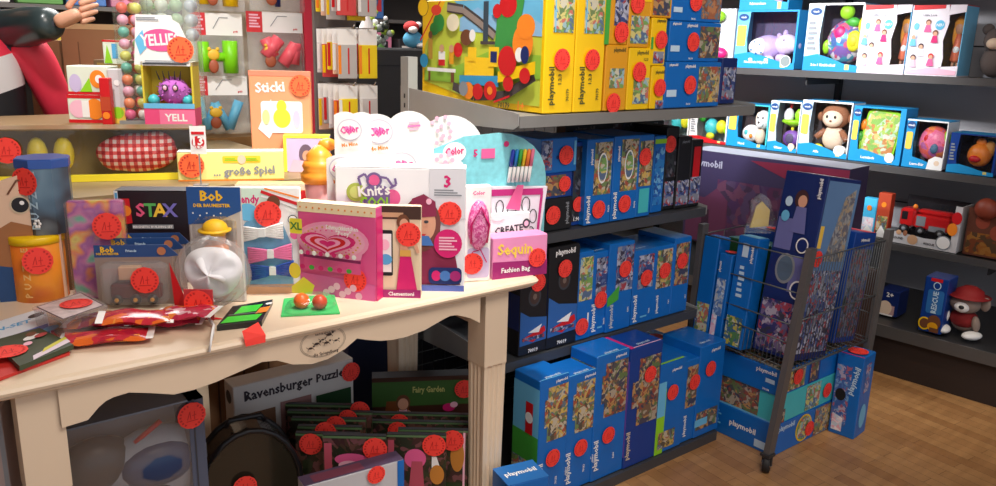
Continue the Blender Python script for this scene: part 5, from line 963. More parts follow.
# STAX box
F_ = tfit((117,191,190,262), -32, Y=2.11); SB=mat('stax_black',(34,24,30),0.35)
L=[('t',0.0,0,0,0)]
ops=[('p',[(0.25,0.05),(0.95,0.05),(0.85,0.45),(0.5,0.5)],mat('stax_glow',(140,20,36))),('r',0.0,0.0,0.05,1,WHITE),('r',0.01,0.5,0.045,0.98,mat('kit_blue',(90,170,220))),('p',[(0.08,0.64),(0.22,0.66),(0.20,0.92),(0.08,0.92)],RED),('c',0.14,0.79,0.014,0.014,ORANGE)]
for i,(ch,cm) in enumerate(zip('STAX',((230,90,130),(90,180,90),(250,200,60),(120,110,190)))): ops.append(('t',0.34+0.135*i,0.80,0.034,ch,mat('stax_%d'%i,cm)))
ops+=[('r',0.22,0.60,0.78,0.645,GREY),('tl',0.2,0.42,0.62,0.56,3,OCH),('tl',0.2,0.30,0.62,0.38,2,ORANGE),('t',0.5,0.622,0.006,'MAGNETIC BUILDING SET',WHITE,0,0.12)]
carton('building_set_box','black construction set box lettered STAX in coloured letters','toy box',F_,0.06,SB,{'F':ops,'T':[('r',0,0,1,1,DKGREY)],'L':[('r',0,0,1,1,WHITE)]},[],None,-32)
# Bob vehicle blisters, four behind each other
BH=mat('header_navy',(38,74,130),0.4)
def bob_blister(px, Y, label, sticker_on=False):
    loc,w,h = fit(px,-30,Y=Y,zb=ZT); t = thing('vehicle_blister_pack',label,'toy pack',loc,-30,'vehicle blister packs with navy header cards')
    k=K(); k.prism([(-w/2,h*0.80),(w*0.38,h*0.80),(w/2,h*0.82),(w*0.36,h),(-w/2,h)],0,0.002,BH); k.prism([(-w/2,0),(w*0.42,0),(w*0.42,h*0.80),(-w/2,h*0.80)],0,0.002,mat('pack_grey_brown',(150,130,120)))
    f=Face(k,(-w/2,-0.0006,0),(1,0,0),(0,0,1),w,h); f.draw([('t',0.16,0.93,0.014,'Bob',BY,0,0.05),('t',0.16,0.86,0.005,'DER BAUMEISTER',BY,0,0.05),('t',0.44,0.91,0.006,'Friends',PALE,0,0.05),('c',0.80,0.90,0.010,0.010,mat('badge_bronze',(190,120,80)))]); k.build('header_card',t)
    k=K(); k.bbox((-w*0.20,-0.025,h*0.46),(w*0.06,-0.004,h*0.68),TAN,0.002); k.bbox((-w*0.30,-0.032,h*0.16),(w*0.30,-0.006,h*0.40),mat('dark_toy_red',(90,34,36)),0.004)
    for x in (-0.22,0.0,0.2):
        M0=k.M.copy(); k.M=Matrix.Translation((w*x,-0.034,h*0.16))@Matrix.Rotation(PI/2,4,'X'); k.lathe([(0.012,-0.004),(0.012,0.004)],BLACK,14); k.lathe([(0.005,-0.003),(0.005,0.006)],OCH,10); k.M=M0
    k.build('toy_vehicle',t)
    k=K(); k.bbox((-w*0.40,-0.042,h*0.06),(w*0.38,-0.001,h*0.76),FROST,0.010); k.build('clear_blister',t)
    if sticker_on: stick_on(t,'F',0.64,0.50,w,0,h,0.064).location.y=-0.046
bob_blister((96,245,180,303),None or 1.955,'front vehicle blister pack with a wooden block and sticker, navy header lettered Bob',True)
bob_blister((108,238,186,300),2.0,'second vehicle blister pack from the front, only its navy header showing')
bob_blister((116,233,192,297),2.045,'rearmost vehicle blister pack, its navy header tip just left of the helmet toy')
# colourful wrapped bag
F_ = tfit((70,201,126,292), -24, Y=2.05); loc,w,h=F_
t = thing('coloured_powder_bag','clear bag with rainbow coloured card and sticker beside the blue puzzle tube','toy pack',loc,-24)
k=K(); k.bbox((-w/2,0,0),(w/2,0.02,h),blur('rainbow_blur',[(70,140,130),(110,180,150),(210,120,170),(170,80,160),(240,140,70),(230,210,100),(200,110,80)],14)); k.build('printed_card',t)
k=K(); k.bbox((-w/2-0.003,-0.012,0),(w/2+0.003,0.024,h*1.01),WRAP,0.006); k.build('cellophane_wrap',t); stick_on(t,'F',0.72,0.76,w,0.02,h,0.066).location.y=-0.018
# puzzle tubes
b=onz(39,303,ZT); r_=0.5*(ony(66,270,b.y)-ony(9,270,b.y)).length; C0=b+Vector((0.3,0.95,0)).normalized()*r_; C0.z=ZT
ztop=ony(38,238,C0.y-r_).z-ZT
def tube_can(name,label,c,r,h,body,lid,txt,extra,stk):
    t=thing(name,label,'puzzle tube',c,-38,'cylindrical puzzle tubes stacked on the table'); k=K()
    k.lathe([(r,0),(r,h*0.88)],body,8 if extra=='oct' else 32,smooth=extra!='oct'); k.lathe([(r*1.03,h*0.88),(r*1.03,h*0.985),(r*0.98,h)],lid,8 if extra=='oct' else 32,smooth=extra!='oct'); 
    for i,ch in enumerate(txt):
        vs,fs,tw,th=text_geo(ch,0.03); a0=R(-88); z0=h*0.12+i*h*0.14; q=h*0.14; rr=r*1.012
        k.add([(rr*math.cos(a0+y*q/rr*-1),rr*math.sin(a0+y*q/rr*-1),z0+x*q) for x,y in vs],fs,mat('tube_letter',(170,196,210)) if extra=='oct' else mat('tube_letter_o',(252,196,120)))
    if extra=='oct':
        for a in range(6): k.ell((r*1.0*math.cos(R(-85))+0.006*math.cos(a*PI/3),r*-0.99,h*0.16+0.008*math.sin(a*PI/3)),(0.004,0.002,0.004),WHITE,8)
    k.build('tube_body',t); sticker(t,(r*1.09*math.cos(R(stk[0])),r*1.09*math.sin(R(stk[0])),h*stk[1]),0.066,(0,0,R(stk[0]+90))); return t
tube_can('puzzle_tube','orange and yellow puzzle tube standing on the table under the blue tube',C0,r_,ztop,blur('tube_orange',[(240,110,40),(250,140,40),(252,160,50),(236,120,70)],8),YEL,'PUZZLE','',(-62,0.66))
r2=0.5*(ony(80,200,C0.y)-ony(24,200,C0.y)).length; C1=ony(52,236,C0.y+0.01); C1.z=ZT+ztop+0.001; C1.x=(C0.x+C1.x)/2+0.015; h2=ony(52,160,C0.y-r2).z-C1.z
tube_can('puzzle_tube','blue and grey eight-sided puzzle tube standing on top of the orange tube',C1,r2,h2,blur('tube_slate',[(92,124,146),(110,140,158),(84,110,130),(60,60,64),(120,126,128)],7,0.3),mat('tube_blue',(50,90,170),0.3),'PUZZLE','oct',(-100,0.72))
k=K(); q=r2; f=Face(k,(0,0,0),(1,0,0),(0,0,1),1,1)
# tan book box at the left edge
F_ = fit((-14,160,52,300), -18, Y=2.24, zb=ZT); w=F_[1]
t=thing('picture_book','large tan board book with a round cartoon eye at the left edge of the table','book',(F_[0].x,2.13,ZT),-18)
k=K(); h=F_[2]; TB=mat('book_tan',(226,190,160),0.5); k.prism([(-w/2,0),(w/2,0),(w/2,h*1.02),(-w/2,h*0.86)],0,0.02,TB); f=Face(k,(-w/2,0,0),(1,0,0),(0,0,1),w,h)
f.draw([('p',[(0.0,0.10),(0.82,0.12),(0.86,0.40),(0.6,0.56),(0.3,0.60),(0,0.52)],mat('book_brown',(160,104,60))),('p',[(0,0),(0.5,0),(0.45,0.24),(0,0.28)],mat('book_blue',(30,70,120))),('c',0.46,0.72,0.022,0.022,mat('eye_rim',(210,190,160))),('c',0.46,0.72,0.018,0.018,BLACK),('c',0.49,0.735,0.005,0.005,WHITE),('ln',[(0.3,0.80),(0.45,0.90),(0.85,0.88)],0.004,BROWN)]); k.build('cover',t)
# clear plastic box
c=(onz(36,303,ZT)+onz(106,306,ZT))/2+Vector((0,0,0)); P0=onz(32,308,ZT+0.05); P1=onz(62,322,ZT+0.05); P2=onz(108,306,ZT+0.05); P3=onz(82,292,ZT+0.05)
cc=(P0+P1+P2+P3)/4; t=thing('clear_storage_box','low clear plastic box with printed lid and sticker behind the candy bags','box',(cc.x,cc.y,ZT),0)
q=[p-cc for p in (P1,P2,P3,P0)]; k=K(); lid=[(p.x,p.y) for p in q]
k.prismz([(x*0.93,y*0.93) for x,y in lid],0,0.004,FROST); ins=[(x*0.93,y*0.93) for x,y in lid]; out=[(x*0.97,y*0.97) for x,y in lid]
for i in range(4):
    a,b_=ins[i],ins[(i+1)%4]; c_,d_=out[i],out[(i+1)%4]; k.add([(*a,0.0),(*b_,0.0),(*d_,0.046),(*c_,0.046)],[(0,1,2,3)],FROST)
k.build('tub',t); k=K(); k.prismz(lid,0.046,0.052,FROST); k.prismz([(x*0.85,y*0.85) for x,y in lid],0.0521,0.0525,mat('insert_print',(206,190,190),0.4,scale=60,var=0.4)); k.prismz([(x*0.9,y*0.9) for x,y in lid],0.0518,0.0522,mat('insert_dark',(90,60,66))); k.build('lid',t)
sticker(t,(0.01,0,0.056),0.066,(-PI/2,0,0))
# leaflets at the front left
def flat(name,label,cat,pxs,z0,th,mt,ops=None,parts=None,group=None,curl=0):
    ps=[onz(x,y,z0) for x,y in pxs]; c=sum(ps,Vector())/len(ps); t=thing(name,label,cat,(c.x,c.y,z0),0,group); k=K()
    a=[(p.x-c.x,p.y-c.y) for p in ps]
    ar=sum(a[i][0]*a[(i+1)%len(a)][1]-a[(i+1)%len(a)][0]*a[i][1] for i in range(len(a)))
    if ar<0: a=a[::-1]
    k.prismz(a,0,th,mt)
    if ops:
        u=(Vector((*a[0],0))*0); 
        p0,p1,p3=[Vector((p.x-c.x,p.y-c.y,th)) for p in (ps[0],ps[1],ps[3])]
        U=(p1-p0); V=(p3-p0); w,h=U.length,V.length; f=Face(k,p0,U/w,V/h,w,h); f.n=Vector((0,0,1)); f.draw(ops)
    k.build('cover' if cat=='booklet' else 'body',t); return t
flat('activity_booklet','red booklet with a white and blue sound-set cover at the left front corner','booklet',[(-30,392),(70,355),(38,312),(-40,335)],ZT+0.001,0.006,mat('leaflet_red',(206,50,44)),[('p',[(0.05,0.25),(0.9,0.35),(0.98,0.98),(0.1,0.98)],mat('leaflet_white',(226,232,240))),('t',0.50,0.80,0.022,'SIN-SET',mat('kit_blue',(90,170,220)),-4,0.16),('c',0.84,0.86,0.02,0.014,DKGREY),('p',[(0.3,0.34),(0.9,0.42),(0.92,0.62),(0.35,0.60)],mat('base_blue',(90,110,190))),('t',0.72,0.50,0.015,'ALL',NAVY,0),('c',0.92,0.5,0.02,0.016,mat('kit_blue',(90,170,220)))])
flat('activity_booklet','dark green horse-show booklet on top of the red one at the table edge','booklet',[(20,371),(74,349),(40,332),(-6,345)],ZT+0.009,0.010,mat('booklet_green',(60,72,50)),[('p',[(0.25,0.0),(1,0.1),(1,0.22),(0.3,0.12)],mat('booklet_edge',(232,214,226))),('p',[(0.45,0.10),(1,0.22),(1,0.30),(0.55,0.2)],mat('leaf_yellow',(214,206,70))),('c',0.55,0.65,0.02,0.012,WHITE),('c',0.40,0.5,0.01,0.01,LPINK),('c',0.58,0.74,0.012,0.012,BROWN),('c',0.7,0.6,0.015,0.01,mat('rider_red',(180,60,60)))])
o=bpy.data.objects['activity_booklet.001']; c=onz(8,352,ZT+0.02); sticker(o,(c.x-o.location.x,c.y-o.location.y,0.013),0.07,(-PI/2,0,0))
# foil bags
def pillow(name,label,x,y,w,h,th,mt,rz,group,z0=ZT,tilt_=0,seed=1,ends=WHITE):
    rnd=random.Random(seed); c=onz(x,y,z0); k=K(); n,m_=14,9; vs=[];fs=[]
    for s_ in (1,-1):
        for j in range(m_+1):
            for i in range(n+1):
                u=-1+2*i/n; v_=-1+2*j/m_; e=(1-abs(u)**2.6)*(1-abs(v_)**2.2); b=(1+0.05*math.sin(9*u+seed)+0.05*math.cos(7*v_))
                vs.append((u*w/2*(1-0.05*(1-abs(v_))),v_*h/2*(1+0.04*math.sin(i*2.6)*(abs(v_)>0.9)),th/2+s_*(e**0.6)*th/2*b+0.004*math.sin(5*u+seed)*(1-e)))
    N=(n+1)*(m_+1)
    for s_ in range(2):
        for j in range(m_):
            for i in range(n):
                a=s_*N+j*(n+1)+i; q=(a,a+1,a+n+2,a+n+1); fs.append(q if s_==0 else q[::-1])
    k.add(vs,fs,mt,True); k.box((-w/2-0.006,-h/2*0.96,th/2-0.0006),(-w/2+0.008,h/2*0.96,th/2+0.0006),ends); k.box((w/2-0.008,-h/2*0.96,th/2-0.0006),(w/2+0.006,h/2*0.96,th/2+0.0006),ends)
    o=k.build(name,None,(c.x,c.y,z0+0.003),0); o.rotation_euler=(0,R(tilt_),R(rz)); return tag(o,label,'candy bag',group)
FO=pic('foil_red_orange',[(196,30,60),(170,20,60),(244,130,30),(206,40,66),(180,24,50),(250,190,60),(160,20,60),(190,30,60)],26,rough=0.2)
FO2=pic('foil_red_white',[(196,30,70),(170,20,60),(244,150,40),(230,210,220),(190,40,70),(150,20,50)],24,rough=0.2)
gg='shiny red and orange foil candy bags at the table front'
pillow('candy_bag','orange and red foil candy bag closest to the table front edge',108,342,0.17,0.075,0.022,FO,-20,gg,seed=1)
pillow('candy_bag','red foil candy bag lying behind the front orange one, left',106,326,0.15,0.09,0.024,FO2,-28,gg,seed=2)
pillow('candy_bag','red foil candy bag with yellow print leaning on its neighbours in the middle',136,323,0.14,0.085,0.022,FO,-18,gg,z0=ZT+0.024,tilt_=5,seed=3)
pillow('candy_bag','red and white foil candy bag below the white veil hat',168,325,0.15,0.08,0.022,FO2,-30,gg,seed=4)
pillow('candy_bag','red and white foil candy bag beside the green packet, on the other bags',186,318,0.13,0.08,0.020,FO2,-40,gg,seed=5,z0=ZT+0.022,tilt_=-4)
# white veil hat in clear bag with card
c=ony(212,272,1.80); t=thing('veil_hat_pack','round white tulle hat in a clear bag with red card and drawstring','hat',(c.x,c.y,ZT),-38)
k=K(); R0=0.082; zc=c.z-ZT; MILK=clear('tulle',gloss=0.05,rough=0.25,alpha=0.14)
n=40; vs=[];fs=[]
for j in range(15):
    a=PI*j/14
    for i in range(n):
        b=2*PI*i/n; rr=R0*(1+0.05*math.sin(5*b)+0.03*math.sin(11*b+j)); vs.append((rr*math.sin(a)*math.cos(b)*1.05,rr*0.55*math.sin(a)*math.sin(b),zc-rr*math.cos(a)))
for j in range(14):
    for i in range(n): fs.append((j*n+i,j*n+(i+1)%n,(j+1)*n+(i+1)%n,(j+1)*n+i))
k.add(vs,fs,MILK,True); k.build('tulle_brim',t)
k=K(); wf=mat('hat_white',(240,238,240),0.9,var=0.02)
cv=[];cf=[];nn=60
for j in range(13):
    for i in range(nn):
        a_=2*PI*i/nn; q=j/12; fold=0.5+0.5*math.cos(4*a_+1.2*q+0.4)*math.cos(a_*1.0+0.5); rr=0.066*q*(1+0.06*math.sin(3*a_)); dep=0.052*math.sqrt(max(0,1-q*q))*(1-0.10*q)-0.034*(1-fold)**1.5*math.sin(PI*min(1,q*1.05))-0.010*(1-q)**3
        cv.append((0.006+rr*math.cos(a_),-0.004-dep,zc+0.004+rr*0.92*math.sin(a_)))
for j in range(12):
    for i in range(nn): cf.append((j*nn+i,j*nn+(i+1)%nn,(j+1)*nn+(i+1)%nn,(j+1)*nn+i))
k.add(cv,cf,wf,True); k.ell((0.006,0.0,zc),(0.060,0.016,0.056),wf,24)
k.build('hat_crown',t)
k=K(); k.add([(-0.085,-0.03,zc+0.03),(-0.080,-0.028,zc-0.09),(0.05,-0.05,0.002),(-0.03,-0.055,0.001),(-0.06,-0.03,0.06)],[(0,1,4),(1,3,4),(1,2,3)],RED)
k.box((-0.045,-0.062,0.003),(0.02,-0.058,0.075),mat('hat_card',(200,60,66))); k.build('red_card',t); sticker(t,(-0.012,-0.066,0.042),0.066)
k=K(); a=onz(214,328,ZT)-Vector((c.x,c.y,ZT)); Mi=Matrix.Rotation(R(38),3,'Z'); p0=Mi@a; e=onz(208,352,ZT)-Vector((c.x,c.y,ZT)); p1=Mi@(ony(213,334,TY-0.004)-Vector((c.x,c.y,ZT))); p2=Mi@(ony(209,352,TY-0.012)-Vector((c.x,c.y,ZT)))
k.tube([(0.0,-0.06,0.02),tuple(p0+Vector((0,0,0.006))),tuple(p1+Vector((0,-0.002,0.002))),tuple(p2)],0.0035,WHITE,6); k.build('drawstring',t)
# green and black packet + red price tag + orange ball blister
gp=flat('green_toy_packet','glossy black and lime green packet beside the orange ball blister','toy pack',[(217,331),(262,326),(273,304),(233,311)],ZT+0.001,0.012,mat('packet_black',(30,34,34),0.25),[('p',[(0.05,0.08),(0.85,0.08),(0.9,0.38),(0.1,0.40)],mat('packet_lime',(70,220,60),0.3)),('p',[(0.2,0.5),(0.7,0.55),(0.75,0.92),(0.25,0.9)],mat('packet_lime',(70,220,60))),('p',[(0.72,0.4),(0.98,0.45),(0.98,0.75),(0.75,0.7)],ORANGE),('c',0.9,0.9,0.008,0.008,WHITE),('ln',[(0.1,0.45),(0.8,0.45)],0.003,GREY)])
c=ony(254,332,TY-0.003); k=K(); k.add([(-0.026,0,0.016),(0.022,0.03,0.018),(0.024,-0.004,-0.002),(-0.024,-0.006,-0.004),(0.022,-0.006,-0.018),(-0.022,-0.007,-0.018)],[(0,3,2,1),(3,5,4,2)],STKR); o=k.build('price_tag',None,(c.x,c.y+0.0,ZT+0.004)); tag(o,'bright red folded price tag hanging over the table edge below the green packet','price tag')
fl=flat('bouncy_ball_blister','green card blister with two orange balls lying in front of the jewelry box','toy pack',[(281,317),(340,314),(334,295),(284,300)],ZT+0.001,0.004,mat('card_green',(70,200,110)),None)
k=K(); c=fl.location; a=onz(302,310,ZT)-c; b=onz(320,311,ZT)-c
k.ell((a.x,a.y,0.022),0.019,mat('ball_orange',(250,110,40),0.35),18); k.ell((b.x,b.y,0.022),0.018,mat('ball_rust',(206,80,50),0.35),18); k.build('balls',fl,label='two orange balls')
k=K(); m=(a+b)/2; k.ell((m.x,m.y,0.010),(0.065,0.036,0.034),CLEAR,24); k.build('clear_blister',fl)

# yellow game box and others behind
F_ = fit((178,152,284,196), -34, Y=2.28, zb=1.0)
k=K(); rs=thing('wooden_riser','pale wooden riser behind the builder toy pack carrying the yellow game box','riser',(F_[0].x,F_[0].y,ZT-0.0),-34)
CPT=1.021
F_ = fit((178,152,284,196), -24, Y=2.40, zb=CPT)
bpy.data.objects.remove(rs)
YP=mat('game_yellow',(248,240,150),0.4)
carton('board_game_box','pale yellow board game box with handwritten style title behind the builder pack','game',F_,0.06,YP,{'F':[('rr',0.42,0.62,0.78,0.86,0.004,mat('game_deep_yellow',(244,210,50))),('c',0.6,0.74,0.012,0.014,FBEIGE),('tl',0.44,0.68,0.56,0.80,2,LIME),('tl',0.64,0.68,0.76,0.80,2,LIME),('t',0.62,0.30,0.024,'... große Spiel',GREY,2,0.24),('r',0,0,1,0.05,ORANGE)],'T':[('r',0,0,1,1,WHITE)]},[('F',0.13,0.55,0.075,STKO)],None,-24)
# long orange edged box under it
F_ = fit((236,184,312,230), -30, Y=2.16, zb=ZT)
carton('board_game_box','orange and red edged game box directly behind the yarn pack','game',F_,0.05,mat('game_orange',(250,190,120)),{'F':[('r',0,0.9,1,1,mat('game_cream',(250,230,200))),('r',0.3,0.75,0.95,0.92,ORANGE),('c',0.9,0.83,0.015,0.02,RED)]},[],None,-30)
# squeeze bottle toy
c=ony(320,190,1.95); t=thing('ice_cream_toy','pink toy cup topped with a swirl of orange cream','toy',(c.x,c.y,ZT),0); zt=ony(318,206,1.95).z-ZT; z1=ony(318,183,1.95).z-ZT; z2=ony(318,145,1.95).z-ZT
k=K(); k.lathe([(0.034,0),(0.036,zt),(0.040,z1)],mat('cup_pink',(250,180,180),0.3),24); k.build('cup',t)
k=K(); hh=z2-z1; OC=mat('cream_orange',(252,160,50),0.35); k.lathe([(0.040,z1),(0.049,z1+hh*0.08),(0.050,z1+hh*0.25),(0.041,z1+hh*0.34),(0.045,z1+hh*0.45),(0.040,z1+hh*0.58),(0.033,z1+hh*0.62),(0.034,z1+hh*0.74),(0.024,z1+hh*0.86),(0.006,z1+hh)],OC,24); k.ell((0.03,0.01,z1+hh*0.98),(0.026,0.02,0.018),OC); k.build('cream_swirl',t,label='orange swirl')
F_ = fit((284,136,330,190), -30, Y=2.44, zb=CPT)
carton('craft_box','lilac craft box with bright yellow edge behind the orange swirl toy','toy box',F_,0.05,mat('craft_lilac',(206,190,226)),{'F':[('r',0,0.94,1,1,mat('edge_yellow',(240,232,70))),('r',0,0,0.07,1,mat('edge_yellow',(240,232,70))),('c',0.48,0.5,0.022,0.032,mat('dark_photo',(110,90,110))),('c',0.5,0.45,0.014,0.018,SKIN),('p',[(0.1,0.0),(0.6,0.0),(0.5,0.3),(0.2,0.35)],LPINK)],'T':[('r',0,0,1,1,mat('edge_yellow',(240,232,70)))]},[],None,-30)
F_ = fit((250,71,311,150), -33, Y=2.52, zb=CPT); OS=mat('sticki_orange',(250,160,116),0.4)
carton('craft_box','orange and salmon craft pack lettered Sticki in front of the hanging letters','craft kit',F_,0.03,OS,{'F':[('r',0,0.95,1,1,mat('salmon_edge',(246,140,110))),('t',0.34,0.84,0.032,'Sticki',WHITE,4,0.10),('p',[(0.12,0.42),(0.35,0.72),(0.42,0.45),(0.30,0.32)],WHITE),('rr',0.18,0.38,0.86,0.70,0.01,WHITE),('c',0.52,0.53,0.028,0.032,mat('pear_lime',(214,226,60))),('c',0.52,0.65,0.016,0.02,mat('pear_lime',(214,226,60))),('c',0.76,0.52,0.012,0.03,mat('craft_lilac',(206,190,226))),('c',0.26,0.54,0.012,0.024,mat('pale_lime',(226,236,150)))]},[('F',0.84,0.86,0.07,STKO)],None,-33)
# picnic set
F_ = fit((-60,129,193,191), -20, Y=2.60, zb=CPT); loc,w,h=F_
t=thing('picnic_set_box','long window box of play picnic things with a red gingham cloth inside','toy box',loc,-20)
k=K(); OL=mat('picnic_back',(150,130,80),0.5); YE=mat('picnic_yellow',(246,226,50),0.4); k.box((-w/2,0.115,0),(w/2,0.12,h),OL); k.box((-w/2,0,0),(w/2,0.115,0.004),YE); k.box((-w/2,-0.002,0),(w/2,0.004,h*0.13),YE); k.box((-w/2,0,h-0.004),(w/2,0.115,h),mat('picnic_top',(120,96,60),0.3)); k.box((w/2-0.004,0,0.004),(w/2,0.115,h-0.004),OL); k.box((-w/2,0,0.004),(-w/2+0.004,0.115,h-0.004),OL); k.build('box_frame',t)
def gingham():
    m=bpy.data.materials.new('red_gingham'); m.use_nodes=True; nt=m.node_tree; b=nt.nodes['Principled BSDF']; tc=nt.nodes.new('ShaderNodeTexCoord'); sp=nt.nodes.new('ShaderNodeSeparateXYZ'); nt.links.new(tc.outputs['Object'],sp.inputs[0]); res=[]
    for ax in (0,2):
        a=nt.nodes.new('ShaderNodeMath'); a.operation='MULTIPLY'; a.inputs[1].default_value=46; f_=nt.nodes.new('ShaderNodeMath'); f_.operation='FRACT'; g=nt.nodes.new('ShaderNodeMath'); g.operation='GREATER_THAN'; g.inputs[1].default_value=0.5
        nt.links.new(sp.outputs[ax],a.inputs[0]); nt.links.new(a.outputs[0],f_.inputs[0]); nt.links.new(f_.outputs[0],g.inputs[0]); res.append(g)
    s_=nt.nodes.new('ShaderNodeMath'); s_.operation='ADD'; nt.links.new(res[0].outputs[0],s_.inputs[0]); nt.links.new(res[1].outputs[0],s_.inputs[1]); h_=nt.nodes.new('ShaderNodeMath'); h_.operation='MULTIPLY'; h_.inputs[1].default_value=0.5; nt.links.new(s_.outputs[0],h_.inputs[0])
    r=nt.nodes.new('ShaderNodeValToRGB'); r.color_ramp.interpolation='CONSTANT'; e=r.color_ramp.elements; e[0].color=(*s2l((0.95,0.84,0.82)),1); e[1].position=0.3; e[1].color=(*s2l((0.86,0.36,0.34)),1); e.new(0.8).color=(*s2l((0.70,0.10,0.12)),1); nt.links.new(h_.outputs[0],r.inputs[0]); nt.links.new(r.outputs[0],b.inputs['Base Color']); b.inputs['Roughness'].default_value=0.8; return m
GM=gingham(); k=K(); a=onp(132,160,loc,(math.sin(R(-20)),-math.cos(R(-20)),0))-loc; ax=a.length*(1 if a.x>0 else -1)
k.ell((ax,0.05,h*0.50),(0.115,0.045,h*0.38),GM,28); k.ell((ax+0.05,0.05,h*0.62),(0.06,0.04,h*0.30),GM,20); k.ell((ax-0.055,0.05,h*0.45),(0.055,0.04,h*0.30),GM,20); k.build('gingham_cloth',t,label='bunched red and white gingham cloth')
k=K()
for dx in (-0.27,-0.20): k.ell((ax+dx,0.05,h*0.5),(0.028,0.03,h*0.32),mat('toy_lemon',(240,220,60),0.4),14)
for dx in (-0.44,-0.41,-0.38,-0.35): k.tube([(ax+dx,0.02,h*0.35),(ax+dx+0.004,0.02,h*0.8)],0.004,mat('toy_fork',(150,130,60)),5)
k.build('toy_food',t)
k=K(); k.box((-w/2+0.003,0.004,h*0.13),(w/2-0.003,0.005,h*0.97),clear('picnic_film',gloss=0.03,rough=0.1)); k.build('window_film',t)
a=onp(17,154,loc,(math.sin(R(-20)),-math.cos(R(-20)),0))-loc; sticker(t,(a.length*(1 if a.x>0 else -1),-0.006,h*0.62),0.075)
# price sign
c=fit((190,126,206,154),-30,Y=2.36,zb=None); loc,w,h=c; k=K()
k.prism([(-w/2,0),(w/2,0),(w/2,h),(-w/2,h)],0,0.001,WHITE); f=Face(k,(-w/2,0,0),(1,0,0),(0,0,1),w,h); f.draw([('c',0.5,0.42,w*0.40,w*0.42,RED),('r',0.1,0.7,0.9,0.8,RED),('t',0.5,0.48,0.026,'13',WHITE),('t',0.5,0.25,0.008,'EURO',WHITE)]); k.box((-0.002,0.001,-(loc.z-CPT)),(0.002,0.003,h*0.5),STEEL)
k.box((-0.02,-0.01,-(loc.z-CPT)),(0.02,0.02,-(loc.z-CPT)+0.003),STEEL); o=k.build('price_sign',None,loc,R(-30)); tag(o,'small white price sign with red disc reading 13','sign')

# ================================================================ BEHIND THE COUNTER FRONT ROW
RZ=1.15
t=thing('counter_riser','brown wooden riser step on the counter behind the picnic box','riser',(0.55,3.08,CPT),0)
k=K(); k.bbox((-1.1,-0.30,0),(0.38,0.30,RZ-CPT),mat('riser_wood',(132,104,66),0.5,var=0.15)); k.build('step',t)
# purple fuzzy toy in its box
F_=fit((143,62,194,130),-30,Y=2.80,zb=RZ); loc,w,h=F_
t=thing('fuzzy_toy_box','white and pink box with a fuzzy purple toy in a yellow window, lettered YELLIES','toy box',loc,-30); d=0.10
YI=mat('window_yellow',(220,200,60),0.5); PB_=mat('box_pink_base',(236,80,130),0.4); k=K()
k.box((-w/2,d-0.004,0),(w/2,d,h),YI); k.box((-w/2,0,0),(w/2,d-0.004,h*0.28),PB_); k.box((-w/2,0,h*0.28),(-w/2+0.006,d-0.004,h),YI); k.box((w/2-0.006,0,h*0.28),(w/2,d-0.004,h),YI); k.box((-w/2,0,h*0.94),(w/2,d-0.004,h),WHITE)
f=Face(k,(-w/2,-0.0006,0),(1,0,0),(0,0,1),w,h); f.draw([('r',0,0.28,1,0.36,SKY),('r',0.3,0.02,1,0.26,mat('box_rose',(244,120,160))),('t',0.62,0.14,0.024,'YELL',WHITE,0,0.09),('tl',0.05,0.95,0.9,0.99,1,DKGREY)]); k.build('box_frame',t)
k=K(); rnd=random.Random(3); PF=mat('fuzzy_purple',(196,110,200),0.95); k.ell((0.01,d*0.4,h*0.54),(w*0.32,0.035,h*0.20),PF,20)
for i in range(110):
    a=rnd.uniform(0,2*PI); b=rnd.uniform(0.1,PI-0.1); dx=math.sin(b)*math.cos(a); dy=math.sin(b)*math.sin(a); dz=math.cos(b); p=Vector((0.01+w*0.31*dx,d*0.4+0.034*dy,h*0.54+h*0.19*dz)); k.tube([p,p+Vector((dx,dy,dz))*0.010],[0.0025,0.0006],PF,4)
for x in (-0.06,0.14): k.ell((w*x,0.002,h*0.60),(0.010,0.005,0.012),DKGREY,12); k.ell((w*x,-0.003,h*0.60),(0.0065,0.003,0.008),LPINK,10)
for i in range(5): k.tube([(w*(-0.2+0.1*i),d*0.3,h*0.72),(w*(-0.24+0.12*i),d*0.2,h*0.86)],[0.003,0.001],DKGREY,4)
for x in (-0.34,0.34): k.ell((w*x,0.03,h*0.40),(0.02,0.02,0.02),TEAL,10)
k.build('fuzzy_toy',t,label='fuzzy purple toy with round eyes')
k=K(); hz=ony(163,15,2.80).z-RZ; k.prism([(-w*0.62,h*0.95),(w*0.45,h*0.97),(w*0.42,hz*0.80),(w*0.30,hz*0.93),(w*0.18,hz*0.96),(0.16*w,hz),(-w*0.52,hz)],0.0,0.003,WHITE); f=Face(k,(-w*0.62,-0.0004,h*0.95),(1,0,0),(0,0,1),w*1.07,hz-h*0.95)
f.draw([('c',0.52,0.50,0.062,0.036,mat('yell_swirl',(230,90,150))),('p',[(0.05,0.50),(0.2,0.70),(0.25,0.35),(0.12,0.2)],SKY),('t',0.52,0.52,0.036,'YELLIES!',WHITE,4,0.13),('tl',0.1,0.88,0.5,0.96,2,GREY),('tl',0.2,0.04,0.9,0.10,2,GREY)]); k.build('header_card',t)
sticker(t,(w*0.30,-0.004,h*0.95+(hz-h*0.95)*0.32),0.085,mt=STKO)
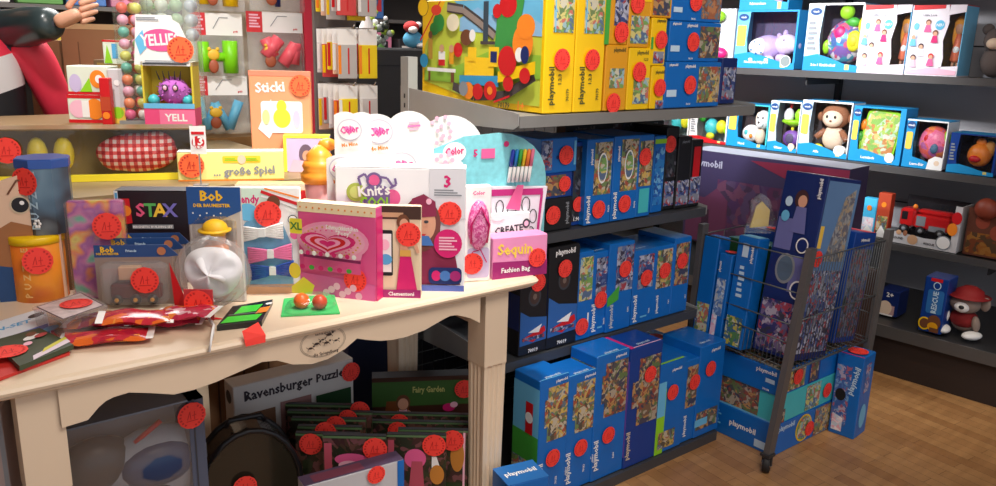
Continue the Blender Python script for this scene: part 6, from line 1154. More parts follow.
# display column of pastel balls
c=ony(128,60,2.95); t=thing('bouncy_ball_dispenser','tall clear dispenser filled with pastel balls left of the fuzzy toy box','toy display',(c.x+0.02,2.95,RZ),-30)
k=K(); k.bbox((-0.045,-0.045,0),(0.045,0.045,0.56),CLEAR,0.004); k.build('clear_column',t)
k=K(); k.box((-0.05,-0.05,-0.0),(0.05,0.05,0.012),STEEL); k.build('base',t)
cols=[(236,120,100),(120,190,170),(240,180,200),(220,220,120),(230,110,150),(240,236,230),(150,190,120),(244,150,110)]; rnd=random.Random(5); n=0; CN=['coral','sea green','pale pink','lemon','hot pink','white','sage green','orange']; WN_=['one','two','three','four','five','six','seven','eight','nine','ten','eleven','twelve','thirteen','fourteen','fifteen']
zz=0.031
while zz<0.54:
    for dx,dy in ((-0.021,-0.02),(0.022,-0.018),(0.0,0.022)):
        if n%3==2 and False: pass
        cm=cols[rnd.randrange(8)]; k=K(); k.ell((0,0,0),0.0185,mat('ball_%d_%d_%d'%cm,cm,0.3),14)
        o=k.build('bouncy_ball',None,(t.location.x+dx*math.cos(R(-30))-dy*math.sin(R(-30)),t.location.y+dx*math.sin(R(-30))+dy*math.cos(R(-30)),RZ+zz)); tag(o,'%s bouncy ball, %s, layer %s counted from the dispenser base'%(CN[cols.index(cm)],('front left','front right','back')[n%3],WN_[n//3]),'ball','pastel balls in the clear dispenser'); n+=1
    zz+=0.039
# second dispenser top: clear capsules behind the header card
c=ony(165,20,3.05); k=K(); t=thing('capsule_dispenser','clear tub of glassy capsules behind the fuzzy toy box header','toy display',(c.x,c.y,RZ),-30)
k.bbox((-0.09,-0.06,0),(0.11,0.06,0.50),clear('greenish_clear',(0.95,1,0.95),0.12,0.1,0.12),0.004); k.build('clear_tub',t)
for i in range(16):
    k=K(); k.ell((0,0,0),0.024,mat('capsule_%d'%(i%4),[(190,206,190),(214,214,206),(170,190,160),(200,200,214)][i%4],0.2),12); a=R(-30); dx=-0.06+0.05*(i%4); dz=0.30+0.05*(i//4)
    o=k.build('toy_capsule',None,(t.location.x+dx*math.cos(a),t.location.y+dx*math.sin(a),RZ+dz)); tag(o,'glassy toy capsule, %s column, %s row of the tub'%(('leftmost','second','third','rightmost')[i%4],('lowest','second','third','highest')[i//4]),'toy capsule','glassy capsules in the tub')
# small boxes and cartons on the riser
def rbox(px,Y,zb,d,yaw,base,art,label,name='toy_box',cat='toy box',st=()): return carton(name,label,cat,fit(px,yaw,Y=Y,zb=zb),d,base,art,list(st),None,yaw)
WG=mat('white_green_card',(226,232,214),0.4)
a=rbox((68,95,104,123),3.02,RZ,0.10,-34,WG,{'F':[('r',0,0.88,1,1,RED),('r',0,0.0,1,0.12,RED),('c',0.3,0.5,0.03,0.03,LPINK),('c',0.75,0.5,0.03,0.035,ORANGE),('r',0.4,0.2,0.6,0.8,WHITE)]},'white and red toy box at the bottom of the small stack behind the red jacket')
hb_=a[2]
rbox((67,66,108,94),3.02,RZ+hb_+0.001,0.10,-34,WG,{'F':[('r',0,0,1,0.1,RED),('c',0.75,0.55,0.026,0.03,ORANGE),('c',0.78,0.55,0.012,0.014,WHITE),('c',0.2,0.4,0.02,0.03,mat('craft_lilac',(206,190,226))),('p',[(0.3,0.1),(0.6,0.1),(0.55,0.6)],LIME)]},'white and lime toy box on top of the small stack behind the red jacket')
rbox((109,69,124,122),2.96,RZ,0.04,-34,mat('clear_grey_pack',(206,204,206)),{'F':[('r',0,0,1,0.3,mat('soft_yellow',(244,200,80))),('c',0.5,0.2,0.02,0.02,LIME),('c',0.6,0.75,0.01,0.01,WHITE)]},'pale grey blister pack standing beside the pastel ball column','toy_pack','toy pack')
rbox((100,78,110,118),2.93,RZ,0.03,-34,RED,{'F':[('r',0,0.3,1,0.6,mat('toy_auburn',(190,70,40))),('c',0.5,0.2,0.012,0.012,ORANGE)]},'narrow red toy figure pack in front of the grey blister pack','toy_pack','toy pack')
rbox((103,40,126,67),3.15,RZ+0.19,0.06,-34,WG,{'F':[('r',0,0.92,1,1,RED),('r',0.4,0.25,0.65,0.85,mat('kit_blue',(90,170,220))),('p',[(0.05,0.05),(0.4,0.05),(0.2,0.8)],LIME)]},'small white box with red top edge left of the pastel balls')
rbox((96,60,132,122),3.16,RZ,0.09,-34,mat('kraft_brown',(110,84,56)),{'F':[('r',0.1,0.5,0.9,0.95,mat('kraft_gold',(150,120,60)))]},'small brown box supporting the white box near the pastel balls')
rbox((64,24,122,116),3.80,0,0.16,-36,CARD,{'F':[('r',0.28,0.05,0.30,0.95,mat('card_seam',(120,88,60))),('p',[(0.0,0.985),(1,0.985),(1,1),(0,1)],mat('card_flap',(206,176,130)))],'T':[('r',0.0,0.0,1,1,mat('card_flap',(206,176,130)))]},'large brown corrugated shipping carton with open pale flap','shipping_carton','carton')
rbox((30,40,63,120),3.95,0,0.12,-36,CARD,{'F':[('r',0.02,0.45,0.98,0.46,mat('card_seam',(120,88,60)))]},'tall brown corrugated carton partly behind the sleeve','shipping_carton','carton')
# ---- hanging letter rack
RY=3.46
ra,rb=ony(184,60,RY),ony(309,60,RY); t=thing('letter_rack','red framed display rack with wooden-letter bags hanging on it','display rack',((ra.x+rb.x)/2,RY+0.03,0),-10); W=rb.x-ra.x
RF=mat('rack_red',(240,60,84),0.4); k=K(); k.box((W/2-0.035,-0.05,0),(W/2+0.035,0.03,2.0),RF); k.box((-W/2,-0.03,0),(-W/2+0.02,0.03,2.0),mat('rack_plum',(110,70,84))); k.build('side_post',t)
k=K(); k.box((-W/2+0.02,0.01,0.9),(W/2-0.035,0.03,2.0),mat('rack_back',(206,196,180),0.6)); k.build('back_panel',t)
k=K(); k.box((-W/2,-0.12,0.99),(W/2,0.03,1.03),mat('rack_shelf_wood',(150,110,60),0.5)); k.build('shelf_board',t)
def letter_bag(px0,px1,label,lc,shape,Y=RY-0.04,hd=True):
    loc,w,h=fit((px0[0],px0[1],px1[0],px1[1]),-10,Y=Y,zb=None); t=thing('letter_bag',label,'toy pack',loc,-10,'wooden letter bags on the red rack'); k=K(); hh=h*0.34
    k.box((-w/2,0,h-hh),(w/2,0.003,h),WHITE); f=Face(k,(-w/2,-0.0003,h-hh),(1,0,0),(0,0,1),w,hh); f.draw([('r',0,0,0.28,1,mat('header_red',(214,40,50))),('tl',0.05,0.2,0.24,0.9,5,LPINK),('t',0.86,0.18,0.008,'goki',mat('header_red',(214,40,50)),0),('ln',[(0.42,0.3),(0.55,0.8),(0.72,0.8)],0.003,GREY)]); k.build('header_card',t)
    k=K(); k.box((-w/2,-0.012,0),(w/2,0.002,h-hh),FROST); k.build('clear_bag',t)
    k=K(); k.M=Matrix.Translation((0,-0.018,0)); z=(h-hh)
    for s_ in shape: k.tube([(s_[0]*w,0,s_[1]*z),(s_[2]*w,0,s_[3]*z)],s_[4]*w,lc,8)
    k.build('wooden_letter',t)
    k=K(); am=mat('animal_yellow',(246,196,60),0.5); 
    k.ell((-w*0.12,-0.034,z*0.55),(w*0.12,0.008,z*0.13),am,14); k.ell((-w*0.13,-0.036,z*0.28),(w*0.10,0.008,z*0.16),mat('animal_brown',(176,90,60)),14); k.ell((-w*0.20,-0.034,z*0.68),(w*0.04,0.006,z*0.05),am,8); k.ell((-w*0.04,-0.034,z*0.68),(w*0.04,0.006,z*0.05),am,8); k.build('animal_figure',t,label='small yellow and brown animal figure')
HL=[(-0.30,0.15,-0.30,0.85,0.11),(0.22,0.12,0.22,0.88,0.15),(-0.3,0.5,0.2,0.5,0.09)]
LB=mat('letter_lime',(130,220,20),0.4); LR=mat('letter_red',(244,96,110),0.4); LBL=mat('letter_blue',(110,190,232),0.4)
letter_bag((192,13),(243,78),'bag with a lime green wooden letter in the left column of the red rack',LB,HL)
letter_bag((247,12),(303,72),'bag with a coral red wooden letter in the right column of the red rack',LR,[(-0.2,0.4,0.05,0.85,0.12),(-0.2,0.85,-0.05,0.4,0.1),(0.1,0.2,0.35,0.7,0.12),(0.3,0.2,0.35,0.75,0.1)])
letter_bag((193,76),(248,132),'bag with a light blue wooden letter W hanging lowest in the left column',LBL,[(-0.40,0.95,-0.28,0.1,0.07),(-0.28,0.1,-0.12,0.8,0.07),(-0.12,0.8,0.12,0.1,0.08),(0.12,0.1,0.32,0.85,0.09)])
letter_bag((190,-52),(243,11),'bag with a yellow wooden letter at the top left of the red rack',YEL,HL)
letter_bag((248,-52),(303,11),'bag with a blue and tan wooden figure at the top right of the red rack',NAVY,[(0.0,0.1,0.0,0.8,0.05)])
letter_bag((250,74),(303,130),'bag hanging behind the orange craft pack in the right column of the red rack',LBL,HL)
# ---- pens and sheets on wire hooks
t=thing('hook_rack','wire hook rack with hanging blister packs right of the red frame','display rack',(ony(322,60,3.1).x+0.01,3.12,0),0)
k=K(); k.box((-0.03,0,0),(0.16,0.02,2.0),mat('hook_panel',(120,112,110),0.6)); k.build('back_panel',t)
HX=t.location.x; rowz=[ony(335,22,2.85).z, ony(335,80,2.85).z, ony(335,132,2.85).z, ony(335,-40,2.85).z]
PK=[('yellow',(244,214,40)),('pale grey',(214,208,206)),('orange and white',(240,190,160)),('red edged',(214,70,70)),('clear grey',(190,186,184))]
for r,z0 in enumerate((rowz[3],rowz[0],rowz[1])):
    for c_,xo in enumerate((-0.015,0.075)):
        k=K(); k.tube([(xo,0,z0-0.02),(xo,-0.30,z0-0.02),(xo,-0.31,z0-0.008)],0.003,mat('chrome_hook',(214,212,210),0.2,metal=0.9),6); k.build('wire_hook',t)
        for i in range(5):
            nm,cm=PK[(i*2+r+c_)%5]; k=K(); y=3.12-0.07-i*0.045; hgt=0.15+0.015*((i+r)%3); w=0.078
            k.bbox((-w/2,-0.004,-hgt),(w/2,0.004,-hgt*0.28),mat('pack_%s'%nm,cm,0.3),0.002); k.box((-w/2,-0.001,-hgt*0.28),(w/2,0.001,0.008),WHITE); k.box((-w/2,-0.0045,-hgt*0.9),(-w/2+0.012,-0.004,-hgt*0.3),(ORANGE,WHITE,YEL,RED,WHITE)[(i+r)%5]); k.box((0.0,-0.005,-hgt*0.9),(0.006,-0.0041,-hgt*0.35),RED)
            o=k.build('hanging_pack',None,(HX+xo,y,z0-0.032),R(-6)); tag(o,'thin %s craft pack, %s from the front, %s hook, %s row'%(nm,('fifth','fourth','third','second','first')[i],('left','right')[c_],('upper','middle','lower')[r]),'craft pack','craft packs hanging on the wire hooks')
# ---- black cabinet and things above
ca,cb=ony(322,88,3.5),ony(432,88,3.5); top=ony(370,48,3.5).z
t=thing('black_cabinet','tall matt black cabinet with a small double ring emblem behind the colouring packs','cabinet',((ca.x+cb.x)/2,3.5,0),-6); W=cb.x-ca.x+0.06
BK=mat('cabinet_black',(46,46,48),0.55,scale=4); k=K(); k.bbox((-W/2,0,0),(W/2,0.4,top),BK,0.008); k.box((-W/2,-0.004,ony(370,66,3.5).z),(W/2,0,ony(370,66,3.5).z+0.006),mat('cabinet_seam',(26,26,28))); k.build('cabinet_body',t)
k=K(); f=Face(k,(-W/2+0.01,-0.001,ony(341,93,3.5).z-0.05),(1,0,0),(0,0,1),0.1,0.1); f.draw([('ln',[(0.45+0.17*math.cos(a*PI/8),0.5+0.17*math.sin(a*PI/8)) for a in range(17)],0.003,GREY),('ln',[(0.68+0.20*math.cos(a*PI/8),0.52+0.20*math.sin(a*PI/8)) for a in range(17)],0.004,GREY)]); k.build('ring_emblem',t,label='light grey double ring emblem')
CT=top+0.001
def topg(px,Y,fn,label,name,cat):
    c=ony((px[0]+px[2])/2,px[3],Y); w=(ony(px[2],20,Y)-ony(px[0],20,Y)).x; h=ony(px[0],px[1],Y).z-ony(px[0],px[3],Y).z; t=thing(name,label,cat,(c.x,Y,CT),-20); k=K(); fn(k,w,h); k.build('body',t)
def bottle(k,w,h): k.lathe([(w*0.45,0),(w*0.5,h*0.1),(w*0.48,h*0.55),(w*0.2,h*0.8),(w*0.2,h)],WHITE,16); k.lathe([(w*0.51,h*0.18),(w*0.5,h*0.42)],mat('label_green',(60,180,80)),16)
topg((360,4,374,42),3.62,bottle,'white bottle with a green label on the black cabinet','bottle','bottle')
def bunch(k,w,h):
    rnd=random.Random(9)
    for i in range(26): k.ell((rnd.uniform(-0.5,0.5)*w,rnd.uniform(-0.04,0.04),h*rnd.uniform(0.08,0.95)),rnd.uniform(0.008,0.02),[mat('deco_grey',(150,156,150)),mat('deco_lime',(160,190,60)),WHITE,mat('deco_dark',(50,56,50))][i%4],8)
topg((374,6,392,44),3.66,bunch,'grey and lime bundle of small packs on the black cabinet','toy_bundle','toy bundle')
topg((335,22,358,42),3.62,lambda k,w,h: (k.bbox((-w/2,0,0),(w/2,0.05,h),mat('tray_grey',(206,204,206)),0.004),k.bbox((-w*0.2,-0.004,h*0.1),(w*0.1,0,h*0.7),LPINK,0.002)),'small pale grey pack on the left end of the black cabinet','toy_pack','toy pack')
def plush(k,w,h): k.ell((0,0,h*0.30),(w*0.4,0.05,h*0.30),mat('plush_cyan',(90,170,210),0.9)); k.ell((-w*0.1,-0.02,h*0.72),(w*0.30,0.05,h*0.2),mat('plush_red',(200,60,60),0.9)); k.ell((-w*0.1,-0.06,h*0.62),(w*0.18,0.03,h*0.12),WHITE); k.ell((w*0.2,0,h*0.8),(w*0.14,0.03,h*0.1),WHITE); k.ell((w*0.25,-0.03,h*0.1),(w*0.18,0.04,h*0.1),WHITE)
topg((402,16,424,46),3.62,plush,'red, white and light blue plush toys near the yellow train box','plush_toy','plush toy')
# ---- far shelving
t=thing('far_shelving','dark shelving at the far end of the shop crowded with small goods','shelving',(1.6,5.4,0))
k=K(); k.box((-4.2,0.38,0),(3.2,0.42,2.4),mat('far_panel',(70,64,62),0.7)); k.build('back_panel',t)
FZ=(0.5,0.9,1.25,1.6,1.95)
for z in FZ: k=K(); k.box((-4.2,0,z-0.025),(3.2,0.38,z),mat('far_shelf',(96,92,90),0.5)); k.build('shelf_board',t)
rnd=random.Random(21)
FC=[('white',(226,222,216)),('red',(186,50,56)),('dark',(50,46,50)),('green',(90,140,70)),('blue',(70,110,170)),('pink',(214,130,160)),('brown',(130,90,60)),('grey',(150,148,148)),('yellow',(220,190,60)),('black',(34,34,36))]
for ri,z in enumerate(FZ[2:]):
    x=-0.3; prev='black'
    while x<3.4:
        w=rnd.uniform(0.10,0.26); nm,cm=FC[rnd.randrange(10)]; h=rnd.uniform(0.12,0.29)
        if rnd.random()<0.9:
            k=K(); k.bbox((-w/2,0,0),(w/2,0.12,h),mat('far_'+nm,cm,0.5),0.006); c2=FC[rnd.randrange(10)]; k.box((-w*0.35,-0.002,h*0.2),(w*0.35,0.0,h*0.75),mat('far_'+c2[0],c2[1])); k.ell((rnd.uniform(-0.2,0.2)*w,-0.002,h*0.5),(w*0.15,0.004,h*0.18),mat('far_'+FC[(ri+3)%10][0],FC[(ri+3)%10][1]),10)
            o=k.build('shelf_pack',None,(x+w/2,5.4+rnd.uniform(0.01,0.08),z+0.001)); tag(o,'small %s pack with %s panel, right of a %s one, %s far shelf'%(nm,c2[0],prev,('lower','middle','upper')[ri]),'pack','small packs on the far shelving'); prev=nm
        x+=w+rnd.uniform(0.01,0.05)
# ================================================================ PEOPLE
def skin(name, verts, edges, radii, mt, parent=None, loc=(0,0,0), levels=2, root=0, label=None):
    bm=bmesh.new(); lay=bm.verts.layers.skin.verify(); bv=[bm.verts.new(tuple(v)) for v in verts]
    for a,b in edges: bm.edges.new((bv[a],bv[b]))
    for i,v in enumerate(bv): r=radii[i]; v[lay].radius=(r if isinstance(r,tuple) else (r,r)); v[lay].use_root=(i==root)
    me=bpy.data.meshes.new(name); bm.to_mesh(me); bm.free()
    o=bpy.data.objects.new(name,me); COL.objects.link(o); o.location=loc
    if parent: o.parent=parent
    m=o.modifiers.new('skin','SKIN'); m.use_smooth_shade=True; m.branch_smoothing=0.3
    s=o.modifiers.new('sub','SUBSURF'); s.levels=levels; s.render_levels=levels; me.materials.append(mt)
    if label: o['label']=label
    return o
def chain(n): return [(i,i+1) for i in range(n-1)]
def jacket_mat():
    m=bpy.data.materials.new('tricolour_jacket'); m.use_nodes=True; nt=m.node_tree; b=nt.nodes['Principled BSDF']; tc=nt.nodes.new('ShaderNodeTexCoord'); sp=nt.nodes.new('ShaderNodeSeparateXYZ'); nt.links.new(tc.outputs['Object'],sp.inputs[0])
    r=nt.nodes.new('ShaderNodeValToRGB'); r.color_ramp.interpolation='CONSTANT'; e=r.color_ramp.elements; mr=nt.nodes.new('ShaderNodeMapRange'); mr.inputs[1].default_value=0.9; mr.inputs[2].default_value=1.5
    ad=nt.nodes.new('ShaderNodeMath'); ad.operation='MULTIPLY_ADD'; ad.inputs[1].default_value=0.35; nt.links.new(sp.outputs[0],ad.inputs[0]); nt.links.new(sp.outputs[2],ad.inputs[2])
    nt.links.new(ad.outputs[0],mr.inputs[0]); nt.links.new(mr.outputs[0],r.inputs[0])
    e[0].color=(*s2l((0.10,0.10,0.12)),1); e[1].position=0.47; e[1].color=(*s2l((0.86,0.84,0.84)),1); e.new(0.69).color=(*s2l((0.90,0.20,0.30)),1)
    nt.links.new(r.outputs[0],b.inputs['Base Color']); b.inputs['Roughness'].default_value=0.55; return m
def head(parent, z, yawdeg, hair, x=0, y=0):
    k=K(); k.ell((0,0,0.0),(0.075,0.092,0.115),SKIN,24); k.ell((0,-0.088,-0.012),(0.014,0.020,0.022),SKIN,10); k.ell((0,-0.078,-0.055),(0.024,0.010,0.007),mat('lips',(176,96,90)),10)
    for s_ in (-1,1): k.ell((s_*0.03,-0.080,0.012),(0.012,0.008,0.007),WHITE,10); k.ell((s_*0.03,-0.087,0.012),(0.005,0.003,0.005),BROWN,8); k.ell((s_*0.076,0.005,-0.005),(0.010,0.018,0.028),SKIN,10)
    hd=k.build('head',parent,(x,y,z)); hd.rotation_euler=(0,0,R(yawdeg))
    k=K(); k.ell((0,0.018,0.035),(0.084,0.096,0.105),hair,24); k.build('hair',hd)
# person B: red, white and black jacket, back to the shelves, at the left frame edge
c=ony(-12,90,3.70); pb=thing('person','person in a red, white and black jacket standing at the left edge behind the table','person',(c.x-0.05,c.y,0),172)
RJ=mat('jacket_red',(232,52,78),0.55,var=0.12,scale=8)
B=[(0,0,0.95),(0,0,1.10),(0,0.01,1.25),(0,0.01,1.38),(0,0,1.46),(0,-0.01,1.55)]
body=skin('body',[(0,0,0.95),(0,0,1.2),(0,0,1.42),(0,0,1.50),(0,-0.005,1.58),(0.10,0,0.90),(0.11,0,0.5),(0.11,0.02,0.08),(0.11,-0.12,0.04),(-0.10,0,0.90),(-0.11,0,0.5),(-0.11,0.02,0.08),(-0.11,-0.12,0.04),(0.20,0,1.36),(0.27,-0.02,1.20),(0.34,-0.14,0.99),(-0.20,0,1.36),(-0.27,-0.02,1.20),(-0.34,-0.14,0.99)],
  [(0,1),(1,2),(2,3),(3,4),(0,5),(5,6),(6,7),(7,8),(0,9),(9,10),(10,11),(11,12),(2,13),(13,14),(14,15),(2,16),(16,17),(17,18)],[0.12,0.11,0.10,0.055,0.05,0.085,0.06,0.04,0.035,0.085,0.06,0.04,0.035,0.03,0.025,0.02,0.03,0.025,0.02],mat('trousers_dark',(40,42,54),0.8),pb)
head(pb,1.68,0,mat('hair_brown',(80,56,42),0.8))
skin('jacket',[(0,0,0.92),(0,0,1.10),(0,0,1.28),(0,0,1.40),(0,0.005,1.48)],chain(5),[(0.20,0.14),(0.185,0.135),(0.20,0.14),(0.17,0.12),(0.08,0.07)],jacket_mat(),pb)
for s_ in (1,-1):
    skin('sleeve',[(s_*0.15,0,1.43),(s_*0.22,-0.0,1.36),(s_*0.27,-0.02,1.20),(s_*0.31,-0.05,1.08),(s_*0.34,-0.14,0.99),(s_*0.33,-0.22,0.93)],chain(6),[0.082,0.078,0.070,0.062,0.055,0.045],RJ,pb,label='bright red sleeve')
    hx=s_*0.33
    skin('hand',[(hx,-0.24,0.92),(hx,-0.30,0.89)],[(0,1)],[(0.03,0.02),(0.04,0.018)],SKIN,pb)
# person A: dark leather sleeve reaching across
c=ony(-84,40,4.05); sh=Vector((c.x,c.y,0)); pa=thing('person','person in a dark leather jacket reaching an arm over the cartons, hand open','person',(c.x,c.y,0),0)
LJ=mat('leather_dark',(44,58,60),0.32,var=0.3,scale=12,coat=0.3)
el=ony(8,32,3.72)-sh; wr=ony(56,23,3.42)-sh; hn=ony(76,15,3.40)-sh; shz=1.46
skin('body',[(-0.16,0,0.95),(-0.16,0,1.2),(-0.16,0,1.42),(-0.16,0,1.52),(-0.16,0,1.60),(-0.26,0,0.9),(-0.27,0,0.5),(-0.27,0,0.06),(-0.06,0,0.9),(-0.05,0,0.5),(-0.05,0,0.06),(0.02,0,1.46),tuple(el),tuple(wr),(-0.34,0,1.44),(-0.42,0,1.15),(-0.40,-0.1,0.92)],
  [(0,1),(1,2),(2,3),(3,4),(0,5),(5,6),(6,7),(0,8),(8,9),(9,10),(2,11),(11,12),(12,13),(2,14),(14,15),(15,16)],[0.12,0.11,0.10,0.055,0.05,0.085,0.06,0.045,0.085,0.06,0.045,0.055,0.042,0.03,0.055,0.042,0.03],mat('trousers_grey',(60,62,70),0.8),pa)
head(pa,1.70,60,mat('hair_grey',(120,112,106),0.8),x=-0.16)
skin('jacket',[(-0.16,0,0.90),(-0.16,0,1.15),(-0.16,0,1.38),(-0.16,0,1.50)],chain(4),[(0.21,0.15),(0.20,0.14),(0.21,0.13),(0.09,0.08)],LJ,pa)
skin('sleeve',[(-0.02,0,1.44),tuple((el+Vector((0.0,0,1.46)))/2 if False else Vector((el.x*0.5,el.y*0.5,(1.46+el.z)/2))),tuple(el),tuple((el+wr)/2+Vector((0,0,0.008))),tuple(wr)],chain(5),[0.095,0.095,0.088,0.080,0.062],LJ,pa,label='dark leather sleeve')
skin('sleeve',[(-0.34,0,1.44),(-0.42,0,1.15),(-0.41,-0.08,0.98)],chain(3),[0.08,0.07,0.05],LJ,pa)
D=(hn-wr).normalized(); S=Vector((0,0,1))
def hand(parent, wr, D, U):
    Sd=D.cross(U).normalized(); pv=[wr-D*0.02, wr+D*0.02, wr+D*0.06, wr+D*0.085]
    hd=skin('hand',pv,chain(4),[(0.034,0.028),(0.044,0.030),(0.052,0.028),(0.048,0.022)],SKIN,parent)
    for i,(o_,L_) in enumerate(((0.034,0.062),(0.012,0.070),(-0.011,0.066),(-0.033,0.052))):
        a=wr+D*0.075+U*o_; b_=a+D*L_*0.45-Sd*0.004; c_=b_+D*L_*0.32-Sd*0.014; e_=c_+D*L_*0.22-Sd*0.016
        skin('finger',[p-Vector((0,0,0)) for p in (a,b_,c_,e_)],chain(4),[0.0125,0.0115,0.010,0.008],SKIN,hd,levels=1)
    a=wr+D*0.03+U*0.034; skin('thumb',[a,a+D*0.025+U*0.022,a+D*0.050+U*0.030,a+D*0.068+U*0.028],chain(4),[0.013,0.012,0.010,0.008],SKIN,hd,levels=1)
hand(pa, wr+D*0.012, D, Vector((0.05,0.1,1)).normalized())

# ================================================================ UNDER THE TABLE
F_=fit((66,413,203,470),0,Y=1.76,zb=0); w=F_[1]; h=F_[2]
t=thing('vehicle_set_box','large grey window box with dark rounded toys standing under the left half of the table','toy box',F_[0],0); d=0.12
GB=mat('grey_blue_box',(120,134,150),0.35); k=K(); k.box((-w/2,d-0.004,0),(w/2,d,h),mat('grey_inner',(136,142,150),0.5)); k.box((w/2-0.035,0,0),(w/2,d,h),mat('slate_edge',(80,88,108),0.4)); k.box((-w/2,0,0),(-w/2+0.004,d,h),GB); k.box((-w/2,0,h-0.004),(w/2,d,h),GB); k.box((-w/2,0,0),(w/2,d,0.05),GB)
f=Face(k,(-w/2,-0.001,0),(1,0,0),(0,0,1),w,h); f.draw([('r',0.915,0.0,0.925,1,DKGREY)]); k.build('box_frame',t)
k=K(); k.ell((-w*0.26,d*0.5,h*0.80),(0.085,0.045,0.065),mat('toy_dark_grey',(54,58,64),0.3)); k.ell((w*0.16,d*0.45,h*0.74),(0.12,0.045,0.10),mat('toy_pale_grey',(150,158,168),0.3)); k.ell((w*0.16,d*0.22,h*0.76),(0.085,0.03,0.055),mat('toy_navy',(36,60,100),0.3)); k.ell((-w*0.02,d*0.35,h*0.66),(0.10,0.04,0.045),BLACK); k.ell((-w*0.22,d*0.3,h*0.62),(0.10,0.04,0.04),BROWN); k.tube([(0.0,d*0.3,h*0.86),(0.06,d*0.3,h*0.92)],0.006,RED); k.build('toy_figures',t)
k=K(); f2=Face(k,(0,0,0),(1,0,0),(0,0,1),1,1); k.box((-w/2+0.004,0.001,0.05),(w/2-0.035,0.002,h-0.004),WRAP); k.build('window_film',t); sticker(t,(w*0.40,-0.006,h*0.94),0.065)
# domed backpack
c=ony(252,434,1.84); t=thing('toy_case','dark olive domed toy case with a sticker standing in front of the puzzle box','case',(c.x,1.86,0),-10); r0=(ony(300,450,1.84)-ony(206,450,1.84)).length/2; ht=c.z
k=K(); pts=[(-r0,0.0),(r0,0.0),(r0*1.02,ht*0.45)]+[(r0*math.cos(R(a)),ht*0.62+ht*0.38*math.sin(R(a))) for a in range(0,181,15)]+[(-r0*1.02,ht*0.45)]
pts=[(x,z) for x,z in pts]; k.prism(pts,0.0,0.09,mat('case_olive',(44,40,30),0.25,var=0.4,scale=5,coat=0.4)); k.tube([(x*1.0,0.0,z) for x,z in pts[2:]],0.008,BLACK,8); k.tube([(x*1.0,0.09,z) for x,z in pts[2:]],0.008,BLACK,8); k.build('shell',t)
k=K(); k.tube([(-0.05,0.045,ht),(-0.04,0.045,ht+0.018),(0.04,0.045,ht+0.018),(0.05,0.045,ht)],0.007,BLACK,8); k.build('handle',t); sticker(t,(-0.02,-0.014,ht*0.68),0.062)
# puzzle box
F_=fit((236,373,352,430),0,Y=2.07,zb=0); w,h=F_[1],F_[2]
carton('puzzle_box','large white puzzle box lettered Ravensburger Puzzle under the table','puzzle',F_,0.07,mat('puzzle_white',(214,210,206),0.35),{'F':[('t',0.36,0.92,0.030,'Ravensburger',mat('puzzle_ink',(50,40,50)),0,0.21),('t',0.79,0.93,0.026,'Puzzle',mat('puzzle_ink',(50,40,50)),0,0.10),('r',0.04,0.50,0.32,0.82,mat('puzzle_brown',(120,84,60))),('c',0.18,0.66,0.05,0.06,mat('puzzle_gold',(160,130,90))),('c',0.18,0.66,0.03,0.035,mat('puzzle_dark',(70,50,40))),('r',0.36,0.50,0.62,0.84,mat('puzzle_rose',(150,110,106))),('c',0.49,0.68,0.035,0.05,TAN),('r',0.66,0.52,0.97,0.82,DKGREEN),('heart',0.82,0.68,0.03,GREEN)],'L':[('t',0.5,0.6,0.05,'WOW',mat('puzzle_ink',(50,40,50)),90,0.14),('c',0.5,0.92,0.02,0.02,DKGREY)],'T':[('r',0,0,1,1,mat('puzzle_top',(230,230,226)))]},[('F',0.97,0.92,0.062)],None,0)
# fairy box + books
DGB=mat('fairy_green',(34,58,30),0.35); DBR=mat('fairy_brown',(70,40,30),0.35)
def fairy(px,Y,label,yaw,st,ops,d=0.03,base=None,name='picture_book',cat='book',grp='dark picture books under the table'):
    F_=fit((px[0],px[1],px[2],px[1]+30),yaw,Y=Y,zb=0); return carton(name,label,cat,F_,d,base or DGB,{'F':ops,'T':[('r',0,0,1,1,DKGREY)]},st,grp,yaw,part='cover')
def girl(x,y,s_,dress=PINK,hair=BROWN): return [('p',[(x-0.10*s_,y-0.16*s_),(x+0.10*s_,y-0.16*s_),(x+0.03*s_,y+0.04*s_),(x-0.03*s_,y+0.04*s_)],dress),('c',x,y+0.08*s_,0.020*s_,0.024*s_,hair),('c',x,y+0.07*s_,0.015*s_,0.018*s_,SKIN),('ln',[(x-0.04*s_,y+0.02*s_),(x-0.14*s_,y-0.06*s_)],0.008*s_,SKIN),('ln',[(x+0.04*s_,y+0.02*s_),(x+0.14*s_,y-0.03*s_)],0.008*s_,SKIN)]
fairy((372,377,474,0),1.95,'dark green and brown fairy box at the back right under the table',-30,[('F',0.90,0.90,0.062)],[('r',0,0.78,1,0.97,mat('leaf_green',(60,100,40))),('p',[(0.08,0.5),(0.42,0.5),(0.34,0.82),(0.14,0.82)],mat('wing_amber',(130,70,30)))]+girl(0.30,0.72,1.1,LPINK)+[('t',0.55,0.90,0.020,'Fairy Garden',mat('soft_gold',(190,190,110)),0,0.10),('c',0.75,0.76,0.02,0.014,HPINK),('c',0.80,0.78,0.012,0.010,LPINK)],d=0.05,base=DBR,name='fairy_game_box',cat='toy box',grp=None)
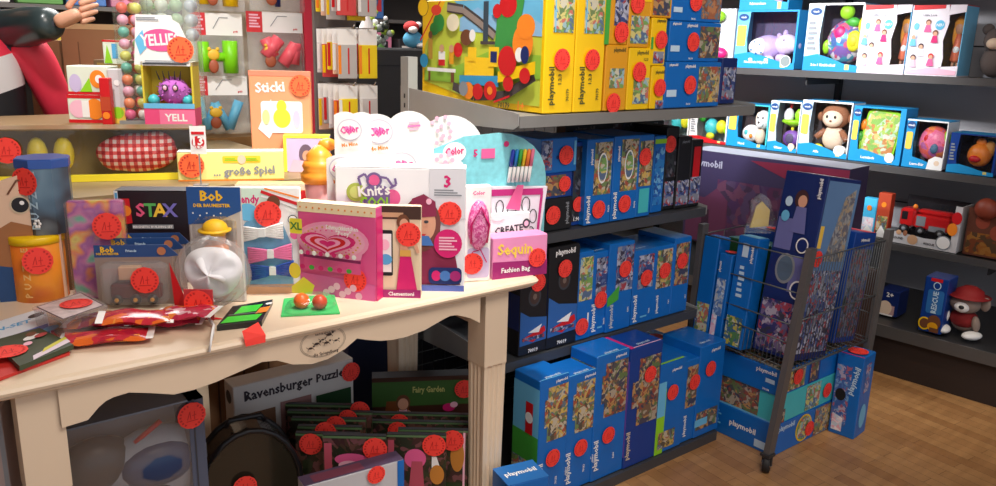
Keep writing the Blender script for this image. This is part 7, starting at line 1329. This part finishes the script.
for i,(px,Y,st,lab,ops) in enumerate([
 ((286,405,366,0),1.99,[('F',0.93,0.97,0.058)],'dark picture book furthest back in front of the puzzle box',[]),
 ((288,412,372,0),1.95,[('F',0.72,0.96,0.055)],'dark picture book, second from the back of the row by the puzzle box',[]),
 ((292,419,366,0),1.91,[('F',0.60,0.96,0.058)],'dark picture book, third from the back of the row by the puzzle box',[]),
 ((298,427,362,0),1.87,[('F',0.44,0.97,0.060)],'dark green picture book with sticker just right of the toy case top',[]),
 ((296,434,360,0),1.83,[('F',0.24,0.93,0.064)],'dark green picture book with a sticker beside the domed toy case',[]),
 ((362,414,470,0),1.88,[('F',0.35,0.92,0.060)],'dark picture book behind the pink ones at the right',[]),
 ((366,422,472,0),1.84,[('F',0.30,0.92,0.060)],'dark green picture book second behind the pink covers at the right',[]),
 ((400,424,471,0),1.82,[('F',0.82,0.93,0.066)],'picture book with pink edge and sticker leaning by the right table leg',[('r',0.95,0.0,1,1,HPINK)]),
 ((398,430,468,0),1.745,[('F',0.78,0.92,0.066)],'picture book with golden flowers and sticker by the right table leg',[('r',0.93,0.0,0.96,1,LPINK),('c',0.85,0.78,0.02,0.05,mat('flower_gold',(200,130,50)))]),
 ((323,436,386,0),1.74,[('F',0.83,0.92,0.066)],'picture book with a pink doll buggy cover between the rows',[('r',0.02,0.72,0.14,0.95,mat('dusk_pink',(190,80,100))),('c',0.45,0.84,0.045,0.018,PINK),('c',0.42,0.80,0.03,0.014,LPINK)]),
 ((387,435,446,0),1.70,[('F',0.80,0.93,0.066)],'picture book with a pink elephant-like figure closest to the right leg front',[('r',0.02,0.76,0.12,0.96,mat('dusk_pink',(190,80,100))),('c',0.48,0.82,0.03,0.03,PINK),('p',[(0.35,0.5),(0.65,0.5),(0.6,0.8),(0.42,0.8)],mat('dusk_pink',(190,80,100))),('p',[(0.76,0.7),(0.9,0.76),(0.84,0.84),(0.76,0.84)],WHITE),('c',0.85,0.7,0.02,0.03,mat('flower_gold',(200,130,50)))])]):
    fairy(px,Y,lab,-38,st,[('r',0,0.55,1,0.985,FAIRY)]+ops+[('r',0,0.985,1,1,mat('book_edge_line',(90,120,80)))],d=0.014)
c=ony(355,470,1.66); F_=fit((306,473,402,480),-6,Y=1.64,zb=0)
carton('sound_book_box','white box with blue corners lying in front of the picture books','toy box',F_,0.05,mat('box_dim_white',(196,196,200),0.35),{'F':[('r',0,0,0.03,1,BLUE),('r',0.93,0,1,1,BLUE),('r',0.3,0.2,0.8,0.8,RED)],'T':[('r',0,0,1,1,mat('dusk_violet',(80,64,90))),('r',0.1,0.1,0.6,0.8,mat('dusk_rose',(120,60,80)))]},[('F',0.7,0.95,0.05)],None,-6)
F_=fit((414,340,468,372),-8,Y=2.10,zb=0)
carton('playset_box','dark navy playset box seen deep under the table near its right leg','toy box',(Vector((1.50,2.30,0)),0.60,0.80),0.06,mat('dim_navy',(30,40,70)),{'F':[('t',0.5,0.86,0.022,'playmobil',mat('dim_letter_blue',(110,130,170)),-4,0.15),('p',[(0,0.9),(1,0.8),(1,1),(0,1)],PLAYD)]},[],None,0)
F_=fit((500,474,548,500),0,Y=1.50,zb=0)
carton('playset_box','light blue playset box lying low in front of the bottom gondola shelf','toy box',(Vector((ony(522,480,1.53).x,1.50,0)),0.13,ony(522,484,1.5).z),0.10,BLUE,{'T':[('r',0,0,1,1,mat('mid_blue',(40,110,180))),('t',0.5,0.5,0.02,'playmobil',WHITE,0,0.1)],'F':[('t',0.5,0.7,0.02,'playmobil',WHITE,0,0.1)]},[],None,-12)
F_=fit((-46,410,4,470),-20,Y=1.72,zb=0)
carton('storage_box','pinkish grey box under the table left of the front leg','box',F_,0.08,mat('box_mauve_grey',(178,160,156),0.6),{'F':[('r',0.9,0,1,1,GREY)]},[],None,-20)
